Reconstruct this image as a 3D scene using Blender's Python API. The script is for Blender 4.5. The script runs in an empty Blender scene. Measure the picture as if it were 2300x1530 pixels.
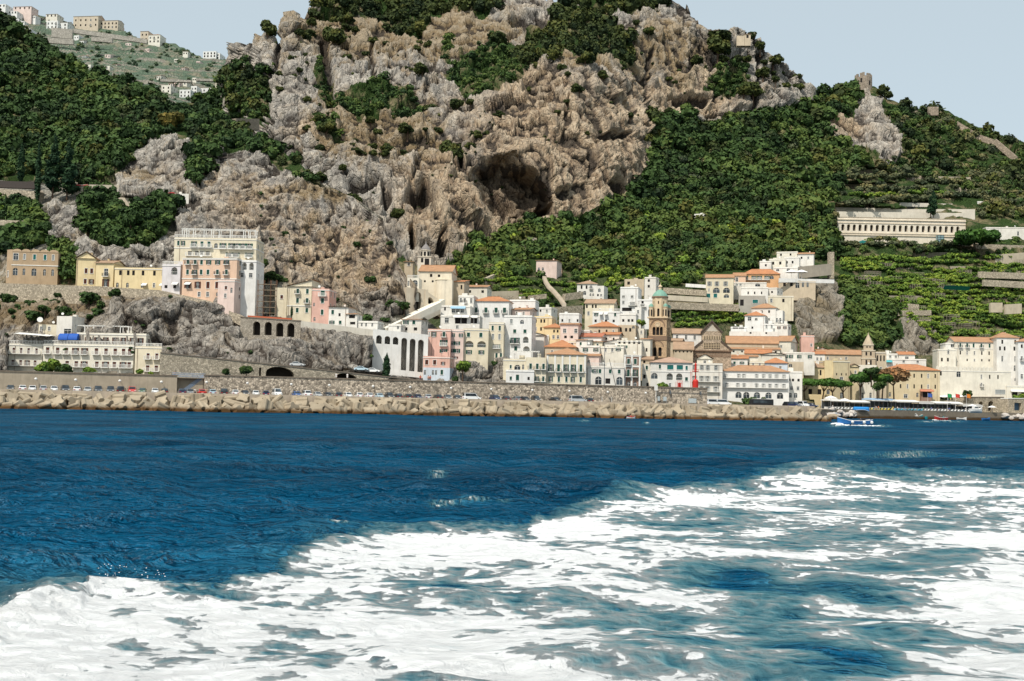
import bpy, math, random, time
_T0 = time.time()
import numpy as np
from mathutils import Matrix, Vector
random.seed(7); RNG = np.random.default_rng(11)
S = bpy.context.scene; COL = S.collection
rad = math.radians
# ---------------------------------------------------------------- camera
F = 2556.0; CH = 4.2; PITCH = rad(3.0); ROLL = rad(1.2)
RM = np.array(Matrix.Rotation(math.pi/2+PITCH, 3, 'X') @ Matrix.Rotation(ROLL, 3, 'Z'))
cd = bpy.data.cameras.new('camera'); cam = bpy.data.objects.new('camera', cd); COL.objects.link(cam)
cam.location = (0, 0, CH); cam.rotation_euler = (Matrix.Rotation(math.pi/2+PITCH, 3, 'X') @ Matrix.Rotation(ROLL, 3, 'Z')).to_euler()
cd.sensor_width = 36; cd.lens = 36*F/2300; cd.clip_start = .5; cd.clip_end = 6000
S.camera = cam
def PV(px, py, D):
    """points at ground distance D on the sight line through a point of the photograph (vectorised)"""
    px, py, D = np.broadcast_arrays(np.asarray(px, float), np.asarray(py, float), np.asarray(D, float))
    v = np.stack([(px-1150)/F, (765-py)/F, -np.ones_like(px)], -1) @ RM.T
    s = D / v[..., 1]
    return v*s[..., None] + np.array([0, 0, CH])
def P(px, py, D): return Vector(PV(px, py, D).tolist())
def PZ(px, D, z):
    """point at distance D and height z under image column px (approx.)"""
    hor = 875 + .021*px
    return P(px, hor - (z-CH)/D*F, D)
# ---------------------------------------------------------------- light and sky
S.view_settings.view_transform = 'Standard'; S.view_settings.look = 'None'; S.view_settings.exposure = 0
W = bpy.data.worlds.new('World'); S.world = W; W.use_nodes = True
nt = W.node_tree; nt.nodes.clear()
sky = nt.nodes.new('ShaderNodeTexSky'); sky.sky_type = 'NISHITA'; sky.sun_disc = False
SUN_EL, SUN_AZ = rad(54), rad(211)          # azimuth clockwise from +Y
sky.sun_elevation = SUN_EL; sky.sun_rotation = SUN_AZ; sky.air_density = 1.0; sky.dust_density = 2.2; sky.ozone_density = 1.6
bg = nt.nodes.new('ShaderNodeBackground'); bg.inputs[1].default_value = .12
wo = nt.nodes.new('ShaderNodeOutputWorld'); hz = nt.nodes.new('ShaderNodeMix'); hz.data_type = 'RGBA'; hz.inputs[0].default_value = .62; hz.inputs[7].default_value = (6.4, 7.3, 7.4, 1); nt.links.new(sky.outputs[0], hz.inputs[6]); nt.links.new(hz.outputs[2], bg.inputs[0]); nt.links.new(bg.outputs[0], wo.inputs[0])
sd = bpy.data.lights.new('sun', 'SUN'); sd.energy = 4.2; sd.angle = rad(.5); sd.color = (1, .94, .84)
so = bpy.data.objects.new('sun', sd); COL.objects.link(so)
sv = Vector((math.sin(SUN_AZ)*math.cos(SUN_EL), math.cos(SUN_AZ)*math.cos(SUN_EL), math.sin(SUN_EL)))
so.rotation_euler = sv.to_track_quat('Z', 'Y').to_euler(); so.location = (-200, -200, 400)
S.cycles.max_bounces = 5; S.cycles.diffuse_bounces = 2; S.cycles.glossy_bounces = 2; S.cycles.transparent_max_bounces = 4
S.cycles.caustics_reflective = False; S.cycles.caustics_refractive = False
S.cycles.use_adaptive_sampling = True
# ---------------------------------------------------------------- noise
_pm = np.random.default_rng(5).permutation(256); _pm = np.concatenate([_pm]*3)
_g = np.random.default_rng(6).normal(size=(256, 3)); _g /= np.linalg.norm(_g, axis=1)[:, None]
_g = _g.astype(np.float32); _pm = _pm.astype(np.int32)
def _perl(p):
    i = np.floor(p).astype(np.int32); f = p-i; i &= 255
    u = f*f*f*(f*(f*6-15)+10); r = np.zeros(len(p), np.float32)
    X = (_pm[i[:, 0]], _pm[i[:, 0]+1]); fx = [(f[:, k], f[:, k]-1) for k in range(3)]; ux = [(1-u[:, k], u[:, k]) for k in range(3)]
    for dx in (0, 1):
        for dy in (0, 1):
            Y = _pm[X[dx]+i[:, 1]+dy]; w2 = ux[0][dx]*ux[1][dy]
            for dz in (0, 1):
                g = _g[_pm[Y+i[:, 2]+dz]]
                r += w2*ux[2][dz]*(g[:, 0]*fx[0][dx]+g[:, 1]*fx[1][dy]+g[:, 2]*fx[2][dz])
    return r*1.5
from concurrent.futures import ThreadPoolExecutor
_ex = ThreadPoolExecutor(4)
def perlin(p):
    p = np.asarray(p, np.float32); q = p.reshape(-1, 3)
    return np.concatenate(list(_ex.map(_perl, np.array_split(q, max(1, len(q)//40000))))).reshape(p.shape[:-1])
_rv = np.random.default_rng(9).random((256, 4)).astype(np.float32)
def _facet(p):
    i = np.floor(p).astype(np.int32); best = np.full(len(p), 9., np.float32); bh = np.zeros(len(p), np.int32); bv = np.zeros((len(p), 3), np.float32)
    for dx in (-1, 0, 1):
        for dy in (-1, 0, 1):
            for dz in (-1, 0, 1):
                c = i+np.array([dx, dy, dz], np.int32); h = _pm[_pm[_pm[c[:, 0] & 255]+(c[:, 1] & 255)]+(c[:, 2] & 255)]
                v = p-c-_rv[h, :3]; d = (v*v).sum(-1); m = d < best
                best[m] = d[m]; bh[m] = h[m]; bv[m] = v[m]
    return (bv*_g[bh]).sum(-1)*1.1+(_rv[bh, 3]-.5)*.7
def facet(p):
    """broken-rock noise: every Voronoi cell is a tilted plane of its own"""
    p = np.asarray(p, np.float32); q = p.reshape(-1, 3)
    return np.concatenate(list(_ex.map(_facet, np.array_split(q, max(1, len(q)//40000))))).reshape(p.shape[:-1])
def fbm(p, oct=4, gain=.5, ridged=False):
    r = 0; a = 1; q = np.asarray(p, float); t = 0
    for k in range(oct):
        n = perlin(q+17.3*k)
        if ridged: n = 1-2*np.abs(n)
        r = r+a*n; t += a; a *= gain; q = q*2.03
    return r/t
def sstep(a, b, x):
    t = np.clip((x-a)/(b-a), 0, 1); return t*t*(3-2*t)
def inpoly(px, py, poly):
    c = np.zeros(np.shape(px), bool); n = len(poly)
    for k in range(n):
        (x0, y0), (x1, y1) = poly[k], poly[(k+1) % n]
        if y0 == y1: continue
        m = ((y0 > py) != (y1 > py)) & (px < (x1-x0)*(py-y0)/(y1-y0)+x0)
        c ^= m
    return c
# ---------------------------------------------------------------- materials
MC = {}
class N:
    """small node builder"""
    def __init__(s, name):
        s.m = bpy.data.materials.new(name); s.m.use_nodes = True; s.t = s.m.node_tree; s.b = s.t.nodes['Principled BSDF']
        s.co = None; s.b.inputs['Specular IOR Level'].default_value = .2
    def n(s, typ, **kw):
        d = s.t.nodes.new('ShaderNode'+typ)
        for k, v in kw.items(): setattr(d, k, v)
        return d
    def put(s, sock, v):
        if isinstance(v, bpy.types.NodeSocket): s.t.links.new(v, sock)
        elif isinstance(v, (tuple, list)) and len(v) == 3 and sock.type == 'RGBA': sock.default_value = (*v, 1)
        else: sock.default_value = v
    def obj(s, scale=(1, 1, 1), rot=(0, 0, 0), geo=False):
        src = s.n('NewGeometry').outputs['Position'] if geo else s.n('TexCoord').outputs['Object']
        mp = s.n('Mapping'); s.put(mp.inputs[0], src); mp.inputs['Scale'].default_value = scale; mp.inputs['Rotation'].default_value = rot
        return mp.outputs[0]
    def noise(s, v, scale, detail=4, rough=.55, dist=0):
        d = s.n('TexNoise'); s.put(d.inputs['Vector'], v); d.inputs['Scale'].default_value = scale
        d.inputs['Detail'].default_value = detail; d.inputs['Roughness'].default_value = rough; d.inputs['Distortion'].default_value = dist
        return d.outputs[0]
    def voro(s, v, scale, feat='DISTANCE_TO_EDGE'):
        d = s.n('TexVoronoi'); d.feature = feat; s.put(d.inputs['Vector'], v); d.inputs['Scale'].default_value = scale
        return d.outputs[0]
    def ramp(s, f, *pts):
        d = s.n('ValToRGB'); s.put(d.inputs[0], f); e = d.color_ramp.elements
        while len(e) < len(pts): e.new(.5)
        for k, (p, c) in enumerate(pts):
            e[k].position = p; e[k].color = (c, c, c, 1) if isinstance(c, (int, float)) else (*c, 1)
        return d.outputs[0]
    def mix(s, f, a, b, mode='MIX'):
        d = s.n('Mix'); d.data_type = 'RGBA'; d.blend_type = mode
        s.put(d.inputs[0], f); s.put(d.inputs[6], a); s.put(d.inputs[7], b); return d.outputs[2]
    def math(s, op, a, b=0., c=None):
        d = s.n('Math', operation=op); s.put(d.inputs[0], a); s.put(d.inputs[1], b)
        if c is not None: s.put(d.inputs[2], c)
        return d.outputs[0]
    def attr(s, name):
        d = s.n('Attribute'); d.attribute_name = name; return d.outputs['Fac']
    def bump(s, h, strength=.5, dist=.1):
        d = s.n('Bump'); s.put(d.inputs['Height'], h); d.inputs['Strength'].default_value = strength; d.inputs['Distance'].default_value = dist
        s.put(s.b.inputs['Normal'], d.outputs[0]); return d.outputs[0]
    def out(s, col, rough=.85, **kw):
        s.put(s.b.inputs['Base Color'], col); s.put(s.b.inputs['Roughness'], rough)
        for k, v in kw.items(): s.put(s.b.inputs[k.replace('_', ' ')], v)
        return s.m
def mul(c, k): return tuple(min(1, x*k) for x in c)
def plaster(col, stain=.5, key=None):
    k = ('pl', col, stain)
    if k in MC: return MC[k]
    b = N('plaster'); o = b.obj(geo=True)
    st = b.obj(scale=(1, 1, .16), geo=True)
    n1 = b.noise(o, .28, 5, .6); n2 = b.noise(st, 1.3, 5, .65); n3 = b.noise(o, 3.5, 3)
    c = b.mix(b.ramp(n1, (.35, 0), (.7, 1)), mul(col, 1.06), mul(col, .84))
    dirt = tuple(x*y for x, y in zip(mul(col, .62), (1, .95, .86)))
    c = b.mix(b.math('MULTIPLY', b.ramp(n2, (.5, 0), (.74, 1)), stain), c, dirt)
    c = b.mix(b.math('MULTIPLY', n3, .22), c, mul(col, .7))
    b.bump(n3, .3, .05)
    MC[k] = b.out(c, .9); return MC[k]
def flat(col, rough=.7, metal=0., spec=.3, var=.25, scale=2., name='paint'):
    k = ('f', col, rough, metal, var)
    if k in MC: return MC[k]
    b = N(name); o = b.obj()
    n = b.noise(o, scale, 4)
    c = b.mix(n, mul(col, 1+var*.5), mul(col, 1-var))
    MC[k] = b.out(c, rough, Metallic=metal, Specular_IOR_Level=spec); return MC[k]
def tile(col=(.52, .25, .12)):
    k = ('t', col)
    if k in MC: return MC[k]
    b = N('roof_tile'); o = b.obj(); g = b.obj(geo=True)
    w = b.n('TexWave', wave_type='BANDS', bands_direction='X'); b.put(w.inputs[0], o); w.inputs['Scale'].default_value = .9; w.inputs['Distortion'].default_value = .6; w.inputs['Detail'].default_value = 1
    n1 = b.noise(g, .5, 6, .65); n2 = b.noise(g, 4, 4, .7)
    c = b.mix(b.ramp(n1, (.3, 0), (.7, 1)), mul(col, 1.18), mul(col, .72))
    c = b.mix(b.ramp(n2, (.42, 0), (.72, .8)), c, tuple(x*.55+.13 for x in mul(col, .6)))
    c = b.mix(b.math('MULTIPLY', w.outputs[1], .3), c, mul(col, .42))
    b.bump(w.outputs[1], .6, .12)
    MC[k] = b.out(c, .9); return MC[k]
def stone(col=(.30, .25, .2), sc=1.1, contrast=.6, name='stone'):
    k = ('s', col, sc, contrast)
    if k in MC: return MC[k]
    b = N(name); o = b.obj(geo=True)
    d = b.n('TexVoronoi'); b.put(d.inputs['Vector'], o); d.inputs['Scale'].default_value = sc
    cell = b.n('SeparateColor'); b.put(cell.inputs[0], d.outputs['Color'])
    e = b.voro(o, sc); n1 = b.noise(o, .2, 5, .6); n2 = b.noise(o, 5, 3)
    c = b.mix(cell.outputs[0], mul(col, 1+contrast*.75), mul(col, 1-contrast*.75))
    c = b.mix(b.ramp(n1, (.35, 0), (.7, .5)), c, mul(col, .7))
    c = b.mix(b.ramp(e, (.0, .75), (.09, 0)), c, mul(col, .38))
    b.bump(b.ramp(e, (0, 0), (.15, 1)), .6, .12)
    MC[k] = b.out(c, .95); return MC[k]
def concrete(col=(.34, .28, .21), water=False, name='concrete'):
    k = ('c', col, water)
    if k in MC: return MC[k]
    b = N(name); g = b.obj(geo=True); st = b.obj(scale=(1, 1, .12), geo=True)
    n1 = b.noise(g, .35, 6, .6); n2 = b.noise(st, 1.6, 5, .65); n3 = b.noise(g, 7, 4)
    c = b.mix(b.ramp(n1, (.3, 0), (.72, 1)), mul(col, 1.18), mul(col, .78))
    c = b.mix(b.ramp(n2, (.5, 0), (.78, .55)), c, mul(col, .45))
    c = b.mix(b.math('MULTIPLY', n3, .3), c, mul(col, .55))
    if water:
        oi = b.n('ObjectInfo'); c = b.mix(b.math('MULTIPLY', oi.outputs['Random'], .45), c, mul(col, .62))
        z = b.n('SeparateXYZ'); b.put(z.inputs[0], b.n('NewGeometry').outputs['Position'])
        zz = b.math('ADD', z.outputs[2], b.math('MULTIPLY', n1, -1.2))
        c = b.mix(b.ramp(b.math('MULTIPLY_ADD', zz, .5, .35), (.3, 1), (.7, 0)), c, (.085, .045, .016))
    b.bump(n3, .4, .04)
    MC[k] = b.out(c, .92); return MC[k]
def glass():
    if 'glass' in MC: return MC['glass']
    b = N('window_glass'); n = b.noise(b.obj(geo=True), .35, 2)
    c = b.mix(b.ramp(n, (.4, 0), (.65, 1)), (.012, .016, .02), (.06, .08, .095))
    MC['glass'] = b.out(c, .12, Specular_IOR_Level=.5); return MC['glass']
def leafmat(dark, light, name='leaf'):
    k = ('l', dark, light)
    if k in MC: return MC[k]
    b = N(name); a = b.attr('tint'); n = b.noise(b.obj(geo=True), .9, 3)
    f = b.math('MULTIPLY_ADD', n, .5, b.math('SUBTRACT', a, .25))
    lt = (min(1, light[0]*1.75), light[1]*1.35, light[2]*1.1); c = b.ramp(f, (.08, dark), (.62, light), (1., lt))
    b.put(b.b.inputs['Subsurface Weight'], 0.0)
    MC[k] = b.out(c, .75, Specular_IOR_Level=.15); return MC[k]
def bark():
    if 'bark' in MC: return MC['bark']
    b = N('bark'); n = b.noise(b.obj(scale=(1, 1, .2)), 5, 4)
    MC['bark'] = b.out(b.mix(n, (.14, .09, .06), (.06, .04, .028)), .95); return MC['bark']
# ---------------------------------------------------------------- object helpers
def tag(o, label=None, cat=None, group=None, kind=None):
    if label: o['label'] = label
    if cat: o['category'] = cat
    if group: o['group'] = group
    if kind or label: o['kind'] = kind or 'thing'
    return o
def link(o, parent=None):
    COL.objects.link(o)
    if parent is not None: o.parent = parent
    return o
def empty(name, loc, rz=0., label=None, cat=None, group=None):
    o = bpy.data.objects.new(name, None); o.location = loc; o.rotation_euler = (0, 0, rz); o.empty_display_size = .5
    link(o); return tag(o, label, cat, group)
def inst(name, me, parent=None, loc=(0, 0, 0), rz=0., scale=None):
    o = bpy.data.objects.new(name, me); o.location = loc; o.rotation_euler = (0, 0, rz)
    if scale is not None: o.scale = scale
    return link(o, parent)
def copy_tree(o, parent=None):
    c = o.copy(); link(c, parent)
    for ch in o.children: copy_tree(ch, c)
    return c
def npmesh(name, V, Fc, mats, smooth=True, attrs=None, fattrs=None):
    """mesh from numpy arrays; Fc is (n,3) or (n,4) or list of such"""
    me = bpy.data.meshes.new(name); Fl = Fc if isinstance(Fc, list) else [Fc]
    nv = len(V); nl = sum(f.size for f in Fl); nf = sum(len(f) for f in Fl)
    me.vertices.add(nv); me.vertices.foreach_set('co', np.asarray(V, np.float32).ravel())
    me.loops.add(nl); me.loops.foreach_set('vertex_index', np.concatenate([f.ravel() for f in Fl]).astype(np.int32))
    tot = np.concatenate([np.full(len(f), f.shape[1]) for f in Fl]); st = np.concatenate([[0], np.cumsum(tot)[:-1]])
    me.polygons.add(nf); me.polygons.foreach_set('loop_start', st.astype(np.int32)); me.polygons.foreach_set('loop_total', tot.astype(np.int32))
    for k, v in (attrs or {}).items():
        a = me.attributes.new(k, 'FLOAT', 'POINT'); a.data.foreach_set('value', np.asarray(v, np.float32).ravel())
    for k, v in (fattrs or {}).items():
        a = me.attributes.new(k, 'FLOAT', 'FACE'); a.data.foreach_set('value', np.asarray(v, np.float32).ravel())
    me.polygons.foreach_set('use_smooth', np.full(nf, smooth)); me.update(calc_edges=True)
    for m in mats: me.materials.append(m)
    return me
class MB:
    def __init__(s): s.v = []; s.f = []; s.m = []; s.mats = []
    def mi(s, m):
        if m not in s.mats: s.mats.append(m)
        return s.mats.index(m)
    def face(s, pts, m):
        b = len(s.v); s.v += [tuple(p) for p in pts]; s.f.append(list(range(b, b+len(pts)))); s.m.append(s.mi(m))
    def box(s, x0, x1, y0, y1, z0, z1, m, skip=''):
        a = [(x0, y0, z0), (x1, y0, z0), (x1, y1, z0), (x0, y1, z0), (x0, y0, z1), (x1, y0, z1), (x1, y1, z1), (x0, y1, z1)]
        for n, q in (('f', (0, 1, 5, 4)), ('r', (1, 2, 6, 5)), ('b', (2, 3, 7, 6)), ('l', (3, 0, 4, 7)), ('t', (4, 5, 6, 7)), ('d', (3, 2, 1, 0))):
            if n not in skip: s.face([a[k] for k in q], m)
    def bar(s, p, q, w, m, h=None):
        p, q = Vector(p), Vector(q); d = (q-p).normalized(); up = Vector((0, 0, 1)) if abs(d.z) < .95 else Vector((1, 0, 0))
        a = d.cross(up).normalized()*(w/2); b = a.cross(d).normalized()*((h or w)/2)
        c = [p-a-b, p+a-b, p+a+b, p-a+b, q-a-b, q+a-b, q+a+b, q-a+b]
        for k in ((0, 1, 5, 4), (1, 2, 6, 5), (2, 3, 7, 6), (3, 0, 4, 7), (4, 5, 6, 7), (3, 2, 1, 0)): s.face([c[i] for i in k], m)
    def tube(s, pts, rs, m, n=8, cap=True):
        ring = []
        for k, (p, r) in enumerate(zip(pts, rs)):
            p = Vector(p); d = (Vector(pts[min(k+1, len(pts)-1)])-Vector(pts[max(k-1, 0)])).normalized()
            up = Vector((1, 0, 0)) if abs(d.z) > .6 else Vector((0, 0, 1)); a = d.cross(up).normalized(); b = a.cross(d)
            ring.append([p+a*(r*math.cos(2*math.pi*i/n))+b*(r*math.sin(2*math.pi*i/n)) for i in range(n)])
        for k in range(len(ring)-1):
            for i in range(n): s.face([ring[k][i], ring[k][(i+1) % n], ring[k+1][(i+1) % n], ring[k+1][i]], m)
        if cap: s.face(ring[-1], m); s.face(ring[0][::-1], m)
    def lathe(s, prof, m, n=16, c=(0, 0), a0=0):
        R = [[(c[0]+r*math.cos(a0+2*math.pi*i/n), c[1]+r*math.sin(a0+2*math.pi*i/n), z) for i in range(n)] for r, z in prof]
        for k in range(len(R)-1):
            for i in range(n):
                q = [R[k][i], R[k][(i+1) % n], R[k+1][(i+1) % n], R[k+1][i]]
                if prof[k+1][0] < 1e-4: q = q[:3]
                elif prof[k][0] < 1e-4: q = [q[0], q[2], q[3]]
                s.face(q, m)
        if prof[-1][0] > 1e-4: s.face(R[-1], m)
    def prism(s, poly, y0, y1, m):
        """poly in xz, extruded along y"""
        s.face([(x, y0, z) for x, z in poly], m); s.face([(x, y1, z) for x, z in poly[::-1]], m)
        for k in range(len(poly)):
            a, b = poly[k], poly[(k+1) % len(poly)]
            s.face([(b[0], y0, b[1]), (a[0], y0, a[1]), (a[0], y1, a[1]), (b[0], y1, b[1])], m)
    def facade(s, x0, x1, z0, z1, holes, m, y=0., dep=.3, T=lambda x, y, z: (x, y, z), rm=None):
        """wall sheet facing -y with recessed openings; hole = (x0,x1,z0,z1,arched[,depth])"""
        xs = sorted({x0, x1, *[h[0] for h in holes], *[h[1] for h in holes]}); zs = sorted({z0, z1, *[h[2] for h in holes], *[h[3] for h in holes]})
        for i in range(len(xs)-1):
            j = 0
            while j < len(zs)-1:
                def free(jj):
                    cx, cz = (xs[i]+xs[i+1])/2, (zs[jj]+zs[jj+1])/2
                    return not any(h[0] < cx < h[1] and h[2] < cz < h[3] for h in holes)
                if free(j):
                    k = j
                    while k+1 < len(zs)-1 and free(k+1): k += 1
                    s.face([T(xs[i], y, zs[j]), T(xs[i+1], y, zs[j]), T(xs[i+1], y, zs[k+1]), T(xs[i], y, zs[k+1])], m); j = k+1
                else: j += 1
        for h in holes:
            a, b, c, d = h[:4]; dp = h[5] if len(h) > 5 else dep
            if h[4]:
                r = (b-a)/2; cx = (a+b)/2; rz = min(r, (d-c)*.6); n = 8
                arc = [(cx-r*math.cos(math.pi*k/n), d-rz+rz*math.sin(math.pi*k/n)) for k in range(n+1)]
                for k in range(n):
                    p, q = arc[k], arc[k+1]; s.face([T(p[0], y, p[1]), T(q[0], y, q[1]), T(q[0], y, d), T(p[0], y, d)], m)
                out = [(a, c)]+arc+[(b, c)]
            else: out = [(a, c), (a, d), (b, d), (b, c)]
            for k in range(len(out)):
                p, q = out[k], out[(k+1) % len(out)]
                s.face([T(q[0], y, q[1]), T(p[0], y, p[1]), T(p[0], y+dp, p[1]), T(q[0], y+dp, q[1])], rm or m)
    def build(s, name, parent=None, loc=(0, 0, 0), rz=0., smooth=False):
        return inst(name, s.mesh(name, smooth), parent, loc, rz)
    def mesh(s, name, smooth=False):
        me = bpy.data.meshes.new(name); me.from_pydata(s.v, [], s.f)
        for m in s.mats: me.materials.append(m)
        me.polygons.foreach_set('material_index', s.m)
        if smooth: me.polygons.foreach_set('use_smooth', [True]*len(s.f))
        me.update(); return me
ORD = 'first second third fourth fifth sixth seventh eighth ninth tenth eleventh twelfth thirteenth fourteenth fifteenth sixteenth seventeenth eighteenth nineteenth twentieth'.split()
TENS = {2: 'twenty', 3: 'thirty', 4: 'forty', 5: 'fifty'}; TENTH = {3: 'thirtieth', 4: 'fortieth', 5: 'fiftieth'}
def ordn(k):
    if k <= 20: return ORD[k-1]
    return TENTH[k//10] if k % 10 == 0 else TENS[k//10]+'-'+ORD[k % 10-1]
# ================================================================ TERRAIN
class Sheet:
    def __init__(s, name, x0, x1, nx, ny, ridge, bottom, cols, amp, label_back=6, noise_seed=0, backstep=30):
        s.x0, s.x1, s.nx, s.ny = x0, x1, nx, ny
        px = np.linspace(x0, x1, nx); s.px = px
        rx, ry = zip(*ridge); s.ry = np.interp(px, rx, ry)
        bx, by = zip(*bottom); s.by = np.interp(px, bx, by)
        cx = np.array([c[0] for c in cols], float)
        t = np.linspace(0, 1, ny); py = s.by[:, None]+(s.ry-s.by)[:, None]*t[None]
        PX = np.broadcast_to(px[:, None], py.shape)
        # depth: per-column piecewise linear, blended across columns
        DC = []
        for c in cols:
            ys, ds = zip(*sorted(c[1])); DC.append(np.interp(py, ys, ds))
        DC = np.array(DC); idx = np.clip(np.searchsorted(cx, px)-1, 0, len(cx)-2)
        w = np.clip((px-cx[idx])/(cx[idx+1]-cx[idx]), 0, 1); w = (w*w*(3-2*w)*.5+w*.5)[:, None]
        ii = np.arange(nx)
        D = DC[idx, ii]*(1-w)+DC[idx+1, ii]*w
        k = max(3, int(nx*.012)); ker = np.hanning(2*k+1); ker /= ker.sum()
        D = np.apply_along_axis(lambda a: np.convolve(np.pad(a, k, mode='edge'), ker, 'valid'), 0, D)
        s.D0 = D; s.PX, s.PY = PX, py
        B = PV(PX, py, D)
        e1 = np.gradient(B, axis=0); e2 = np.gradient(B, axis=1); nn = np.cross(e1, e2)
        nn /= np.linalg.norm(nn, axis=-1)[..., None]; nn[nn[..., 1] > 0] *= -1
        s.N = nn
        disp, attrs = amp(B, PX, py)
        back = attrs.pop('back', 0.)
        s.W = B+nn*disp[..., None]; s.W[..., 1] += back
        def blur(a, r):
            for ax in (0, 1):
                p = [(0, 0), (0, 0)]; p[ax] = (r+1, r); c = np.cumsum(np.pad(a, p, mode='edge'), ax)
                n = a.shape[ax]; a = (np.take(c, range(2*r+1, 2*r+1+n), ax)-np.take(c, range(n), ax))/(2*r+1)
            return a
        # relief shading painted into the colour: hollows darkened, raised edges lightened
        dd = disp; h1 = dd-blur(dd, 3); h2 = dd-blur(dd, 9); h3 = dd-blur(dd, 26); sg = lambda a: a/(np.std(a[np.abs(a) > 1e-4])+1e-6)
        attrs['hollow_shade'] = np.clip(.5-.10*sg(h1)-.16*sg(h2)-.16*sg(h3), 0, 1)*np.clip(np.abs(h2)*3, 0, 1)+.5*(1-np.clip(np.abs(h2)*3, 0, 1))
        if 'far' in name: attrs['hollow_shade'][:] = .5
        s.attrs = attrs
        # the far side of the ridge falls away behind it
        tail = [s.W[:, -1]+np.array([0, q*backstep*.7, -q*q*backstep*.16-q*4]) for q in range(1, label_back+1)]
        A = np.concatenate([s.W, np.stack(tail, 1)], 1); n2 = A.shape[1]
        q = np.arange(nx*n2).reshape(nx, n2)
        Fc = np.stack([q[:-1, :-1], q[1:, :-1], q[1:, 1:], q[:-1, 1:]], -1).reshape(-1, 4)
        at = {k: np.concatenate([v, np.repeat(v[:, -1:], label_back, 1)], 1) for k, v in attrs.items()}
        s.me = npmesh(name, A.reshape(-1, 3), Fc, [], True, at)
        s.o = tag(inst(name, s.me), kind='structure')
    def ij(s, px, py):
        i = np.clip((np.asarray(px, float)-s.x0)/(s.x1-s.x0)*(s.nx-1), 0, s.nx-1.001)
        b = np.interp(i, np.arange(s.nx), s.by); r = np.interp(i, np.arange(s.nx), s.ry)
        j = np.clip((np.asarray(py, float)-b)/(r-b)*(s.ny-1), 0, s.ny-1.001)
        return i, j
    def at(s, px, py):
        i, j = s.ij(px, py); return s.W[np.round(i).astype(int), np.round(j).astype(int)]
    def depth(s, px, py):
        i, j = s.ij(px, py); return s.D0[np.round(i).astype(int), np.round(j).astype(int)]
    def nrm(s, px, py):
        i, j = s.ij(px, py); return s.N[np.round(i).astype(int), np.round(j).astype(int)]

MAIN_R = [(-300, 260), (300, 250), (440, 228), (500, 214), (514, 190), (522, 134), (535, 115), (575, 95), (600, 88), (625, 92), (638, 90), (655, 50), (690, 42), (720, 20), (745, 5), (780, -10), (900, -50), (1100, -60), (1200, -30), (1215, -10), (1228, 5), (1250, 12), (1268, 8), (1290, -20), (1400, -30), (1490, -12), (1520, 8), (1550, 22), (1568, 50), (1575, 70), (1620, 76), (1680, 78), (1700, 100), (1720, 128), (1750, 145), (1790, 168), (1812, 190), (1820, 225), (1845, 218), (1885, 208), (1920, 205), (1960, 200), (1990, 232), (2020, 245), (2060, 248), (2110, 240), (2130, 248), (2150, 265), (2200, 295), (2250, 310), (2300, 330), (2400, 370), (2700, 480)]
MAIN_B = [(-300, 700), (500, 800), (900, 900), (1000, 930), (1600, 950), (2700, 945)]
MAIN_C = [(-200, [(720, 700), (400, 800), (130, 920)]), (500, [(720, 560), (400, 760), (130, 900)]), (620, [(720, 520), (480, 640), (300, 690), (130, 780), (30, 860)]),
 (800, [(720, 500), (560, 560), (400, 640), (200, 740), (50, 880), (-60, 960)]), (950, [(900, 385), (740, 450), (640, 515), (560, 575), (480, 598), (300, 690), (150, 800), (0, 950), (-60, 980)]),
 (1130, [(925, 372), (870, 385), (740, 450), (640, 530), (560, 600), (500, 635), (380, 650), (230, 720), (100, 830), (0, 930), (-60, 960)]), (1300, [(925, 380), (870, 400), (740, 470), (640, 550), (560, 620), (510, 650), (300, 690), (150, 740), (100, 820), (0, 930), (-50, 950)]),
 (1500, [(925, 385), (880, 420), (740, 490), (640, 560), (560, 630), (400, 730), (250, 800), (100, 850), (20, 890)]), (1700, [(940, 400), (905, 424), (890, 440), (760, 510), (660, 560), (560, 630), (400, 740), (260, 830), (150, 880)]),
 (1850, [(945, 430), (917, 440), (895, 462), (780, 520), (640, 580), (560, 650), (400, 760), (250, 900), (200, 930)]), (1950, [(945, 452), (922, 458), (897, 482), (780, 540), (600, 620), (480, 700), (380, 790), (200, 930)]),
 (2150, [(945, 472), (922, 478), (895, 500), (780, 560), (600, 640), (480, 730), (380, 820), (240, 950)]), (2350, [(945, 490), (922, 500), (890, 515), (780, 570), (600, 650), (480, 740), (380, 840), (330, 920)]), (2700, [(945, 520), (780, 600), (600, 680), (480, 780)])]
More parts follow.
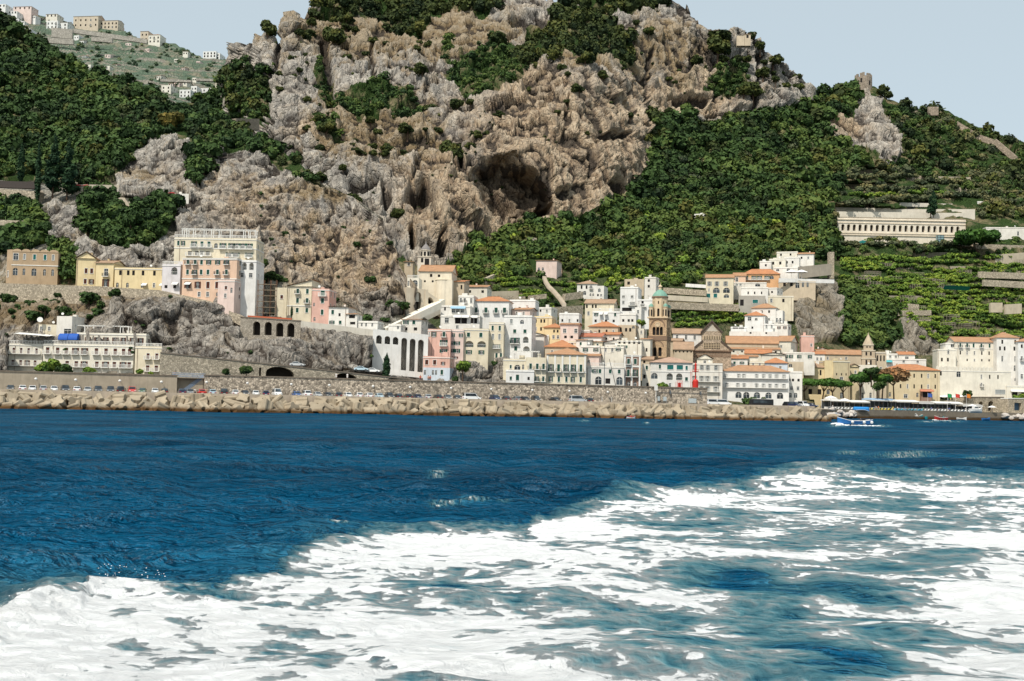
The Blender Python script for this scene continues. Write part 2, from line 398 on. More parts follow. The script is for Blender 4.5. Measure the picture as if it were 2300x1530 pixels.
# forest outlines (traced on the slopes)
FR = [(1000, 600), (1060, 560), (1180, 520), (1250, 520), (1330, 485), (1410, 435), (1450, 380), (1440, 300), (1450, 262), (1510, 255), (1600, 285), (1680, 265), (1820, 235), (1850, 210), (1925, 195), (1925, 255), (1845, 300), (1880, 330), (1930, 340), (1945, 380), (1900, 390), (1880, 450), (1870, 520), (1900, 560), (1860, 585), (1730, 570), (1690, 610), (1580, 612), (1560, 640), (1480, 612), (1380, 625), (1280, 615), (1200, 590), (1180, 625), (1050, 640)]
FH = [(1995, 245), (2060, 250), (2120, 262), (2200, 300), (2250, 325), (2310, 350), (2310, 500), (2210, 490), (2200, 440), (1960, 380), (2020, 370), (2030, 340), (1995, 290)]
FK = [(1885, 640), (1950, 650), (2005, 690), (2015, 775), (1960, 790), (1890, 775)]
PK = [[(690, 40), (735, 0), (780, -10), (820, -40), (1100, -50), (1125, 30), (1080, 48), (1000, 40), (950, 80), (905, 88), (850, 52), (795, 55), (760, 60)], [(1150, 130), (1240, 60), (1275, 25), (1300, 40), (1370, 60), (1425, 120), (1420, 150), (1300, 130), (1180, 165)],
      [(1275, 10), (1300, -20), (1490, -20), (1512, 10), (1470, 40), (1400, 55), (1310, 48)], [(560, 160), (600, 175), (600, 290), (540, 240), (522, 205)]]
PB = [[(1040, 130), (1120, 95), (1160, 120), (1180, 165), (1135, 225), (1060, 240), (1010, 190), (1000, 170)], [(745, 220), (850, 208), (925, 225), (950, 250), (930, 275), (835, 275), (765, 262)], [(716, 140), (748, 190), (745, 245), (722, 245), (708, 180)],
      [(700, 270), (760, 290), (765, 320), (720, 310)], [(1600, 170), (1660, 160), (1680, 200), (1640, 220), (1580, 215)], [(1000, 100), (1020, 100), (1012, 145), (995, 140)]]
ROCKM = [[(1840, 290), (1880, 255), (1930, 215), (1965, 230), (1985, 270), (2020, 300), (2030, 340), (2005, 375), (1985, 375), (1945, 335), (1900, 320), (1850, 320)], [(1790, 640), (1870, 640), (1890, 700), (1880, 770), (1800, 770), (1775, 700)],
         [(2010, 740), (2060, 720), (2100, 740), (2110, 800), (2000, 800)], [(2240, 320), (2290, 350), (2300, 385), (2260, 350)]]
CLIFF = [(500, 90), (640, 60), (760, -60), (1560, -60), (1720, 120), (1815, 190), (1812, 240), (1680, 262), (1600, 282), (1500, 256), (1448, 262), (1440, 330), (1452, 380), (1405, 440), (1330, 488), (1250, 525), (1180, 525), (1060, 562), (1000, 600), (930, 600), (860, 560), (600, 420), (500, 300)]
def soft(px, py, poly, B, r=14):
    """blurred membership with a ragged edge"""
    q = B/22.; dx = perlin(q+31)*r; dy = perlin(q+77)*r
    dx = dx+perlin(B/7.+11)*r*.4; dy = dy+perlin(B/7.+47)*r*.4
    return inpoly(px+dx, py+dy, poly).astype(float)
def rockdisp(B):
    q = B.copy(); qs = np.stack([q[..., 0]*.8+q[..., 2]*.35, q[..., 1], q[..., 2]*.75-q[..., 0]*.3], -1)
    w = np.stack([perlin(q/30+3), perlin(q/30+9), perlin(q/30+21)], -1)*9
    vf = fbm(np.stack([(q[..., 0]+w[..., 0])/17, (q[..., 1]+w[..., 1])/17, q[..., 2]/75], -1), 3, .5, True); sv = (q[..., 2]+.32*q[..., 0]+w[..., 2]*1.2)/15; led = np.abs((sv % 1)-.5)*2*(.5+perlin(q/40+33)); big = fbm((q+w)/62, 3)+.45*vf+.28*led; rid = fbm((qs+w)/26, 3, .55, True); mid = fbm(qs/np.array([7.5, 8., 17.]), 3, .6, True); fine = fbm(q/2.6, 2, .6, True)
    qw = qs+w*.25+np.stack([perlin(q/4+60), perlin(q/4+61), perlin(q/4+62)], -1)*1.2; rq = np.stack([qw[..., 0]*.88-qw[..., 2]*.47, qw[..., 1], qw[..., 0]*.47+qw[..., 2]*.88], -1); mid = 1.1*facet(rq/np.array([19., 22., 36.]))+.5*facet(rq/np.array([7., 8., 14.])+50)+.2*facet(rq/np.array([3.2, 3.5, 5.])+90)
    return big, rid, mid, fine
def main_amp(B, px, py):
    big, rid, mid, fine = rockdisp(B)
    cl = soft(px, py, CLIFF, B, 10)
    rm = np.zeros_like(cl)
    for i, p in enumerate(ROCKM): rm = np.maximum(rm, soft(px, py, p, B, 9)*(1. if i in (0, 3) else .55))
    cl = np.maximum(cl, rm)
    veg = np.zeros_like(cl)
    for p in [FR, FH, FK]+PK+PB: veg = np.maximum(veg, soft(px, py, p, B, 9))
    low = sstep(560, 640, py)*(px > 930)
    rest = (1-cl)*(1-veg)
    crev = cl*sstep(.2, .8, -mid*.4-rid*.5); d = cl*(10*big+2.4*rid+5.4*mid-.5*fine)+(1-cl)*(1-low*.85)*(4*big+1.2*mid)
    # the big cave, the smaller one beside it, ledges and clefts
    def arch(cx, cy, w, h, dep, tilt=0.):
        x = (px-cx-(py-cy)*tilt+perlin(B/14+5)*9)/w; y = (py-cy+perlin(B/11+8)*8)/h
        r = np.sqrt(x*x+np.where(y < 0, y*y, (y*.9)**2)); return -dep*(1-sstep(.72, 1.05, r))
    bk = -arch(1136, 442, 92, 74, 38, .3)*(.9+.25*perlin(B/13+70))-arch(1205, 488, 28, 22, 20); d = d+arch(945, 448, 34, 34, 16)+arch(995, 548, 12, 30, 16)+arch(925, 545, 10, 28, 14)
    d = d+arch(1195, 210, 20, 22, 10)+arch(1225, 205, 14, 14, 8)+arch(820, 425, 46, 14, 12)+arch(870, 452, 14, 26, 9)+arch(1190, 50, 50, 18, 12)+arch(1540, 225, 60, 14, 10)+arch(1640, 258, 90, 8, 9)+arch(1380, 430, 18, 22, 9)+arch(1370, 312, 34, 10, 7)
    def cleft(x0, y0, x1, y1, w, dep):
        L2 = (x1-x0)**2+(y1-y0)**2; t = np.clip(((px-x0)*(x1-x0)+(py-y0)*(y1-y0))/L2, 0, 1)
        ds = np.hypot(px-x0-t*(x1-x0)+perlin(B/10+2)*7, py-y0-t*(y1-y0)); return -dep*(1-sstep(.3, 1, ds/w))
    for c in [(728, 100, 745, 250, 16, 12), (600, 160, 610, 300, 12, 14), (955, 420, 985, 520, 10, 10), (1030, 365, 1060, 420, 9, 8), (835, 120, 838, 200, 8, 7), (960, 330, 905, 480, 9, 5), (640, 60, 610, 160, 10, 7), (1320, 130, 1410, 250, 9, 5), (1460, 120, 1440, 300, 9, 6), (1700, 130, 1690, 250, 9, 6)]: d = d+cleft(*c)
    g = lambda cx, cy, w, h: np.exp(-((px-cx)/w)**2-((py-cy)/h)**2)
    tan = np.clip(1.0*g(1260, 340, 190, 140)+.9*g(980, 470, 70, 90)+.7*g(1150, 480, 130, 70)+.6*g(1560, 215, 120, 50)+.8*g(1200, 210, 60, 40)+.5*g(690, 310, 40, 20)+.9*g(1895, 290, 40, 20)+.25*cl, 0, 1)
    dry = np.clip((cl*np.clip(.8*g(1830, 690, 60, 80)+g(900, 80, 330, 70)+g(850, 300, 160, 90)+.6*g(1500, 120, 160, 90)+.4*g(1300, 140, 90, 20), 0, 1)), 0, 1)
    vg = np.clip(veg+rest*(1-low*.5), 0, 1)
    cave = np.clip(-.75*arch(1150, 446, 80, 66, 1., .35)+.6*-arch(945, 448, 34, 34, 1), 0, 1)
    return d, dict(veg=vg, tan=tan, dry=dry, low=low*rest, cave=np.maximum(cave, .45*crev), back=bk)  # the cave mask carries painted shade for caves and crevices
LEFT_R = [(-300, -140), (0, 48), (60, 92), (120, 122), (200, 172), (280, 187), (340, 217), (400, 237), (440, 252), (500, 277), (560, 312), (600, 333), (650, 358), (690, 392), (740, 420), (800, 448), (860, 490), (890, 560), (912, 620), (930, 690), (965, 722), (1015, 760), (1040, 800), (1130, 815), (1140, 868)]
LEFT_B = [(-300, 850), (400, 862), (1140, 890)]
LEFT_C = [(-200, [(860, 322), (800, 335), (770, 352), (700, 372), (640, 380), (635, 390), (520, 430), (440, 450), (300, 560), (150, 680), (-20, 760)]), (100, [(860, 318), (790, 335), (770, 352), (700, 362), (645, 372), (640, 384), (560, 395), (480, 420), (430, 440), (420, 455), (300, 560), (150, 680), (100, 740)]),
 (300, [(860, 318), (790, 335), (770, 350), (700, 358), (655, 363), (648, 378), (560, 388), (450, 415), (440, 425), (320, 470), (250, 560), (190, 640)]), (450, [(870, 320), (790, 340), (770, 348), (700, 361), (668, 366), (660, 382), (560, 395), (500, 410), (420, 435), (340, 460), (290, 520), (255, 560)]),
 (600, [(875, 328), (800, 341), (770, 350), (735, 358), (722, 363), (715, 378), (640, 385), (540, 405), (400, 440), (350, 460), (330, 480)]), (800, [(880, 332), (815, 346), (770, 355), (750, 361), (735, 378), (700, 390), (600, 410), (500, 430), (440, 440)]),
 (900, [(885, 338), (825, 352), (780, 360), (760, 366), (745, 380), (650, 405), (560, 415)]), (1000, [(885, 345), (840, 362), (800, 378), (760, 390), (700, 400)]), (1140, [(890, 355), (860, 366), (800, 380), (700, 400)])]
FL = [(-300, -160), (0, 40), (60, 85), (120, 115), (200, 165), (280, 180), (340, 210), (400, 230), (440, 245), (500, 270), (560, 305), (600, 326), (650, 352), (700, 395), (720, 420), (690, 415), (640, 385), (560, 348), (500, 348), (450, 400), (438, 335), (400, 312), (350, 312), (310, 350), (270, 400), (240, 412), (0, 408), (-300, 400)]
FL2 = [[(185, 430), (250, 425), (280, 465), (390, 462), (400, 480), (370, 530), (330, 560), (210, 560), (180, 500)], [(0, 465), (90, 470), (110, 540), (60, 560), (0, 575)], [(120, 560), (175, 555), (180, 630), (140, 635)], [(425, 350), (470, 350), (450, 440), (430, 420)], [(-300, 450), (0, 465), (0, 600), (-300, 600)]]
LROCK = [[(265, 440), (270, 400), (310, 350), (350, 305), (400, 305), (440, 330), (450, 400), (430, 440)], [(390, 470), (460, 390), (500, 345), (560, 348), (640, 385), (700, 420), (800, 455), (870, 500), (910, 600), (935, 700), (840, 720), (720, 640), (580, 620), (400, 540)],
         [(240, 655), (520, 690), (700, 735), (850, 745), (900, 770), (1000, 800), (1000, 860), (700, 850), (500, 850), (360, 830), (-300, 830), (-300, 690), (100, 690)], [(1010, 790), (1150, 790), (1150, 880), (1010, 880)], [(110, 470), (190, 470), (190, 560), (115, 560)], [(180, 560), (400, 530), (400, 600), (180, 600)]]
def left_amp(B, px, py):
    big, rid, mid, fine = rockdisp(B*1.5)
    cl = np.zeros_like(px)
    for p in LROCK: cl = np.maximum(cl, soft(px, py, p, B, 6))
    veg = np.zeros_like(cl)
    for p in [FL]+FL2: veg = np.maximum(veg, soft(px, py, p, B, 7))
    d = cl*(1-veg)*(3.6*big+1.1*rid+2.7*mid-.35*fine)+veg*(4*big)+.6*mid*(1-cl)*(1-veg)
    ter = np.exp(-((py-np.interp(px, [-300, 520, 700, 900, 1140], [650, 664, 730, 758, 796]))/19)**2)*(px < 1000)   # ledge the houses stand on
    d = d*(1-.9*ter)
    g = lambda cx, cy, w, h: np.exp(-((px-cx)/w)**2-((py-cy)/h)**2)
    d = d-7*g(930, 800, 70, 22)-5*g(800, 800, 40, 16)-3*g(390, 740, 14, 16)-2.5*g(690, 590, 22, 14)
    tan = np.clip(.85*g(800, 600, 170, 110)+.55*g(560, 480, 150, 120)+.3*g(360, 390, 60, 60), 0, 1)
    dry = np.clip(.9*g(60, 700, 140, 40)+.5*g(150, 650, 200, 30)+.6*g(720, 440, 90, 18)+.5*g(320, 400, 40, 15)+.25, 0, 1)*(1-veg)
    return d, dict(veg=np.clip(veg+.35*(1-cl)*(1-veg), 0, 1), tan=tan, dry=dry, low=np.zeros_like(px), cave=.85*g(930, 805, 90, 24)+.3*cl*sstep(650, 700, py))
FAR_R = [(-300, -80), (-60, 0), (0, 34), (30, 34), (72, 26), (105, 40), (130, 42), (160, 58), (220, 68), (270, 70), (310, 90), (360, 96), (400, 104), (430, 116), (455, 130), (500, 136), (530, 140), (600, 190), (800, 320)]
def far_amp(B, px, py):
    n = fbm(B/60, 4); r = perlin(B/9+4); st = np.modf(B[..., 2]/9.+perlin(B/70)*1.6+40)[0]
    wall = (st < .22).astype(float)*sstep(-.25, .1, perlin(B/38+60)); d = 6*n+1.2*r+2.5*np.where(st < .2, st*5, (1-st)*1.25)
    return d, dict(veg=np.clip(1-wall*.9, 0, 1), tan=np.full_like(px, .2), dry=np.clip(perlin(B/30+8)*.9, 0, 1), low=np.full_like(px, .8), cave=np.zeros_like(px))
def terrain_mat(name, haze=0., sc=1., rockk=1.0, vegc=((.018, .04, .012), (.05, .085, .022))):
    b = N(name); o = b.obj(geo=True, scale=(sc, sc, sc)); o2 = b.obj(geo=True, scale=(sc, sc, sc*.45), rot=(0, rad(28), 0))
    v, t, dr, lw, cv = [b.attr(k) for k in ('veg', 'tan', 'dry', 'low', 'cave')]
    n1 = b.noise(o2, .055, 8, .62, 1.2); n2 = b.noise(o2, .15, 9, .68, .9); n3 = b.noise(o, .02, 3); n4 = b.noise(o, 1.4, 4, .7)
    wv = b.n('VectorMath', operation='ADD'); b.put(wv.inputs[0], o2); nz = b.n('TexNoise'); b.put(nz.inputs['Vector'], o2); nz.inputs['Scale'].default_value = .12; sc_ = b.n('VectorMath', operation='SCALE'); b.put(sc_.inputs[0], nz.outputs['Color']); sc_.inputs['Scale'].default_value = 9; b.put(wv.inputs[1], sc_.outputs[0]); cr = b.voro(wv.outputs[0], .09); cr2 = b.voro(wv.outputs[0], .33)
    grey = b.ramp(n2, (.30, (.06, .055, .052)), (.42, (.27, .25, .225)), (.54, (.50, .455, .395)), (.70, (.72, .66, .58)))
    tanc = b.ramp(n2, (.30, (.08, .058, .045)), (.44, (.36, .262, .175)), (.56, (.55, .42, .285)), (.74, (.72, .61, .46)))
    tf = b.math('MULTIPLY_ADD', n1, 1.1, b.math('SUBTRACT', t, .68)); c = b.mix(b.ramp(tf, (.1, 0), (.55, 1)), grey, tanc)
    streak = b.noise(b.obj(geo=True, scale=(.5*sc, .5*sc, .05*sc)), 1., 5, .6)
    c = b.mix(b.ramp(streak, (.52, 0), (.72, .55)), c, (.11, .1, .095))
    c = b.mix(b.ramp(cr, (0, .4), (.05, 0)), c, (.05, .045, .04)); c = b.mix(b.ramp(cr2, (0, .16), (.06, 0)), c, (.06, .05, .045))
    c = b.mix(b.ramp(n1, (.3, .55), (.5, 0)), c, (.12, .11, .105))
    dm = b.math('MULTIPLY_ADD', n1, 1.5, b.math('MULTIPLY_ADD', n4, .5, b.math('SUBTRACT', dr, 1.3)))
    c = b.mix(b.ramp(dm, (.0, 0), (.3, .85)), c, b.mix(n2, (.22, .145, .07), (.36, .27, .15)))
    if rockk != 1: c = b.mix(1., c, (rockk,)*3, 'MULTIPLY')
    hw = b.attr('hollow_shade'); c = b.mix(b.ramp(hw, (.0, .16), (.4, 0)), c, b.mix(tf, (.70, .66, .58), (.76, .64, .47))); c = b.mix(b.ramp(hw, (.54, 0), (.88, .9)), c, (.05, .042, .036))  # painted relief shading: lighter rock on raised edges, darker in hollows
    soil = b.mix(n2, (.12, .1, .06), (.3, .25, .17)); c = b.mix(lw, c, soil)
    green = b.mix(b.noise(o, .5, 5, .7), *vegc); green = b.mix(b.ramp(n1, (.5, 0), (.62, .8)), green, b.mix(n2, (.16, .12, .06), (.34, .28, .18)))
    vm = b.math('MULTIPLY_ADD', n4, .5, b.math('SUBTRACT', v, .35)); c = b.mix(b.ramp(vm, (.2, 0), (.45, 1)), c, green)
    c = b.mix(b.math('MULTIPLY', cv, .7), c, (.07, .05, .036))  # shade of caves and crevices mixed into the rock colour
    if haze: c = b.mix(haze, c, (.30, .36, .38))  # distance haze painted into the ground colour, no volume
    h = b.math('ADD', b.math('MULTIPLY', n2, 1.), b.math('ADD', b.math('MULTIPLY', n4, .5), b.ramp(cr2, (0, 0), (.12, .5))))
    b.bump(h, .75, 2.6/sc)
    return b.out(c, .95, Specular_IOR_Level=.1)
Q = 1.0
main = Sheet('mountain', -200, 2700, int(1350*Q), int(620*Q), MAIN_R, MAIN_B, MAIN_C, main_amp, 7)
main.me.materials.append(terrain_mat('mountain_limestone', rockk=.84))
left = Sheet('headland', -300, 1140, int(760*Q), int(520*Q), LEFT_R, LEFT_B, LEFT_C, left_amp, 6, backstep=22)
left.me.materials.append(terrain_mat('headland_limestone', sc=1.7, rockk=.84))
far = Sheet('far_hill', -300, 800, 420, 200, FAR_R, [(-300, 340), (800, 340)], [(-300, [(340, 820), (-80, 1500)]), (300, [(340, 820), (180, 1100), (60, 1500)]), (800, [(340, 900), (140, 1450)])], far_amp, 5)
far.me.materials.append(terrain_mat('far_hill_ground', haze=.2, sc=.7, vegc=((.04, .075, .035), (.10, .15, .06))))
def gdepth(px, py):
    if px < 1010 and py > np.interp(px, left.px, left.ry)+2: return float(left.depth(px, py)), left
    return float(main.depth(px, py)), main
# ================================================================ VEGETATION
def ico(sub):
    import bmesh
    bm = bmesh.new(); bmesh.ops.create_icosphere(bm, subdivisions=sub, radius=1)
    V = np.array([v.co[:] for v in bm.verts]); Fc = np.array([[v.index for v in f.verts] for f in bm.faces]); bm.free(); return V, Fc
ICV, ICF = ico(2)
def crowns(C, R, H, M, leaf=.24, seed=0, tint=None, flat=1., droop=0., ragged=.35):
    """leafy crowns: C centres (n,3), R radii, H half heights, M leaf cards each -> verts, tris, quads, tint per face"""
    g = np.random.default_rng(seed); n = len(C); R = np.asarray(R); H = np.asarray(H)
    tint = g.random(n) if tint is None else tint
    sc = np.stack([R, R, H], -1)
    core = ICV[None]*(.78+.3*perlin((ICV[None]*1.7+C[:, None]*.37)))[..., None]*sc[:, None]*.86+C[:, None]
    V1 = core.reshape(-1, 3); F1 = (ICF[None]+np.arange(n)[:, None, None]*len(ICV)).reshape(-1, 3)
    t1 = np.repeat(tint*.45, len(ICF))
    d = g.normal(size=(n, M, 3)); d[..., 2] = np.where((d[..., 2] < -.35) & (g.random((n, M)) < .7), -d[..., 2], d[..., 2]); d /= np.linalg.norm(d, axis=-1)[..., None]
    lump = perlin(d*2.1+C[:, None]*.53+9)
    rr = (.84+ragged*lump+.16*g.random((n, M)))[..., None]
    p = C[:, None]+d*rr*sc[:, None]
    nn = d*np.array([1, 1, 1.2])+g.normal(size=d.shape)*.55; nn /= np.linalg.norm(nn, axis=-1)[..., None]
    a = np.cross(nn, g.normal(size=d.shape)); a /= np.linalg.norm(a, axis=-1)[..., None]; b = np.cross(nn, a)
    s = (np.minimum(R, H*1.3)*leaf)[:, None, None]*(.6+.8*g.random((n, M, 1)))
    q = np.stack([p-a*s-b*s*.55, p+a*s*.7-b*s*.6, p+a*s+b*s*.6, p-a*s*.6+b*s*.7], 2)
    V2 = q.reshape(-1, 3); F2 = np.arange(n*M*4).reshape(-1, 4)+len(V1)
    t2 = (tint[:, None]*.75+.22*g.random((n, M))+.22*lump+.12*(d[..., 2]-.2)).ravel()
    return np.concatenate([V1, V2]), [F1, F2], np.clip(np.concatenate([t1, t2]), 0, 1)
LEAF = leafmat((.012, .028, .010), (.056, .10, .028), 'forest_leaf')
LEAFD = leafmat((.012, .024, .010), (.06, .078, .022), 'pine_leaf')
LEAFB = leafmat((.022, .055, .011), (.135, .215, .035), 'garden_leaf')
LEAFO = leafmat((.03, .045, .025), (.105, .12, .06), 'olive_leaf')
def scatter(sheet, poly, spacing, seed, jit=.5, edge=0):
    g = np.random.default_rng(seed); xs, ys = zip(*poly)
    gx, gy = np.meshgrid(np.arange(min(xs), max(xs), spacing), np.arange(min(ys), max(ys), spacing*.62))
    px = (gx+g.uniform(-jit, jit, gx.shape)*spacing).ravel(); py = (gy+g.uniform(-jit, jit, gy.shape)*spacing*.8).ravel()
    m = inpoly(px+g.normal(size=px.shape)*edge, py+g.normal(size=px.shape)*edge, poly) & (px > -160) & (px < 2460)
    px, py = px[m], py[m]; return px, py, sheet.at(px, py), sheet.depth(px, py)
def wood(name, mat, lst, M=90, seed=0, rpx=(9, 15), tall=.9, leaf=.24, gap=.52):
    """lst: (sheet, polygon, spacing px, brightness bias)"""
    Cs, Rs, Ts = [], [], []
    for k, (sh, poly, sp, br) in enumerate(lst):
        px, py, W_, D = scatter(sh, poly, sp, seed+k, .55, 2)
        kp = perlin(W_/17+seed)+.5*perlin(W_/6.+5) < gap; px, py, W_, D = px[kp], py[kp], W_[kp], D[kp]
        g = np.random.default_rng(seed+50+k); R = g.uniform(*rpx, len(px))*D/F*(.6+.85*g.random(len(px))**2)
        Cs.append(W_+np.stack([0*R, -R*.25, R*.45], -1)); Rs.append(R)
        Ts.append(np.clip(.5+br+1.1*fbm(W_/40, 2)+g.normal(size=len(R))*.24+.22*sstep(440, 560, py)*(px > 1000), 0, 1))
    C, R, T = np.concatenate(Cs), np.concatenate(Rs), np.concatenate(Ts)
    V, Fc, t = crowns(C, R, R*tall, M, leaf, seed, T)
    me = npmesh(name, V, Fc, [mat], False, None, {'tint': t})
    print(name, len(C)); return tag(inst(name, me), kind='stuff')
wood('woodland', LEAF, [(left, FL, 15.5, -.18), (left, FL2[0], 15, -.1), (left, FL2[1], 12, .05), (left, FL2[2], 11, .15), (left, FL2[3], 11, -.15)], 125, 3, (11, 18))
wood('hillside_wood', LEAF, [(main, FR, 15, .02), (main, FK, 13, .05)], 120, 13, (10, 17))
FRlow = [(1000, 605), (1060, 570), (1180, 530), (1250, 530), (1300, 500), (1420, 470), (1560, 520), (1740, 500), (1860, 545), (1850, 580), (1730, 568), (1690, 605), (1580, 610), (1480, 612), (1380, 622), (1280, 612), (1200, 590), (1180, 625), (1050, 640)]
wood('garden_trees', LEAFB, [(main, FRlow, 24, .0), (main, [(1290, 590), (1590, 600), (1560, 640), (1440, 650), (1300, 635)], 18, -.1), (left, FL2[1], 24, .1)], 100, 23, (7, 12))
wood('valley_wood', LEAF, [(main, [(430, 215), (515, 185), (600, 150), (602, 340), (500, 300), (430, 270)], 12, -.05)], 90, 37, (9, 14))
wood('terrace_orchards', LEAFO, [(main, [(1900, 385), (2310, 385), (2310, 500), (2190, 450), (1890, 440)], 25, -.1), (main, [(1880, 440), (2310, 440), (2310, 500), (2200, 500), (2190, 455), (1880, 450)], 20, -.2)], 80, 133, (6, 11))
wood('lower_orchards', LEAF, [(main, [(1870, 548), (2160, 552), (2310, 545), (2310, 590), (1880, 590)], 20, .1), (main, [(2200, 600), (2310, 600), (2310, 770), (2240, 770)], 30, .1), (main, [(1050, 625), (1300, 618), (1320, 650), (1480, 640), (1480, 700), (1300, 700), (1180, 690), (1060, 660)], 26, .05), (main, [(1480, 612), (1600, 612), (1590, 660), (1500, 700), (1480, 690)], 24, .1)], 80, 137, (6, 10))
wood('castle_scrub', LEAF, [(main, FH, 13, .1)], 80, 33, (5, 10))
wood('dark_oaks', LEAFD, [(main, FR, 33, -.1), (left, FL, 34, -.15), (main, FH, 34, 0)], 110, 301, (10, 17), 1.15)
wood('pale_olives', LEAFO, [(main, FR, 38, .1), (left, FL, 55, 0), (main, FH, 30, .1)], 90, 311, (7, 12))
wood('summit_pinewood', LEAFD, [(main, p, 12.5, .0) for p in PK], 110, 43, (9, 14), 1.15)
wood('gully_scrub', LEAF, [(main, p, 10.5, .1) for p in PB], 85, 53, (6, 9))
# low bushes in the cracks of the cliffs: far too many to count
def sprinkle(name, mat, sheet, n, fn, rpx, seed):
    g = np.random.default_rng(seed); px = g.uniform(-100, 2350, n*8); py = g.uniform(-20, 860, n*8)
    keep = np.array(fn(px, py, g))[:]; px, py = px[keep][:n], py[keep][:n]
    W_ = sheet.at(px, py); D = sheet.depth(px, py); R = g.uniform(*rpx, len(px))*D/F
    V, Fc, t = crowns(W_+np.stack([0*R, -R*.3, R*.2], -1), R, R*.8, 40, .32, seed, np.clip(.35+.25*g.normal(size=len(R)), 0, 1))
    return tag(inst(name, npmesh(name, V, Fc, [mat], False, None, {'tint': t})), kind='stuff')
def okm(px, py, g):
    m = inpoly(px, py, CLIFF) & (py > np.interp(px, main.px, main.ry)+4) & (py < 470)
    dens = np.exp(-((px-830)/230)**2-((py-230)/180)**2)+.6*np.exp(-((px-1550)/170)**2-((py-170)/70)**2)+.12
    return m & (g.random(len(px)) < dens)
sprinkle('cliff_scrub', LEAFD, main, 420, okm, (1.5, 5), 61)
def okl(px, py, g):
    m = np.zeros(len(px), bool)
    for p in LROCK[:3]: m |= inpoly(px, py, p)
    dens = np.exp(-((px-60)/200)**2-((py-690)/45)**2)+.35*np.exp(-((px-720)/160)**2-((py-435)/25)**2)+.10
    return m & (px < 930) & (g.random(len(px)) < dens)
sprinkle('ledge_scrub', LEAF, left, 260, okl, (1.5, 6), 71)
def okf(px, py, g): return (px < 640) & (px > -40) & (py > np.interp(px, far.px, far.ry)+3) & (py < 260)
sprinkle('far_olive_groves', leafmat((.05, .085, .05), (.13, .18, .09), 'far_leaf'), far, 900, okf, (2.5, 6.5), 81)
# tended terraces on the right-hand hill: rows of vines and lemons
def rows(name, mat, lst, seed, rpx=(6, 9), M=60):
    Cs, Rs = [], []; g = np.random.default_rng(seed)
    for x0, y0, x1, y1, th in lst:
        n = max(3, int(abs(x1-x0)/6.5)); t = np.linspace(0, 1, n)+g.normal(size=n)*.3/n; px = x0+(x1-x0)*t; py = y0+(y1-y0)*t+g.normal(size=n)*th*.22
        W_ = main.at(px, py); D = main.depth(px, py); R = g.uniform(*rpx, n)*D/F; Cs.append(W_+np.stack([0*R, -R*.5, R*.5], -1)); Rs.append(R)
    C, R = np.concatenate(Cs), np.concatenate(Rs)
    V, Fc, t = crowns(C, R, R*.6, M, .3, seed, np.clip(.62+.9*fbm(C/18, 2)+.2*g.normal(size=len(R)), 0, 1), ragged=.5)
    return tag(inst(name, npmesh(name, V, Fc, [mat], False, None, {'tint': t})), kind='stuff')
VR = []
for k, y in enumerate(np.arange(586, 778, 8.5)):
    xl = np.interp(y, [588, 640, 690, 778], [1895, 1890, 2010, 2060]); 
    for a in np.arange(xl, 2330, 105):
        if (int(a*7+y*3) % 11) > 1: VR.append((a+random.uniform(-10, 10), y+random.uniform(-3, 3), a+random.uniform(80, 112), y+random.uniform(-3, 3), 7))
rows('vine_terraces', LEAFB, VR, 91)
rows('kitchen_gardens', LEAFB, [(1090, 636, 1190, 634, 5), (1130, 646, 1220, 640, 5), (1150, 660, 1230, 664, 5), (1140, 672, 1225, 668, 5), (1210, 676, 1240, 674, 5), (1515, 700, 1670, 690, 7), (1510, 712, 1672, 700, 7), (1510, 724, 1672, 712, 8), (1520, 735, 1670, 722, 8), (1530, 705, 1660, 696, 6), (1225, 640, 1290, 645, 7), (1270, 655, 1300, 650, 6), (1910, 442, 2010, 446, 5), (2040, 440, 2120, 444, 5), (1370, 655, 1400, 645, 6), (1240, 690, 1245, 715, 8)], 92)
rows('olive_terraces', LEAFO, [(1900, 405, 2050, 402, 6), (2060, 415, 2240, 420, 6), (1925, 430, 2100, 433, 5), (1990, 452, 2190, 455, 7), (2200, 440, 2310, 450, 9), (2210, 462, 2310, 470, 9), (2210, 480, 2310, 488, 9), (2190, 395, 2310, 410, 9), (1900, 462, 1990, 458, 7), (1880, 552, 2040, 556, 5), (2060, 568, 2160, 560, 6), (1960, 540, 2000, 545, 6)], 93, (7, 11))
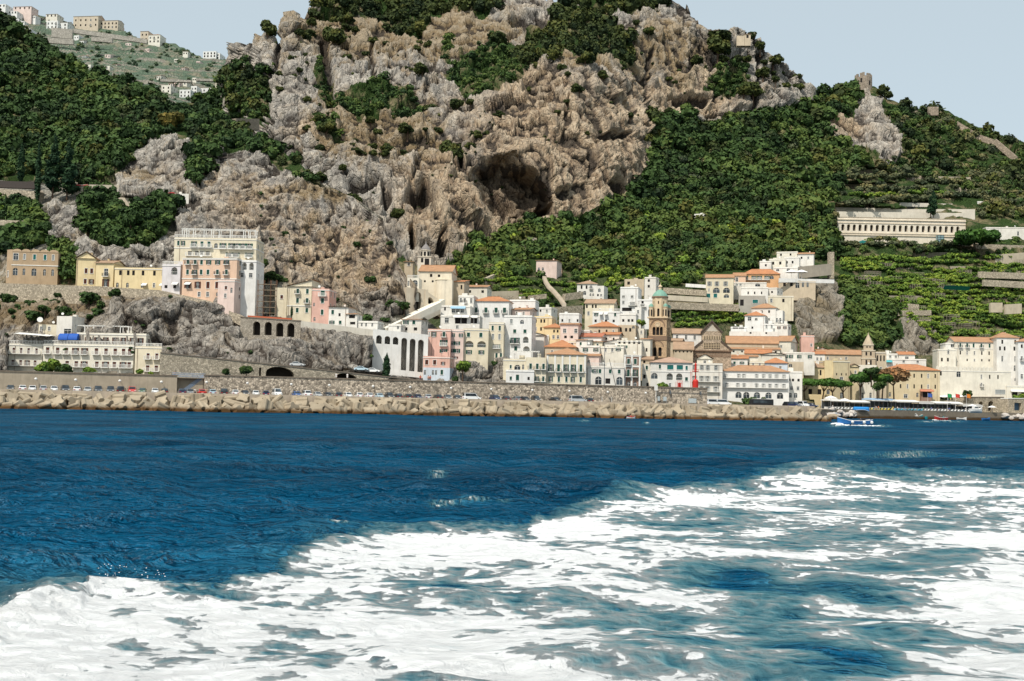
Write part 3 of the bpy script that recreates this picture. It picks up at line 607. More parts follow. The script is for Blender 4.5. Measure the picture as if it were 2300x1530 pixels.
# ================================================================ SEA
def build_sea():
    pxs = np.concatenate([np.linspace(-4200, -180, 60, endpoint=False), np.linspace(-180, 2480, 900), np.linspace(2480, 6400, 60)[1:]])
    dn = np.concatenate([[700, 560], CH*F/np.linspace(20.5, 715, 640), [14, 12, 10]])
    PXg, Dg = np.meshgrid(pxs, dn, indexing='ij')
    X = (PXg-1150)/F*Dg; Y = Dg; B = np.stack([X, Y, np.zeros_like(X)], -1)
    PYg = 875+.021*PXg+CH*F/Dg
    step = np.abs(np.gradient(Dg, axis=1)); dist = 1/(1+np.exp((step-.0)*0))
    g = np.random.default_rng(3); H = np.zeros_like(X)
    for k in range(26):
        lam = 2.2*1.13**k*.9; th = g.normal()*.75+1.9; ph = g.random()*6.28
        a = .0115*lam**.92*(.6+.8*g.random())*min(1, (6.5/lam)**1.1); att = np.clip((lam/2.2-step)/(lam/2.2)*1.4, 0, 1)
        u = (X*math.cos(th)+Y*math.sin(th))*2*math.pi/lam+ph+.8*perlin(B/(lam*2.3)+k)
        H += a*att*(np.sin(u)+.28*np.sin(2*u+1.6))
    H *= .8*(.55+.9*sstep(-.5, .5, perlin(B/23)))
    B2 = np.stack([X*.8+Y*.25, Y*1.0, 0*X], -1)
    a1 = np.clip(1-step/.55, 0, 1); H += a1*(.19*(fbm(B2/1.5, 3, .55, True)-.2)); a2 = np.clip(1-step/1.6, 0, 1); H += a2*.26*(fbm(B2/4.2+7, 2, .5, True)-.2)
    # wash of the ferry
    ex, ey = zip(*[(-4200, 1900), (-300, 1480), (0, 1405), (45, 1368), (110, 1345), (205, 1325), (225, 1290), (262, 1272), (330, 1280), (420, 1300), (520, 1312), (600, 1290), (690, 1240), (770, 1205), (860, 1183), (1000, 1184), (1190, 1185), (1215, 1163), (1330, 1132), (1430, 1102), (1600, 1086), (1720, 1062), (1800, 1050), (1880, 1041), (2000, 1050), (2150, 1058), (2300, 1062), (3000, 1090), (6400, 1200)])
    eb = np.interp(PXg, ex, ey)+np.interp(PXg, [0, 450, 900], [26, 14, 0]); wv = perlin(B/3+3)*14+perlin(B/1.1+5)*7
    s = PYg-eb+(wv+8*perlin(B/.4+6)+6*perlin(B/.17+8))*np.clip((PYg-950)/250, .15, 1.6)
    crest = np.exp(-((s-16)/30)**2)*np.clip(np.interp(PXg, [-300, 40, 200, 420, 650, 860, 1200, 1400, 1800, 2000, 2300], [.8, 1., .75, .45, .5, .8, .45, .35, .5, .3, .2]), 0, 1)
    H += crest*(.07+.07*sstep(480, 200, PXg))*(1+.5*perlin(B/.8))*sstep(-10, 10, s+8)
    roll = sstep(-5, 60, s)
    warp = np.stack([perlin(B/4+1), perlin(B/4+2), 0*X], -1)*1.6
    St = np.stack([X*.8+Y*.1, Y*1.05, 0*X], -1)
    n1 = fbm((St+warp)/3.4, 4, .55); n2 = fbm((St+warp*.6)/1.05+20, 3, .55, True); n3 = fbm(St/.33+40, 2, .6); n4 = fbm(np.stack([X/.12, Y/.7, 0*X], -1), 3, .6)
    gs = lambda cx, cy, w, h, t=0.: np.exp(-(((PXg-cx)-(PYg-cy)*t)/w)**2-((PYg-cy-(PXg-cx)*0)/h)**2)
    dens = np.interp(PXg, [0, 300, 900, 1500], [.62, .57, .54, .62])*sstep(0, 46, s)+.30*np.exp(-((s-22)/26)**2)*(s > -4)
    dens += .55*gs(150, 1440, 280, 110)+.20*gs(850, 1290, 260, 70)+.32*gs(1050, 1230, 260, 28)+.35*gs(2240, 1440, 140, 110)+.25*gs(2250, 1230, 90, 60)+.25*gs(1900, 1370, 110, 25)+.2*gs(600, 1500, 400, 60)+.15*gs(1350, 1240, 120, 40)+.22*gs(1800, 1420, 260, 16)+.2*gs(1000, 1420, 350, 40)
    hx, hy = perlin(B/5+51)+.5*perlin(B/1.7+52), perlin(St/4+53)+.7*perlin(St/1.2+54)
    for cx, cy, w, h, a in [(1740, 1312, 170, 24, 1.), (1600, 1300, 90, 16, .6), (2080, 1270, 120, 16, .8), (1480, 1380, 210, 12, .75), (1760, 1395, 90, 30, .9), (1850, 1450, 120, 26, .85), (1960, 1490, 90, 30, 1.), (1560, 1460, 100, 14, .7), (2010, 1130, 130, 16, .7), (1900, 1200, 200, 14, .55), (2120, 1180, 120, 12, .55), (1560, 1165, 110, 10, .65), (1880, 1085, 200, 14, .35), (2100, 1075, 160, 12, .5), (1300, 1480, 150, 14, .5), (1220, 1400, 160, 10, .6), (1600, 1260, 200, 10, .5), (560, 1345, 70, 12, .85), (330, 1385, 45, 10, .7), (440, 1405, 28, 9, .8), (690, 1400, 40, 12, .6), (600, 1445, 45, 12, .7), (370, 1470, 50, 10, .4), (390, 1330, 60, 10, .5), (640, 1225, 40, 12, .4), (830, 1218, 45, 10, .7), (1050, 1310, 100, 8, .5), (1500, 1520, 160, 16, .6), (1830, 1525, 90, 14, .7), (700, 1475, 200, 8, .45), (1400, 1300, 80, 10, .5), (1700, 1230, 130, 9, .5)]:
        dens -= a*.52*np.exp(-((PXg+hx*w*1.3-cx)/(w*1.25))**2-((PYg+hy*h*1.7-cy)/(h*1.5))**2)
    dk = np.clip(dens*2.2, 0, 1); val = dens+.95*n1*dk+.66*(n2-.15)*dk+.38*n3*dk+.12*n4*dk
    foam = sstep(.30, .70, val)
    # scattered whitecaps
    wc = 0
    for cx, cy, w, h in [(990, 1069, 16, 7), (1012, 1141, 30, 6), (1070, 1136, 30, 5), (995, 1148, 18, 4), (1315, 945, 10, 2), (1455, 950, 6, 2), (1880, 955, 16, 3), (1985, 957, 16, 2), (1910, 1015, 26, 3), (2030, 1022, 60, 4), (2090, 947, 24, 2.0), (2140, 947, 20, 1.6), (1350, 1132, 30, 4), (770, 1183, 28, 4), (1140, 1136, 14, 4), (2200, 1030, 50, 3), (160, 920, 7, 1.2), (284, 921, 6, 1.2)]:
        wc = np.maximum(wc, gs(cx, cy, w, h)*(.62+2.2*n4))
    fo = np.clip(np.maximum(val, wc*.9)*.8, 0, 1)
    aer = np.clip(sstep(.05, .75, val)*sstep(-8, 50, s), 0, 1)*np.clip(.45+np.interp(PXg, [300, 1100, 1700, 2300], [.1, .4, .7, .9])+.5*n1, 0, 1)
    H *= 1-.6*roll; H += roll*foam*(.01+.03*n1+.01*n2+.01*n3)*np.clip(1-step/1.2, 0, 1)
    B[..., 2] = H; nx, ny = X.shape; q = np.arange(nx*ny).reshape(nx, ny)
    Fc = np.stack([q[:-1, :-1], q[:-1, 1:], q[1:, 1:], q[1:, :-1]], -1).reshape(-1, 4)
    b = N('sea_water'); o = b.obj(geo=True); oa = b.obj(geo=True, scale=(.55, 1, 1), rot=(0, 0, rad(16)))
    ff = b.attr('foam'); fa = b.attr('aer')
    r0 = b.noise(oa, 4.5, 4, .6, .5); r1 = b.noise(oa, 1.5, 5, .62, .8); r2 = b.math('SUBTRACT', .5, b.math('ABSOLUTE', b.math('SUBTRACT', b.noise(oa, .45, 5, .62, .5), .5))); r3 = b.noise(oa, .09, 3, .5)
    h = b.math('ADD', b.math('MULTIPLY_ADD', r0, .10, b.math('MULTIPLY', r1, .5)), b.math('ADD', b.math('MULTIPLY', r2, 2.6), b.math('MULTIPLY', r3, .5)))
    deep = b.mix(b.ramp(r3, (.35, 0), (.65, 1)), (.003, .068, .15), (.004, .145, .30))
    col = b.mix(b.math('MULTIPLY', fa, .85), deep, (.10, .36, .44))
    of = b.obj(geo=True, scale=(.85, 1.05, 1), rot=(0, 0, rad(4))); fn = b.noise(of, 1.9, 9, .74, 1.4); fn2 = b.noise(of, .7, 4, .6, 1.5)
    fv = b.math('ADD', ff, b.math('MULTIPLY', b.ramp(ff, (.12, 0), (.3, 1)), b.math('ADD', b.math('MULTIPLY_ADD', fn, .8, -.4), b.math('MULTIPLY_ADD', fn2, .36, -.18))))
    fm = b.ramp(fv, (.13, 0), (.28, .40), (.46, .78), (.68, 1))
    mid = b.mix(fa, (.08, .33, .47), (.24, .74, .86))
    fc = b.ramp(fv, (.26, (.34, .66, .74)), (.46, (.64, .82, .85)), (.58, (.78, .84, .85)), (.74, (.95, .96, .96)))
    fc = b.mix(b.math('MULTIPLY', b.ramp(b.noise(b.obj(geo=True, scale=(.5, 1.1, 1)), 1.1, 6, .68, 1.8), (.55, 0), (.75, .5)), b.math('SUBTRACT', 1.05, b.ramp(fv, (.55, 0), (1., 1)))), fc, b.mix(fa, (.40, .53, .58), (.34, .62, .67)))
    col = b.mix(b.ramp(fv, (.0, 0), (.24, .95)), col, mid)
    col = b.mix(fm, col, fc); b.bump(b.math('ADD', b.math('MULTIPLY', h, b.math('SUBTRACT', 1.02, fm)), b.math('MULTIPLY', fm, b.math('MULTIPLY', fn, .05))), 1.0, 5.)
    m = b.out(col, b.mix(fm, (.07,)*3, (.9,)*3), IOR=1.33)
    fr = b.n('Fresnel'); fr.inputs['IOR'].default_value = 1.33; nrm = b.b.inputs['Normal'].links[0].from_socket; b.put(fr.inputs['Normal'], nrm)
    di = b.n('BsdfDiffuse'); b.put(di.inputs['Color'], col); b.put(di.inputs['Normal'], nrm); gl = b.n('BsdfGlossy'); gl.inputs['Roughness'].default_value = .06; gl.inputs['Color'].default_value = (.66, .88, 1., 1); b.put(gl.inputs['Normal'], nrm)
    ms = b.n('MixShader'); b.put(ms.inputs[0], b.math('MULTIPLY', b.math('MINIMUM', b.math('MULTIPLY', fr.outputs[0], .9), .62), b.math('SUBTRACT', 1., b.math('MAXIMUM', fm, b.ramp(fv, (.05, 0), (.3, .75)))))); b.put(ms.inputs[1], di.outputs[0]); b.put(ms.inputs[2], gl.outputs[0]); b.put(b.t.nodes['Material Output'].inputs['Surface'], ms.outputs[0])
    b.put(b.b.inputs['Specular IOR Level'], .45); b.put(b.b.inputs['Specular Tint'], b.mix(fm, (.40, .78, 1.0), (1., 1., 1.)))
    me = npmesh('sea', B.reshape(-1, 3), Fc, [m], True, {'foam': fo, 'aer': aer})
    tag(inst('sea', me), kind='structure')
    # flying drops over the breaking crest
    g = np.random.default_rng(8); cxs = np.concatenate([g.normal(20, 70, 600), g.uniform(150, 420, 120)])
    cy = np.interp(cxs, ex, ey); D = CH*F/(cy-(875+.021*cxs)+g.uniform(-6, 40, len(cxs))); C = np.stack([(cxs-1150)/F*D, D, -.05+np.abs(g.normal(size=len(D)))*.10*np.interp(cxs, [0, 300, 900], [1.6, 1, .35])], -1)
    V, Fi = ICV, ICF; R = g.uniform(.003, .012, len(C))
    VV = (V[None]*R[:, None, None]*np.array([1.5, 1, .9])+C[:, None]).reshape(-1, 3); FF = (Fi[None]+np.arange(len(C))[:, None, None]*len(V)).reshape(-1, 3)
    tag(inst('sea_spray', npmesh('sea_spray', VV, FF, [flat((.9, .92, .93), .5, var=.05, name='spray')])), kind='stuff')
build_sea()
# ================================================================ HARBOUR
def Dl(px, off):           # distance of a line parallel to the sea wall, off metres landward of its face
    return (314.1+off)/(1-.363*(px-1150)/F)
CONC = concrete((.44, .37, .28)); CONCL = concrete((.41, .34, .245), True, 'breakwater_concrete'); CAP = concrete((.22, .18, .14))
SEAW = stone((.50, .42, .33), 2.0, .95, 'sea_wall_stone'); RUBBLE = stone((.48, .41, .31), 2.0, .55, 'rubble_masonry')
WHITE = flat((.78, .77, .74), .6, var=.12); METAL = flat((.25, .26, .27), .4, .8); BLACK = flat((.02, .02, .022), .35); RED = flat((.55, .03, .02), .45, var=.2)
def span(name, label, cat, pxa, pxb, off, ztop, zbot, thick, mat, cap=None, extra=0.):
    A, B_ = PV(pxa, 900, Dl(pxa, off)), PV(pxb, 900, Dl(pxb, off)); d = B_-A; L = math.hypot(d[0], d[1])
    mb = MB(); n = max(1, int(L/12))
    for k in range(n): mb.box(L*k/n, L*(k+1)/n, 0, thick, zbot, ztop, mat, 'lr' if 0 < k < n-1 else '')
    o = mb.build(name, None, (A[0], A[1], 0), math.atan2(d[1], d[0])); tag(o, label, cat)
    if cap:
        c = MB(); c.box(-.1, L+.1, -.18, thick*.4, ztop+.003, ztop+.28, cap); c.build('coping', o)
    return o, L
wl, _ = span('sea_wall', 'long smooth grey concrete sea wall with graffiti behind parked cars', 'sea wall', -420, 396, 0, 8.45, -2, 3, CONC, CAP)
wr, WRL = span('sea_wall', 'long rubble stone sea wall running from blue staircase to red beacon', 'sea wall', 457, 1588, 0, 8.75, -2, 5, SEAW, CAP)
# recessed stair bay between the two walls, with its blue railings
sb, _ = span('stair_bay', 'recessed concrete bay holding the blue railed stairs between two sea walls', 'stair bay', 396, 457, 2.6, 8.0, -2, 3, CONC)
def stair():
    A, B_ = PV(396, 900, Dl(396, 0)), PV(457, 900, Dl(457, 0)); d = B_-A; L = math.hypot(d[0], d[1])
    t = empty('staircase', (A[0], A[1], 3.9), math.atan2(d[1], d[0]), 'outside staircase with pale blue railings climbing the sea wall', 'staircase')
    BL = flat((.30, .42, .60), .5); m = MB(); n = 16; x0, x1 = .2*L, L-.2; 
    for k in range(n): m.box(x0+(x1-x0)*k/n, x0+(x1-x0)*(k+1)/n+.02, .9, 2.5, 0, 4.2*(k+1)/n*.96, CONC, 'd')
    m.build('flight', t)
    def rail(p, q, name, lift):
        r = MB(); q_ = int((Vector(q)-Vector(p)).length/.28)
        for h in (0.1, .55, 1.0): r.bar((p[0], p[1], p[2]+h), (q[0], q[1], q[2]+h), .07, BL)
        for k in range(q_+1):
            u = k/q_; x = p[0]+(q[0]-p[0])*u; z = p[2]+(q[2]-p[2])*u; r.box(x-.025, x+.025, p[1]-.025, p[1]+.025, z, z+1.0, BL)
        r.build(name, t)
    rail((x0, .85, 0), (x1, .85, 4.1), 'railing', 0); rail((-1.2, .1, 4.4), (L+.2, .1, 4.3), 'railing', 0)
    g = MB(); g.box(-1.2, L+.2, .15, 2.4, 4.1, 4.28, CONC); g.build('landing', t)
stair()
qm = MB()
A, B_ = PV(-420, 900, Dl(-420, -11)), PV(1588, 900, Dl(1588, -11)); C_ = PV(1850, 900, 352)
q1, L1 = span('quay', None, None, -420, 1830, -11.2, 4.3, -3, .9, concrete((.50, .42, .33), name='quay_concrete')); tag(q1, 'pale concrete edge of the long quay above the tumbled blocks', 'quay')
# paved ground: one sheet from quay edge to the town, and the beach front
gm = MB(); ASPH = concrete((.24, .22, .2), name='paving')
pts = [(-420, Dl(-420, -10.5), 3.85), (1830, Dl(1830, -10.5), 3.85), (1850, 400, 3.85), (1600, 430, 3.85), (1588, Dl(1588, 6), 3.85), (-420, Dl(-420, 6), 3.85)]
gm.face([((p-1150)/F*d, d, z) for p, d, z in pts], ASPH); o = gm.build('quay_paving'); tag(o, kind='structure')
gm = MB(); g2 = [(1790, 372, 3.3), (1850, 405, 3.3), (1900, 433, 3.3), (2100, 458, 3.3), (2450, 495, 3.3), (2450, 520, 3.3), (2100, 486, 3.3), (1880, 470, 3.3), (1700, 440, 3.75), (1790, 400, 3.75)]
gm.face([((p-1150)/F*d, d, z) for p, d, z in g2], concrete((.4, .35, .28), name='beach_paving')); tag(gm.build('beach_front'), kind='structure')
def lineD(pts):
    def f(px): return float(np.interp(px, [p[0] for p in pts], [p[1] for p in pts]))
    return f
bq = lineD([(1845, 405), (1900, 432), (2100, 457), (2450, 494)])
CLAMP = []
def wall_line(name, label, cat, a, b, zb, thick, mat, holes=(), cap=None, dep=2.5, backs=None, group=None, H=None, ztop=None):
    """wall between two photo points a=(px,py_top,D), b; holes (px, half width px, top py, bottom py, arched)"""
    A, B_ = P(*a), P(*b); d = B_-A; L = math.hypot(d.x, d.y); sl = (B_.z-A.z)/L
    T = lambda x, y, z: (x, y, z+sl*x)
    h = H if H else A.z-zb
    hs = []
    for (px, hw, yt, yb, ar) in holes:
        f = (px-a[0])/(b[0]-a[0]); D = a[2]+(b[2]-a[2])*f; f = f*a[2]/(D) if False else f; k = D/F
        # solve position along the wall for this column
        kk = (px-1150)/F; t = (kk*A.y-A.x)/((B_.x-A.x)-kk*(B_.y-A.y)); x = t*L; D = A.y+(B_.y-A.y)*t; w = hw*D/F*L/abs(d.x)
        zt = P(px, yt, D).z-A.z-sl*x; zz = max(P(px, yb, D).z-A.z-sl*x, -h+.02)
        if zt > -.05: zt = -.05
        hs.append((x-w, x+w, zz, zt, ar, dep))
    mb = MB(); mb.facade(0, L, -h, 0, hs, mat, T=T)
    CLAMP.append((a[0], b[0], a[1], b[1], None, a[2], b[2], h, dep if hs else 0))
    mb.face([T(0, 0, 0), T(L, 0, 0), T(L, thick, 0), T(0, thick, 0)], mat); mb.face([T(0, 0, -h), T(0, 0, 0), T(0, thick, 0), T(0, thick, -h)], mat); mb.face([T(L, 0, -h), T(L, thick, -h), T(L, thick, 0), T(L, 0, 0)], mat)
    mb.face([T(0, thick, -h), T(0, thick, 0), T(L, thick, 0), T(L, thick, -h)], mat)
    o = mb.build(name, None, A, math.atan2(d.y, d.x)); tag(o, label, cat, group)
    if hs:
        bm_ = backs or flat((.05, .042, .035), .95)
        q = MB()
        for hh in hs: q.face([T(hh[0], dep, hh[2]), T(hh[1], dep, hh[2]), T(hh[1], dep, hh[3]), T(hh[0], dep, hh[3])], bm_)
        q.build('recess', o)
    if cap:
        c = MB(); n = max(1, int(L/6))
        for k in range(n):
            x0, x1 = L*k/n, L*(k+1)/n
            v = [T(x0, -.15, .003), T(x1, -.15, .003), T(x1, thick*.5, .003), T(x0, thick*.5, .003)]; u = [(p[0], p[1], p[2]+.32) for p in v]
            for f_ in ((0, 1, 5, 4), (1, 2, 6, 5), (2, 3, 7, 6), (3, 0, 4, 7), (4, 5, 6, 7)): c.face([(v+u)[i] for i in f_], cap)
        c.build('coping', o)
    return o
# quay wall at the beach
for k, (xa, xb) in enumerate([(1845, 1900), (1900, 2100), (2100, 2450)]):
    a, b = PZ(xa, bq(xa), 3.28), PZ(xb, bq(xb), 3.28); d = b-a; L = math.hypot(d.x, d.y); mb = MB(); mb.box(0, L, 0, 1, -5.5, 0, concrete((.26, .22, .17), True, 'harbour_concrete')); mb.box(0, L, -1.4, -.003, -5.5, -2.0, concrete((.17, .15, .12), True, 'harbour_step'))
    tag(mb.build('quay_wall', None, a, math.atan2(d.y, d.x)), ['short grey harbour wall end beside the white boulders', 'long grey concrete harbour wall below the beach pavilions', 'grey harbour wall at the far right below stone arches'][k], 'quay wall')
# ---------------------------------------------------------------- breakwater blocks
def block_mesh(sx, sy, sz, notch):
    mb = MB(); a = sx/2; b = sz/2; n = notch; c = .16*sx; h = .25*sx
    poly = [(-a, -b+.12*sz), (-a+.12*sx, -b), (-h, -b), (-h*.55, -b+n), (h*.55, -b+n), (h, -b), (a-.12*sx, -b), (a, -b+.12*sz), (a, -.25*sz), (a-n, -.13*sz), (a-n, .13*sz), (a, .25*sz), (a, b-.12*sz), (a-.12*sx, b), (h, b), (h*.55, b-n), (-h*.55, b-n), (-h, b), (-a+.12*sx, b), (-a, b-.12*sz), (-a, .25*sz), (-a+n, .13*sz), (-a+n, -.13*sz), (-a, -.25*sz)]
    cz = .06; inner = [(x*.955, z*.955) for x, z in poly]
    y0, y1 = -sy/2, sy/2
    mb.face([(x, y0, z) for x, z in inner], CONCL); mb.face([(x, y1, z) for x, z in inner[::-1]], CONCL); N_ = len(poly)
    for k in range(N_):
        l = (k+1) % N_; p, q, r, t = poly[k], poly[l], inner[k], inner[l]
        mb.face([(r[0], y0, r[1]), (t[0], y0, t[1]), (q[0], y0+.08, q[1]), (p[0], y0+.08, p[1])], CONCL)
        mb.face([(p[0], y0+.08, p[1]), (q[0], y0+.08, q[1]), (q[0], y1-.08, q[1]), (p[0], y1-.08, p[1])], CONCL)
        mb.face([(p[0], y1-.08, p[1]), (q[0], y1-.08, q[1]), (t[0], y1, t[1]), (r[0], y1, r[1])], CONCL)
    return mb.mesh('breakwater_block')
BLK = [block_mesh(3.1, 2.9, 3.0, .26), block_mesh(3.5, 2.5, 2.8, .36), block_mesh(2.8, 3.3, 2.8, .2)]
g = np.random.default_rng(21); nb = 0
def addblock(px, off, z, stand=False):
    global nb
    D = Dl(px, off); p = PZ(px, D, z); o = bpy.data.objects.new('breakwater_block', BLK[int(g.integers(3))]); o.location = p
    if stand: o.rotation_euler = (g.normal()*.06+math.pi/2*(g.random() < .5), g.normal()*.06, .35+g.normal()*.1+math.pi/2*int(g.integers(2)))
    else: o.rotation_euler = (g.normal()*.5+math.pi/2*int(g.integers(2)), g.normal()*.55, g.uniform(0, 6.28))
    s = g.uniform(.85, 1.12); o.scale = (s, s, s); link(o); nb += 1
    tag(o, 'pale tan concrete breakwater block with notched sides, tumbled below the quay', 'concrete block', 'concrete blocks of the breakwater')
px = -30.
while px < 1835:                       # upright back row against the quay
    if g.random() < .8: addblock(px, -13.0, 2.35+g.normal()*.25, g.random() < .72)
    px += g.uniform(22, 30)
for row, (off, z, sp) in enumerate([(-15.6, 1.6, 29), (-18.4, .55, 30), (-21.0, -.5, 31)]):
    px = -35.+row*9
    while px < 1850+row*6:
        addblock(px+g.normal()*4, off+g.normal()*.5, z+g.normal()*.35); px += g.uniform(.8, 1.2)*sp
print('blocks', nb)
core = MB(); rr = []
for k in range(0, 95):
    px = -60+k*20.4; z = 2.3+g.normal()*.25; a = PZ(px, Dl(px, -11.3), z); b = PZ(px, Dl(px, -22.6), -1.4+g.normal()*.2); rr.append((a, b))
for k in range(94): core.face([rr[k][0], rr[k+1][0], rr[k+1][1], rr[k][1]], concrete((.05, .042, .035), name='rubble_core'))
tag(core.build('rubble_slope'), kind='structure')
# rounded rocks at the end of the breakwater and the far right
def rock(px, D, z, r, label, group, mat, name='boulder'):
    V = ICV*(1+.32*perlin(ICV*1.3+px*.13)[:, None]+.16*perlin(ICV*3+px*.7)[:, None])*np.array([r*1.15, r, r*.75])
    o = inst(name, npmesh(name, V, ICF, [mat], False), None, PZ(px, D, z), px); tag(o, label, 'boulder', group)
RK = concrete((.38, .30, .21), True, 'rock'); RKW = concrete((.55, .5, .45), True, 'pale_rock')
for px in (1842, 1848, 1856, 1863, 1871): rock(px+g.normal(), 366+(px-1842)*.9+g.normal()*2, .6+g.normal()*.3, g.uniform(1.1, 1.9), 'brown boulder at the tip of the breakwater', 'boulders at the breakwater tip', RK)
for px in np.linspace(1866, 1918, 16): rock(px, 405+(px-1866)*.45+g.normal()*3, 1.3+g.normal()*.6, g.uniform(.7, 1.5), 'white boulder piled between the breakwater tip and harbour wall', 'white boulders by the harbour wall', RKW)
for px in np.linspace(2258, 2330, 20): rock(px, 476+g.normal()*3, .8+abs(g.normal())*1.0, g.uniform(.9, 1.7), 'white boulder piled at the foot of the right-hand harbour wall', 'white boulders at the far right', RKW)
# ---------------------------------------------------------------- cars
PAINTS = dict(black=(.012, .012, .014), dark=(.03, .033, .04), navy=(.012, .022, .07), blue=(.03, .10, .3), white=(.8, .8, .79), silver=(.45, .47, .48), grey=(.16, .17, .18), paleblue=(.42, .55, .62), red=(.55, .03, .015), green=(.05, .12, .06))
def paint(c):
    k = ('car', c)
    if k not in MC:
        b = N('car_paint'); MC[k] = b.out(PAINTS[c], .3, Specular_IOR_Level=.5, Coat_Weight=.6)
    return MC[k]
GL = glass(); TYRE = flat((.015, .015, .015), .9); LAMP = flat((.75, .75, .72), .2); RLAMP = flat((.4, .02, .02), .3); PLATE = flat((.7, .7, .68), .5)
def shell(profile, w, tuck, mat, z_tuck):
    """body lofted across its width: profile in yz, rounded in plan"""
    mb = MB(); st = [(-1, .86, tuck), (-.93, .97, tuck*.6), (-.5, 1, 0), (.5, 1, 0), (.93, .97, tuck*.6), (1, .86, tuck)]
    cy = sum(p[0] for p in profile)/len(profile); R = []
    for u, k, t in st:
        R.append([(u*w/2*(1-(t*.5 if z > z_tuck else 0)), cy+(y-cy)*k, z-(.05*(1-k)*8 if z > .4 else 0)*.3) for y, z in profile])
    n = len(profile)
    for a in range(len(R)-1):
        for i in range(n): mb.face([R[a][i], R[a][(i+1) % n], R[a+1][(i+1) % n], R[a+1][i]], mat)
    mb.face(R[0], mat); mb.face(R[-1][::-1], mat); return mb
def make_car(kind):
    """front of the car at -y"""
    L, w, H, hood = dict(hatch=(3.9, 1.7, 1.48, .95), saloon=(4.4, 1.75, 1.45, 1.15), suv=(4.5, 1.85, 1.75, 1.1), van=(4.9, 1.95, 2.05, .9))[kind]
    t = bpy.data.objects.new('parked_car', None); link(t); bh = .95 if kind != 'suv' else 1.08
    if kind == 'van': bh = 1.15
    M = paint('white'); y0, y1 = -L/2, L/2
    prof = [(y0, .3), (y0-.03, .55), (y0+.06, .74), (y0+hood, bh), (y1-.25, bh+.02), (y1, bh-.12), (y1+.03, .5), (y1-.05, .3)]
    shell(prof, w, .12, M, .7).build('body', t, smooth=False)
    b1 = .35 if kind in ('hatch', 'suv') else (.95 if kind == 'saloon' else .12)
    cab = [(y0+hood-.05, bh-.02), (y0+hood+.62, H-.06), (y0+hood+.95, H), (y1-b1-.45, H), (y1-b1-.2, H-.08), (y1-.18 if b1 < .9 else y1-.5, bh-.02)]
    shell(cab, w*.9, .34, M, bh+.1).build('roof', t)
    def glz(name, pts): m = MB(); m.face(pts, GL); m.build(name, t)
    a, c = cab[0], cab[1]; W1, W2 = w*.39, w*.33
    yo = -.05; glz('windscreen', [(-W1, a[0]+.08+yo, a[1]+.08), (W1, a[0]+.08+yo, a[1]+.08), (W2, c[0]-.04+yo, c[1]-.03), (-W2, c[0]-.04+yo, c[1]-.03)])
    e, f = cab[4], cab[5]; glz('rear_window', [(-W1, f[0]+.02, f[1]+.12), (W1, f[0]+.02, f[1]+.12), (W2, e[0]+.07, e[1]-.02), (-W2, e[0]+.07, e[1]-.02)])
    for s in (-1, 1): glz('side_window', [(s*w*.455, a[0]+.35, a[1]+.05), (s*w*.455, f[0]-.25, f[1]+.06), (s*w*.40, e[0]-.12, e[1]-.06), (s*w*.40, c[0]+.12, c[1]-.06)])
    for sx in (-1, 1):
        for yy in (y0+.75, y1-.75):
            m = MB(); pr = [(.0, -.11), (.2, -.11), (.31, -.1), (.33, 0), (.31, .1), (.2, .11), (0, .11)]
            for k in range(12):
                a0, a1_ = k*math.pi/6, (k+1)*math.pi/6
                for (r0, x0), (r1, x1) in zip(pr, pr[1:]):
                    q = [(x0, r0*math.cos(a0), r0*math.sin(a0)), (x0, r0*math.cos(a1_), r0*math.sin(a1_)), (x1, r1*math.cos(a1_), r1*math.sin(a1_)), (x1, r1*math.cos(a0), r1*math.sin(a0))]
                    m.face(q, TYRE if r0+r1 > .45 else METAL)
            m.build('wheel', t, (sx*(w/2-.1), yy, .33))
        for yy, mm, nm in ((y0+.0, LAMP, 'headlight'), (y1+.0, RLAMP, 'tail_light')):
            m = MB(); m.box(-.2, .2, -.06, .06, -.08, .09, mm); m.build(nm, t, (sx*w*.33, yy, .68 if kind != 'van' else .85))
    for yy in (y0-.05, y1+.05):
        m = MB(); m.box(-.26, .26, -.02, .02, -.06, .06, PLATE); m.build('number_plate', t, (0, yy, .48))
    m = MB()
    for s in (-1, 1): m.box(s*w*.5-.02, s*w*.5+.16*s, -.06, .06, -.07, .08, BLACK)
    m.build('mirrors', t, (0, y0+hood+.35, bh+.1)); return t
CARP = {k: make_car(k) for k in ('hatch', 'saloon', 'suv', 'van')}; used = set(); ncar = 0
def put_car(px, col, kind='hatch', off=-5.2, rz=None, label=None, D=None, z=3.86, group='cars parked along the quay'):
    global ncar; ncar += 1; src = CARP[kind]
    t = src if kind not in used else copy_tree(src); used.add(kind)
    t.location = PZ(px, Dl(px, off) if D is None else D, z); t.rotation_euler = (0, 0, (.35+RNG.normal()*.07+(math.pi if RNG.random() < .3 else 0)) if rz is None else rz)
    for ch in t.children:
        if ch.name.split('.')[0] in ('body', 'roof'): ch.material_slots[0].link = 'OBJECT'; ch.material_slots[0].material = paint(col)
    tag(t, label or f'{ordn(ncar)} parked vehicle from the left along the quay, a {dict(dark="dark grey", paleblue="pale blue").get(col, col)} {dict(hatch="hatchback", saloon="saloon", suv="tall estate car", van="van")[kind]}', 'car', group)
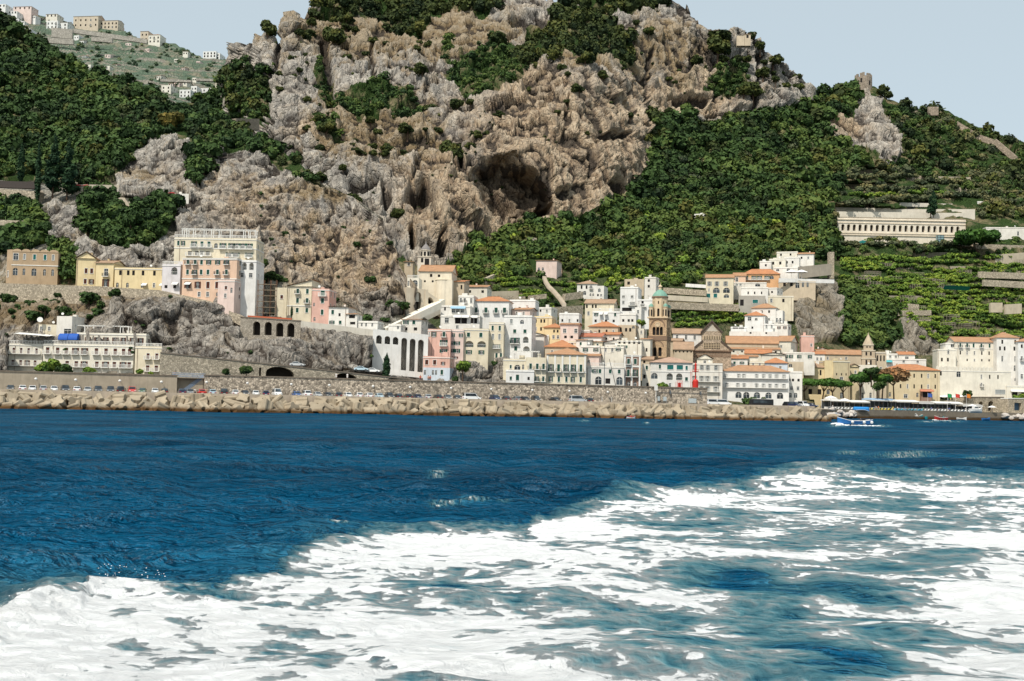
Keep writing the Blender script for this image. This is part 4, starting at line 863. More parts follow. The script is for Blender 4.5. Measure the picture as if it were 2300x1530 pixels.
cars = [(23.6, 'dark'), (50, 'white'), (73, 'white'), (97, 'silver'), (121, 'white'), (146, 'dark', 'suv'), (172, 'white', 'saloon'), (197, 'silver', 'saloon'), (220, 'dark', 'suv'), (248, 'dark', 'suv'), (271, 'black', 'suv'), (296, 'red', 'suv'), (320, 'green'), (348, 'white'), (370, 'black', 'saloon'), (408, 'navy'), (427, 'grey'), (452, 'red'), (476, 'paleblue'), (502, 'black', 'suv'), (527, 'white'), (550, 'dark'), (574, 'white'), (597, 'navy'), (622, 'white', 'van'),
 (666, 'blue'), (688, 'white', 'suv'), (713, 'silver'), (736, 'dark', 'saloon'), (760, 'dark'), (782, 'white'), (806, 'white'), (828, 'white'), (852, 'paleblue'), (874, 'black', 'suv'), (893, 'dark'), (916, 'black', 'saloon'), (938, 'navy'), (960, 'silver'), (983, 'black', 'saloon'), (1005, 'grey'), (1027, 'dark'), (1112, 'navy', 'suv'), (1136, 'dark', 'saloon'), (1159, 'grey'), (1179, 'dark'), (1203, 'black', 'suv'), (1247, 'black', 'saloon'), (1322, 'dark')]
for c in cars: put_car(c[0], c[1], c[2] if len(c) > 2 else 'hatch')
for px, col, lab in ((1059, 'white', 'white van parked lengthways on the quay under the stone wall'), (1297, 'silver', 'silver van parked lengthways at the right of the row')): put_car(px, col, 'van', -7.5, math.pi/2+.36, lab)
put_car(1600, 'white', 'van', 0, 2.0, 'white van parked beyond the end of the sea wall', D=352); put_car(1624, 'white', 'van', 0, 1.7, 'second white van near the red beacon, facing the harbour', D=354)
put_car(1804, 'white', 'van', 0, .3, 'white van with dark windscreen parked at the breakwater tip', D=372, z=3.9); put_car(1785, 'navy', 'suv', 0, .6, 'dark blue car beside the white van at the breakwater tip', D=370, z=3.9)
put_car(1772, 'black', 'suv', 0, .5, 'black car parked left of the van at the breakwater tip', D=374, z=3.9); put_car(1822, 'navy', 'saloon', 0, .9, 'dark saloon right of the van at the breakwater tip', D=378, z=3.9)
def road_D(px): return float(np.interp(px, [370, 1000], [322, 345]))
for px, py, col, lab in ((668, 816, 'silver', 'silver car driving along the arched coast road'), (812, 826, 'paleblue', 'pale blue van driving down the arched coast road'), (838, 830, 'white', 'white car following the blue van on the coast road')):
    D = road_D(px)+3; p = P(px, py+6, D); put_car(px, col, 'van' if 'van' in lab[:12] else 'saloon', 0, math.pi/2-.1, lab, D=D, z=p.z-.15, group='cars on the coast road')
def bus():
    t = empty('bus', PZ(1710, 362, 3.87), math.pi/2+.25, 'black single-deck coach parked at the end of the quay', 'bus'); BK = flat((.02, .02, .022), .3)
    m = MB(); m.prism([(-4.6, .4), (4.6, .4), (4.7, 1.2), (4.5, 3.1), (4.3, 3.25), (-4.5, 3.25), (-4.7, 3.0), (-4.7, .6)], 0, 2.4, BK)
    o = m.build('body', t, (1.2, 0, 0), math.pi/2)
    for s, x in ((-1, -1.21), (1, 1.21)):
        m = MB(); m.box(x-.01, x+.01, -4, 4, 1.5, 2.7, GL); m.build('side_window', t)
    for y in (-3, 2.6):
        for x in (-1.05, 1.05):
            m = MB(); m.tube([(x-.15, y, .5), (x+.15, y, .5)], [.5, .5], TYRE, 12); m.build('wheel', t)
    t.scale = (.8, .8, .72); m = MB(); m.box(-1.1, 1.1, -3.5, 3.5, 3.253, 3.4, WHITE); m.build('roof_unit', t)
bus()
# ---------------------------------------------------------------- lamps, boxes, beacon, mast
def lamp_proto():
    t = bpy.data.objects.new('wall_lamp', None); link(t)
    m = MB(); m.tube([(0, .3, 0), (0, -.5, .25), (0, -.9, .2)], [.06, .05, .05], METAL, 6); m.build('bracket', t)
    m = MB(); m.lathe([(0, -.32), (.28, -.2), (.36, 0), (.3, .2), (.12, .32), (0, .34)], WHITE, 10); m.build('lamp_globe', t, (0, -.95, 0)); return t
LP = lamp_proto()
for k, px in enumerate([81, 170, 269, 362, 463, 554.5, 653, 738, 836, 919, 1011, 1101, 1193, 1276, 1362, 1447]):
    t = LP if k == 0 else copy_tree(LP); t.location = PZ(px, Dl(px, -.05), 6.9 if px < 400 else 7.1); t.rotation_euler = (0, 0, .35)
    tag(t, f'{ordn(k+1)} white globe lamp from the left on the sea wall', 'wall lamp', 'lamps along the sea wall')
def beacon():
    D = Dl(1562, 2.2); t = empty('harbour_beacon', PZ(1562, D, 9.05), .3, 'red harbour beacon with ladder platform at the end of the sea wall', 'beacon')
    m = MB(); m.lathe([(.05, 0), (.85, 0), (.85, 1.9), (.75, 2.2), (.3, 2.45), (.22, 2.6)], RED, 16); m.build('base_drum', t)
    m = MB(); m.lathe([(.2, 2.5), (.17, 5.2)], RED, 10); m.build('post', t)
    m = MB(); m.lathe([(.1, 4.6), (.95, 4.75), (.95, 4.85), (.1, 4.9)], RED, 14)
    for k in range(8):
        a = k*math.pi/4; m.bar((.9*math.cos(a), .9*math.sin(a), 4.8), (.9*math.cos(a), .9*math.sin(a), 5.4), .05, RED); m.bar((.9*math.cos(a), .9*math.sin(a), 5.38), (.9*math.cos(a+.785), .9*math.sin(a+.785), 5.38), .05, RED)
    m.build('platform', t)
    m = MB(); m.lathe([(.12, 4.9), (.3, 5.5), (.32, 6.2), (.18, 6.3), (.34, 6.5), (.3, 7.0), (.05, 7.3), (.03, 7.8)], RED, 12); m.build('lantern', t)
    m = MB()
    for s in (-.25, .25): m.bar((-1.4+s, 0, 0), (-1.4+s, 0, 5), .06, RED)
    for k in range(12): m.bar((-1.65, 0, .4*k+.2), (-1.15, 0, .4*k+.2), .05, RED)
    m.bar((-1.2, 0, 4.8), (-.9, 0, 4.8), .06, RED); m.build('ladder', t)
    t2 = empty('red_frame', PZ(1527, Dl(1527, 2.4), 9.05), .3, 'small red metal frame on the sea wall left of the beacon', 'frame'); m = MB()
    for x in (-.9, -.3, .3, .9): m.bar((x, 0, 0), (x, 0, 2), .07, RED); m.bar((x, .8, 0), (x, .8, 1.6), .07, RED)
    for z in (.1, 1, 1.9): m.bar((-.9, 0, z), (.9, 0, z), .07, RED)
    m.box(-.25, .4, .2, .7, 0, 1.3, RED); m.build('rails', t2)
beacon()
def masts():
    for px, h, lean, lab in ((1357, 11.5, 0., 'tall thin grey mast standing on the sea wall before white arches'), (1383, 7.6, -.28, 'slanting dark pole leaning on the sea wall beside the mast')):
        m = MB(); m.tube([(0, 0, 0), (lean*h, 0, h)], [.13 if not lean else .09, .07], METAL if not lean else BLACK, 7)
        if not lean: m.bar((-.4, 0, h*.78), (2.2, 0, h*.8), .06, METAL)
        tag(m.build('mast', None, PZ(px, Dl(px, 2.5), 9.0), .3), lab, 'mast')
masts()
def boxes():
    GR = flat((.42, .47, .48), .5)
    for px, w, h, z, lab in ((1480, .55, 1.5, 4.9, 'second grey cabinet on legs near the end of the stone wall'), (1494, .9, 1.4, 4.9, 'narrow grey cabinet against the stone wall'), (1556, 2.4, 1.5, 4.5, 'wide pale grey utility cabinet under the red beacon')):
        t = empty('utility_cabinet', PZ(px, Dl(px, -.9), 3.87), .35, lab, 'cabinet'); m = MB(); m.box(-w/2, w/2, 0, .6, z-3.9, z-3.9+h*.9, GR); m.build('housing', t); m = MB()
        for x in (-w/2+.1, w/2-.1): m.box(x-.05, x+.05, .2, .4, 0, z-3.903, METAL)
        m.build('legs', t); m = MB(); m.box(-w/2+.08, w/2-.08, -.02, -.003, z-3.82, z-3.9+h*.84, flat((.5, .55, .56), .5)); m.build('door', t)
    t = empty('sign_post', PZ(1473, Dl(1473, -1), 3.87), .35, 'white box on a post standing before the stone wall', 'post'); m = MB(); m.tube([(0, 0, 0), (0, 0, 4)], [.09, .08], WHITE, 8); m.build('pole', t); m = MB(); m.box(-.45, .45, -.2, .2, 4.003, 5.5, WHITE); m.build('box', t)
    m = MB(); m.bar((0, 0, 0), (19, 0, -.1), .07, METAL)
    for x in (4, 14): m.box(x-.15, x+.25, -.5, .2, -.4, .6, METAL)
    tag(m.build('conduit', None, PZ(1476, Dl(1476, -.12), 7.4), .35), 'grey conduit with brackets fixed along the end of the stone wall', 'conduit')
    for px in (1352, 1374):
        m = MB(); m.tube([(0, 0, 0), (0, 0, 1.9)], [.06, .06], WHITE, 6); tag(m.build('bollard', None, PZ(px, Dl(px, -6), 3.87)), ['thin white post on the quay right of the silver van', 'second thin white post on the quay, nearer the wall end'][px > 1360], 'post')
    GFW, GFO = flat((.75, .74, .70), .7), flat((.55, .33, .05), .7)
    def graf(px0, px1, mat, h, lab, seed):           # bubble outlines painted on the wall, raised 5 mm
        m = MB(); r = random.Random(seed); n = int((px1-px0)/6)
        for k in range(n):
            x = k*.62; R = .32+.12*r.random(); cz = r.uniform(-.1, .15)*h
            for q in range(10):
                a0, a1_ = q*.628, (q+1)*.628
                i = .55 if mat is not GFO else 0.
                m.face([(x+R*math.cos(a0), 0, cz+h*.5*math.sin(a0)), (x+R*math.cos(a1_), 0, cz+h*.5*math.sin(a1_)), (x+i*R*math.cos(a1_), 0, cz+i*h*.5*math.sin(a1_)), (x+i*R*math.cos(a0), 0, cz+i*h*.5*math.sin(a0))], mat)
        p = PZ(px0, Dl(px0, -.03), 5.2); tag(m.build('graffiti', None, p, math.atan2(.363, 1)), lab, 'graffiti')
    graf(195, 228, GFW, 1.1, 'white bubble graffiti sprayed on the concrete wall behind silver cars', 1); graf(231, 240, GFO, 1.3, 'small orange graffiti patch on the concrete wall', 2); graf(252, 292, GFW, .9, 'white outlined graffiti right of the orange patch', 3); graf(302, 332, flat((.1, .11, .09), .7), .8, 'dark scrawled graffiti right of the red car', 4)
boxes()
# coast road on its arches, behind the sea wall
wall_line('road_viaduct', 'stone retaining wall and arches carrying the coast road above the sea wall', 'viaduct', (360, 793, 321), (1004, 862, 345), 4, 8, RUBBLE, [(631, 30, 824, 850, True), (780, 22, 839, 853, True), (887, 15, 850, 858, True), (586, 2.2, 826, 848, False)], cap=CAP, dep=5)
BANK = stone((.34, .30, .25), .5, .5, 'bank_rock')
# ---------------------------------------------------------------- boats
def hull(L, w, h, mat, rimm, inn, name='hull', sheer=.35):
    mb = MB(); n = 10; R = []
    for k in range(n+1):
        u = k/n; x = -L/2+L*u; b = w/2*(math.sin(math.pi*min(1, (u*.80+.16)))**.6 if u < 1 else 0.02); b = max(b, .02) if u < 1 else .02
        zt = h+sheer*(2*u-.9)**2*h+(.35*h*max(0, u-.7)/.3); R.append([(x, -b, zt), (x, -b*.82, h*.35), (x, 0, -.25), (x, b*.82, h*.35), (x, b, zt)])
    for k in range(n):
        for i in range(4): mb.face([R[k][i], R[k+1][i], R[k+1][i+1], R[k][i+1]], mat)
        for i in (0, 4):
            a, b = R[k][i], R[k+1][i]; mb.face([a, b, (b[0], b[1], b[2]+.12), (a[0], a[1], a[2]+.12)], rimm)
        mb.face([(R[k][0][0], R[k][0][1]*.95, R[k][0][2]-.3), (R[k+1][0][0], R[k+1][0][1]*.95, R[k+1][0][2]-.3), (R[k+1][4][0], R[k+1][4][1]*.95, R[k+1][4][2]-.3), (R[k][4][0], R[k][4][1]*.95, R[k][4][2]-.3)], inn)
    mb.face(R[0], mat); return mb
def boats():
    BLUE = flat((.03, .16, .42), .4); TEAL = flat((.02, .30, .34), .4); RD = flat((.38, .03, .025), .4); WOOD = flat((.3, .2, .12), .7)
    t = empty('motor_boat', (0, 0, 0), 0, 'open blue wooden boat with white fenders crossing before the harbour', 'boat'); D = 262; t.location = PZ(1919, D, .1); t.rotation_euler = (0, 0, math.pi+.12)
    hull(8.2, 2.5, 1.0, BLUE, WHITE, WOOD).build('hull', t)
    for x in (-3.6, -1.8, 1.0):
        m = MB(); V = MB(); m.lathe([(0, -.36), (.26, -.25), (.36, 0), (.26, .25), (0, .36)], WHITE, 10); m.build('fender', t, (x, 1.3, .75))
    m = MB(); m.box(-.35, .35, -.25, .25, .7, 1.5, BLACK); m.build('engine_box', t, (-2.2, 0, 0)); m = MB(); m.box(-.2, .2, -1.0, 1.0, .75, .85, WOOD); m.build('thwart', t, (.8, 0, 0))
    t = empty('motor_boat', PZ(2113, 425, .1), math.pi+.3, 'small red boat with dark awning and two people aboard', 'boat'); hull(5.6, 2.0, .9, RD, WHITE, WOOD).build('hull', t)
    m = MB()
    for x in (-1.4, .9):
        for y in (-.7, .7): m.bar((x, y, .8), (x, y, 2.7), .07, METAL)
    m.build('awning_frame', t); m = MB(); m.prism([(-1.6, 2.703), (1.1, 2.703), (.9, 2.86), (-1.4, 2.86)], -.85, .85, BLACK); m.build('awning', t)
    t = empty('motor_boat', PZ(2052, 452, .15), .1, 'teal and white cabin boat moored against the harbour wall', 'boat'); hull(7.6, 2.4, 1.0, TEAL, WHITE, WHITE).build('hull', t)
    m = MB(); m.prism([(-1.2, 0), (1.3, 0), (.7, 1.1), (-1.2, 1.2)], -.9, .9, WHITE); m.build('cabin', t, (.2, 0, .9)); m = MB(); m.box(-1.0, .75, -.905, .905, 1.35, 1.85, GL); m.build('cabin_window', t)
    t = empty('motor_boat', PZ(2192, 452, 3.3), .2, 'white motor boat hauled out on the harbour edge', 'boat'); hull(5.5, 2.1, 1.1, WHITE, WHITE, WHITE).build('hull', t); m = MB(); m.prism([(-1.2, 1.1), (.9, 1.1), (.4, 2.3), (-1.2, 2.4)], -.8, .8, WHITE); m.build('cabin', t); m = MB(); m.box(-1, .4, -.81, .81, 1.65, 2.15, GL); m.build('cabin_window', t)
    t = empty('rowing_boat', PZ(1935, 436, 3.32), .2, 'upturned bright blue rowing boat lying on the harbour edge', 'boat'); m = hull(6.5, 1.9, .8, flat((.03, .25, .62), .5), WHITE, WOOD); o = m.build('hull', t); o.rotation_euler = (math.pi, 0, 0); o.location = (0, 0, .9)
    t = empty('canoe', PZ(1417, 302, .05), .2, 'tiny white inflatable canoe with a swimmer close to the blocks', 'canoe'); hull(2.4, .9, .35, WHITE, RED, WHITE).build('hull', t)
    proto = None
    for i, (px, D, z, c, lab) in enumerate([(1868, 402, 1.2, WHITE, 'small white dinghy pulled up by the breakwater tip'), (1884, 412, 1.1, BLUE, 'small blue dinghy among the white boulders'), (1899, 424, 1.0, WHITE, 'white dinghy nearest the harbour wall corner'), (2010, 448, .15, WHITE, 'small white rowing boat afloat beside the harbour wall'), (2080, 450, .15, TEAL, 'small green rowing boat afloat left of the red boat'), (2160, 456, .15, WHITE, 'white rowing boat afloat right of the red boat'), (2215, 462, .15, BLUE, 'blue rowing boat afloat below the stone arches')]):
        if proto is None: t = proto = empty('rowing_boat', (0, 0, 0)); hull(3.9, 1.5, .6, WHITE, WHITE, WOOD).build('hull', t); m = MB(); m.box(-.14, .14, -.6, .6, .42, .48, WOOD); m.build('thwart', t)
        else: t = copy_tree(proto)
        for ch in t.children:
            if ch.name.startswith('hull'): ch.material_slots[0].link = 'OBJECT'; ch.material_slots[0].material = c
        t.location = PZ(px, D, z); t.rotation_euler = (0, 0, i*1.1); tag(t, lab, 'boat')
boats()
def wakes():
    m = MB(); WK = flat((.78, .82, .83), .8, var=.3, scale=1.5, name='bow_foam'); r = random.Random(4)
    V, Fi = ICV, ICF; C = []
    for k in range(60): C.append((-4.4+r.gauss(0, .7), r.uniform(-1.7, 1.7), r.uniform(-.05, .45), r.uniform(.15, .45)))
    for k in range(70): x = r.uniform(-4, 6); C.append((x, -1.3-.1*abs(x)+r.gauss(0, .25), r.uniform(-.1, .12), r.uniform(.1, .32)))
    C = np.array(C); VV = (V[None]*C[:, None, 3:]*np.array([1.5, 1, .7])+C[:, None, :3]).reshape(-1, 3); FF = (Fi[None]+np.arange(len(C))[:, None, None]*len(V)).reshape(-1, 3)
    for px, D, s in ((1919, 262, .9), (2113, 425, .55)):
        o = inst('bow_wave', npmesh('bow_wave', VV, FF, [WK], True), None, PZ(px, D, 0), .12, (s, s, s)); tag(o, kind='stuff')
wakes()
# ---------------------------------------------------------------- beach club, parasols, flags
def parasols():
    CL = flat((.82, .80, .76), .8, var=.1); st = []
    t = bpy.data.objects.new('parasol', None); link(t); m = MB(); m.tube([(0, 0, 0), (0, 0, 2.6)], [.05, .05], WHITE, 6); m.build('pole', t)
    m = MB(); m.lathe([(1.75, 2.1), (1.7, 2.18), (.9, 2.55), (0, 2.85)], CL, 8); m.build('canopy', t); first = [1]
    def put(px, D, z, s, lab, grp):
        o = t if first else copy_tree(t); first.clear(); o.location = PZ(px, D, z); o.scale = (s, s, s); o.rotation_euler = (0, 0, random.random()); tag(o, lab, 'parasol', grp)
    for k, px in enumerate([2095, 2108, 2122, 2135, 2148, 2160, 2170]): put(px, 496+2*(k % 2), 6.9, 1.25, 'white parasol on the raised promenade terrace below cream hotel', 'parasols on the raised terrace')
    for k, px in enumerate([1888, 1899, 1912, 1920]): put(px, 474, 6.3, .95, 'white parasol on the promenade behind the beach pavilions', 'parasols on the promenade')
    put(1866, 428, 4.2, 1.5, 'large white parasol at the left end of the beach club', None); put(1897, 440, 3.4, 1.5, 'white pointed tent parasol in front of the beach pavilions', None); put(2184, 470, 3.4, 1.1, 'white parasol at the right end of the beach club', None); put(2228, 470, 3.3, 1.0, 'white parasol before the stone arches at right', None)
    for k, px in enumerate([1778, 1796, 1800]): put(px, 664, 0, 1, '', None) if False else None
    for px, lab in ((1778, 'large white parasol at the left of the cliff terrace'), (1800, 'large white parasol at the right of the cliff terrace')):
        D = 558; put(px, D, P(px, 631, D).z, 1.9, lab, None)
    rp = flat((.30, .03, .03), .8); t2 = copy_tree(t); 
    for ch in t2.children:
        if 'canopy' in ch.name: ch.data = ch.data.copy(); ch.data.materials[0] = rp
    f2 = [1]
    for k, px in enumerate([176, 196, 290, 316, 330, 348, 368, 386]):
        o = t2 if f2 else copy_tree(t2); f2.clear(); D = 434 if px > 250 else 436; o.location = P(px, (449 if px > 250 else 432)+1, D-6); o.scale = (1.15,)*3; tag(o, f'{ordn(k+1)} dark red parasol from the left on the cloister garden terrace', 'parasol', 'red parasols on the terrace')
parasols()
def pavilions():
    CLN = flat((.80, .79, .76), .8, var=.12); BLC = flat((.35, .50, .68), .8); GRY = flat((.40, .38, .35), .8); DK = flat((.06, .07, .075), .8)
    for px0, px1, D, z0, h, mat, lab in ((1862, 1908, 446, 3.35, 3.3, CLN, 'low white canopy pavilion at the left end of the beach club'), (1908, 1952, 449, 3.35, 3.0, CLN, 'white canvas beach pavilion with glass front beside blue pavilion'), (1955, 2012, 453, 3.35, 4.0, BLC, 'blue and white roofed beach pavilion with tall white posts'), (2012, 2062, 457, 3.35, 3.6, CLN, 'white fringed beach pavilion right of the blue roofed one'), (2062, 2100, 462, 3.35, 3.3, GRY, 'beach bar with grey fringed awning in mid beach club'), (2100, 2160, 465, 3.35, 3.3, CLN, 'long white awning beach bar below the coloured flags'), (2160, 2205, 470, 3.35, 2.6, GRY, 'small dark beach hut at the right end of the club')):
        a, b = PZ(px0, D, z0), PZ(px1, D+(px1-px0)*.12, z0); d = b-a; L = math.hypot(d.x, d.y); t = empty('beach_pavilion', a, math.atan2(d.y, d.x), lab, 'pavilion'); n = max(2, int(L/2.2)); m = MB()
        for k in range(n+1):
            x = L*k/n; m.box(x-.05, x+.05, 0, .1, 0, h, METAL); m.box(x-.05, x+.05, 4, 4.1, 0, h, WHITE)
        m.box(0, L, .02, .14, .9, 1.0, WHITE); m.build('posts', t)
        m = MB(); m.prism([(-.6, h+.003), (4.6, h+.003), (4.4, h+.35), (2.0, h+.75), (-.4, h+.3)], 0, L+.3, mat); o = m.build('canopy', t, (L+.15, 0, 0), math.pi/2)
        m = MB(); q = int(L/.7)
        for k in range(q): m.face([(L*k/q, -.62, h), (L*(k+1)/q, -.62, h), (L*(k+.8)/q, -.64, h-.45), (L*(k+.2)/q, -.64, h-.45)], CLN if mat is not CLN else BLC if px0 == 1955 else GRY)
        m.build('fringe', t)
        m = MB(); m.box(.1, L-.1, 3.2, 3.9, 0, h-.3, DK); q = max(2, int(L/2.6))
        for k in range(q): m.box(.4+(L-.4)*k/q, .3+(L-.4)*(k+.7)/q, 2.2, 3.0, 0, .9, (WHITE, BLC, WHITE, GRY)[k % 4])
        m.build('bar_interior', t)
    # sunbeds in rows in front of the pavilions
    t = bpy.data.objects.new('sun_lounger', None); link(t); m = MB(); m.box(-.35, .35, -.9, .5, .3, .4, WHITE); m.build('seat', t); m = MB(); m.prism([(.503, .3), (1.0, .75), (1.0, .85), (.503, .42)], -.35, .35, WHITE); m.build('backrest', t, (0, 0, 0), math.pi/2*0)
    cols = [(.10, .45, .60), (.75, .62, .12), (.8, .8, .78), (.65, .22, .05)]; first = [1]
    for px in np.arange(1872, 2200, 7.5):
        o = t if first else copy_tree(t); first.clear(); D = bq(px)+4; o.location = PZ(px, D, 3.3); o.rotation_euler = (0, 0, .2); k = int((px-1860)/70) % 4
        mm = flat(cols[(2, 1, 0, 2)[k]], .8); 
        for ch in o.children: ch.material_slots[0].link = 'OBJECT'; ch.material_slots[0].material = mm
        tag(o, 'low sunbed set out along the beach edge before the pavilions: '+('white', 'yellow', 'turquoise', 'white')[k], 'sunbed', 'sunbeds in front of the beach club')
    for px, col, lab in ((2084, (.05, .12, .42), 'dark blue flag flying over the beach club'), (2128, (.03, .30, .10), 'green flag flying over the beach club'), (2146, (.65, .06, .04), 'large red flag flying over the beach club'), (2171, (.70, .22, .03), 'orange flag at the right of the beach club')):
        D = 466; t = empty('flag', PZ(px, D, 3.35), .1, lab, 'flag'); h = 7.5; m = MB(); m.tube([(0, 0, 0), (0, 0, h)], [.07, .04], WHITE, 6); m.build('pole', t); m = MB(); q = 6; Wf, Hf = 2.0, 1.5; F2 = flat(col, .8)
        for i in range(q):
            f = lambda i, v: (.05+Wf*i/q, .25*math.sin(i*1.3), h-.2-Hf*v-.35*(i/q)**1.5)
            m.face([f(i, 1), f(i+1, 1), f(i+1, 0), f(i, 0)], F2)
        m.build('cloth', t)
pavilions()
wall_line('arcade_wall', 'low stone promenade arcade with dark arched doors at far right', 'arcade', (2172, 893, 488), (2262, 893, 498), 2.9, 8, RUBBLE, [(2205, 6, 902, 921, True), (2227, 7, 901, 923, True), (2246, 6, 899, 921, True)], cap=CAP, dep=2)
wall_line('arcade_wall', 'flat-roofed stone boathouse with wide blue door at right edge', 'boathouse', (2264, 896, 484), (2420, 896, 500), 2.9, 8, RUBBLE, [(2288, 10, 905, 922, False)], cap=WHITE, dep=1.5, backs=flat((.06, .12, .2), .6))
wall_line('promenade_wall', 'grey retaining wall of the promenade behind the beach pavilions', 'wall', (1830, 896, 468), (2172, 900, 489), 2.5, 6, RUBBLE)
# ================================================================ BUILDINGS
C_ = dict(white=(.80, .785, .75), cream=(.74, .66, .50), pale=(.78, .73, .62), yellow=(.76, .62, .37), ochre=(.66, .55, .36), pink=(.72, .45, .37), peach=(.74, .52, .38), rose=(.76, .60, .53), tan=(.46, .34, .22), brown=(.30, .19, .14), lilac=(.70, .66, .66), grey=(.42, .39, .34), sand=(.58, .48, .35), blue=(.60, .66, .72), orange=(.72, .42, .22))
GREEN = flat((.015, .085, .06), .6, name='shutter'); BROWN = flat((.10, .03, .018), .6, name='shutter'); GREYS = flat((.36, .38, .37), .6, name='shutter'); TEALG = flat((.02, .16, .15), .25, name='shutter'); DARK = flat((.018, .016, .015), .9, name='interior'); TRIM = flat((.76, .74, .69), .8, var=.1, name='trim'); IRON = flat((.05, .05, .055), .6, name='iron')
TT = tile((.50, .27, .14)); TO = tile((.56, .235, .10)); TB = tile((.46, .30, .19))
WC = {}
def win_mesh(kind, w, h):
    """window standing in a recess: origin at the middle of the sill, wall plane y=0"""
    k = (kind, round(w, 1), round(h, 1))
    if k in WC: return WC[k]
    w, h = max(.35, k[1]), max(.4, k[2]); m = MB(); a = w/2; d = .2; G = glass(); ar = kind in 'aA'
    if kind in 'gbtyz':                        # closed louvred shutters, two leaves with slats
        mm = dict(g=GREEN, b=BROWN, t=TEALG, y=GREYS, z=DARK)[kind]; 
        for x0, x1 in ((-a+.02, -.03), (.03, a-.02)):
            m.box(x0, x1, .10, .15, .02, h-.02, mm); n = max(2, int(h/.35))
            for q in range(n): m.face([(x0+.05, .092, h*q/n+.05), (x1-.05, .092, h*q/n+.05), (x1-.05, .065, h*(q+.7)/n+.05), (x0+.05, .065, h*(q+.7)/n+.05)], mm)
        m.face([(-a, .18, 0), (a, .18, 0), (a, .18, h), (-a, .18, h)], DARK)
    elif kind == 'l':                          # deep loggia: dark back wall, glazed door
        m.face([(-a, 1.2, 0), (a, 1.2, 0), (a, 1.2, h), (-a, 1.2, h)], plaster(mul(C_['pale'], .75))); m.box(-a*.45, a*.45, 1.12, 1.19, 0, h*.62, G); m.box(-a*.8, -a*.5, 1.12, 1.19, 0, h*.62, GREEN); m.box(a*.5, a*.8, 1.12, 1.19, 0, h*.62, GREEN)
        for q in range(int(w/.3)+1): m.box(-a+.3*q-.015, -a+.3*q+.015, .02, .05, 0, .9, TRIM)
        m.box(-a, a, .01, .06, .903, .98, TRIM)
    else:
        m.face([(-a, d, 0), (a, d, 0), (a, d, h), (-a, d, h)], DARK if kind == 'x' else G)
        if kind != 'x':
            f = .07
            m.box(-a, -a+f, d-.06, d-.003, 0, h, TRIM, 'b'); m.box(a-f, a, d-.06, d-.003, 0, h, TRIM, 'b'); m.box(-f/2, f/2, d-.06, d-.003, 0, h, TRIM, 'b')
            m.box(-a+f, -f/2, d-.05, d-.003, h*.62, h*.62+f, TRIM, 'b'); m.box(f/2, a-f, d-.05, d-.003, h*.62, h*.62+f, TRIM, 'b'); m.box(-a+f, a-f, d-.06, d-.003, h-f, h-.001, TRIM, 'b')
        if kind in 'opq':                      # shutters folded back on the wall
            mm = dict(o=GREEN, p=BROWN, q=GREYS)[kind]
            for x0, x1 in ((-a-w*.46, -a-.03), (a+.03, a+w*.46)):
                m.box(x0, x1, -.09, -.03, .02, h-.02, mm); n = max(2, int(h/.35))
                for q in range(n): m.face([(x0+.04, -.097, h*q/n+.05), (x1-.04, -.097, h*q/n+.05), (x1-.04, -.12, h*(q+.7)/n+.05), (x0+.04, -.12, h*(q+.7)/n+.05)], mm)
    if kind not in 'lzx' and not ar:
        m.box(-a-.12, a+.12, -.12, -.003, -.14, -.003, TRIM)
        if kind not in 'opq': m.box(-a-.13, -a-.003, -.035, -.003, 0, h+.1, TRIM); m.box(a+.003, a+.13, -.035, -.003, 0, h+.1, TRIM); m.box(-a, a, -.035, -.003, h+.003, h+.13, TRIM)
    WC[k] = m.mesh('window'); return WC[k]
BC = {}
def balcony_mesh(w, iron=True):
    k = (round(w, 1), iron)
    if k in BC: return BC[k]
    m = MB(); a = k[0]/2; mm = IRON if iron else TRIM
    m.box(-a, a, -.95, -.004, -.2, 0, TRIM); n = max(3, int(k[0]/(.22 if iron else .3)))
    for q in range(n+1): x = -a+.03+(2*a-.06)*q/n; m.box(x-.018-.03*(not iron), x+.018+.03*(not iron), -.92, -.88, .002, .95, mm)
    for s in (-a+.03, a-.03):
        for q in range(4): m.box(s-.018, s+.018, -.7+.2*q, -.66+.2*q, .002, .95, mm)
    m.box(-a, a, -.94, -.86, .953, 1.02, mm)
    BC[k] = m.mesh('balcony'); return BC[k]
def awning(parent, x, z, w, mat, dep=1.3, drop=.7):
    m = MB(); m.face([(x-w/2, -.02, z), (x+w/2, -.02, z), (x+w/2, -dep, z-drop), (x-w/2, -dep, z-drop)], mat); m.face([(x-w/2, -dep, z-drop), (x+w/2, -dep, z-drop), (x+w/2, -dep, z-drop-.25), (x-w/2, -dep, z-drop-.25)], mat)
    m.face([(x-w/2, -.02, z), (x-w/2, -dep, z-drop), (x-w/2, -dep, z-drop-.25)], mat); m.face([(x+w/2, -.02, z), (x+w/2, -dep, z-drop), (x+w/2, -dep, z-drop-.25)], mat); m.build('awning', parent)
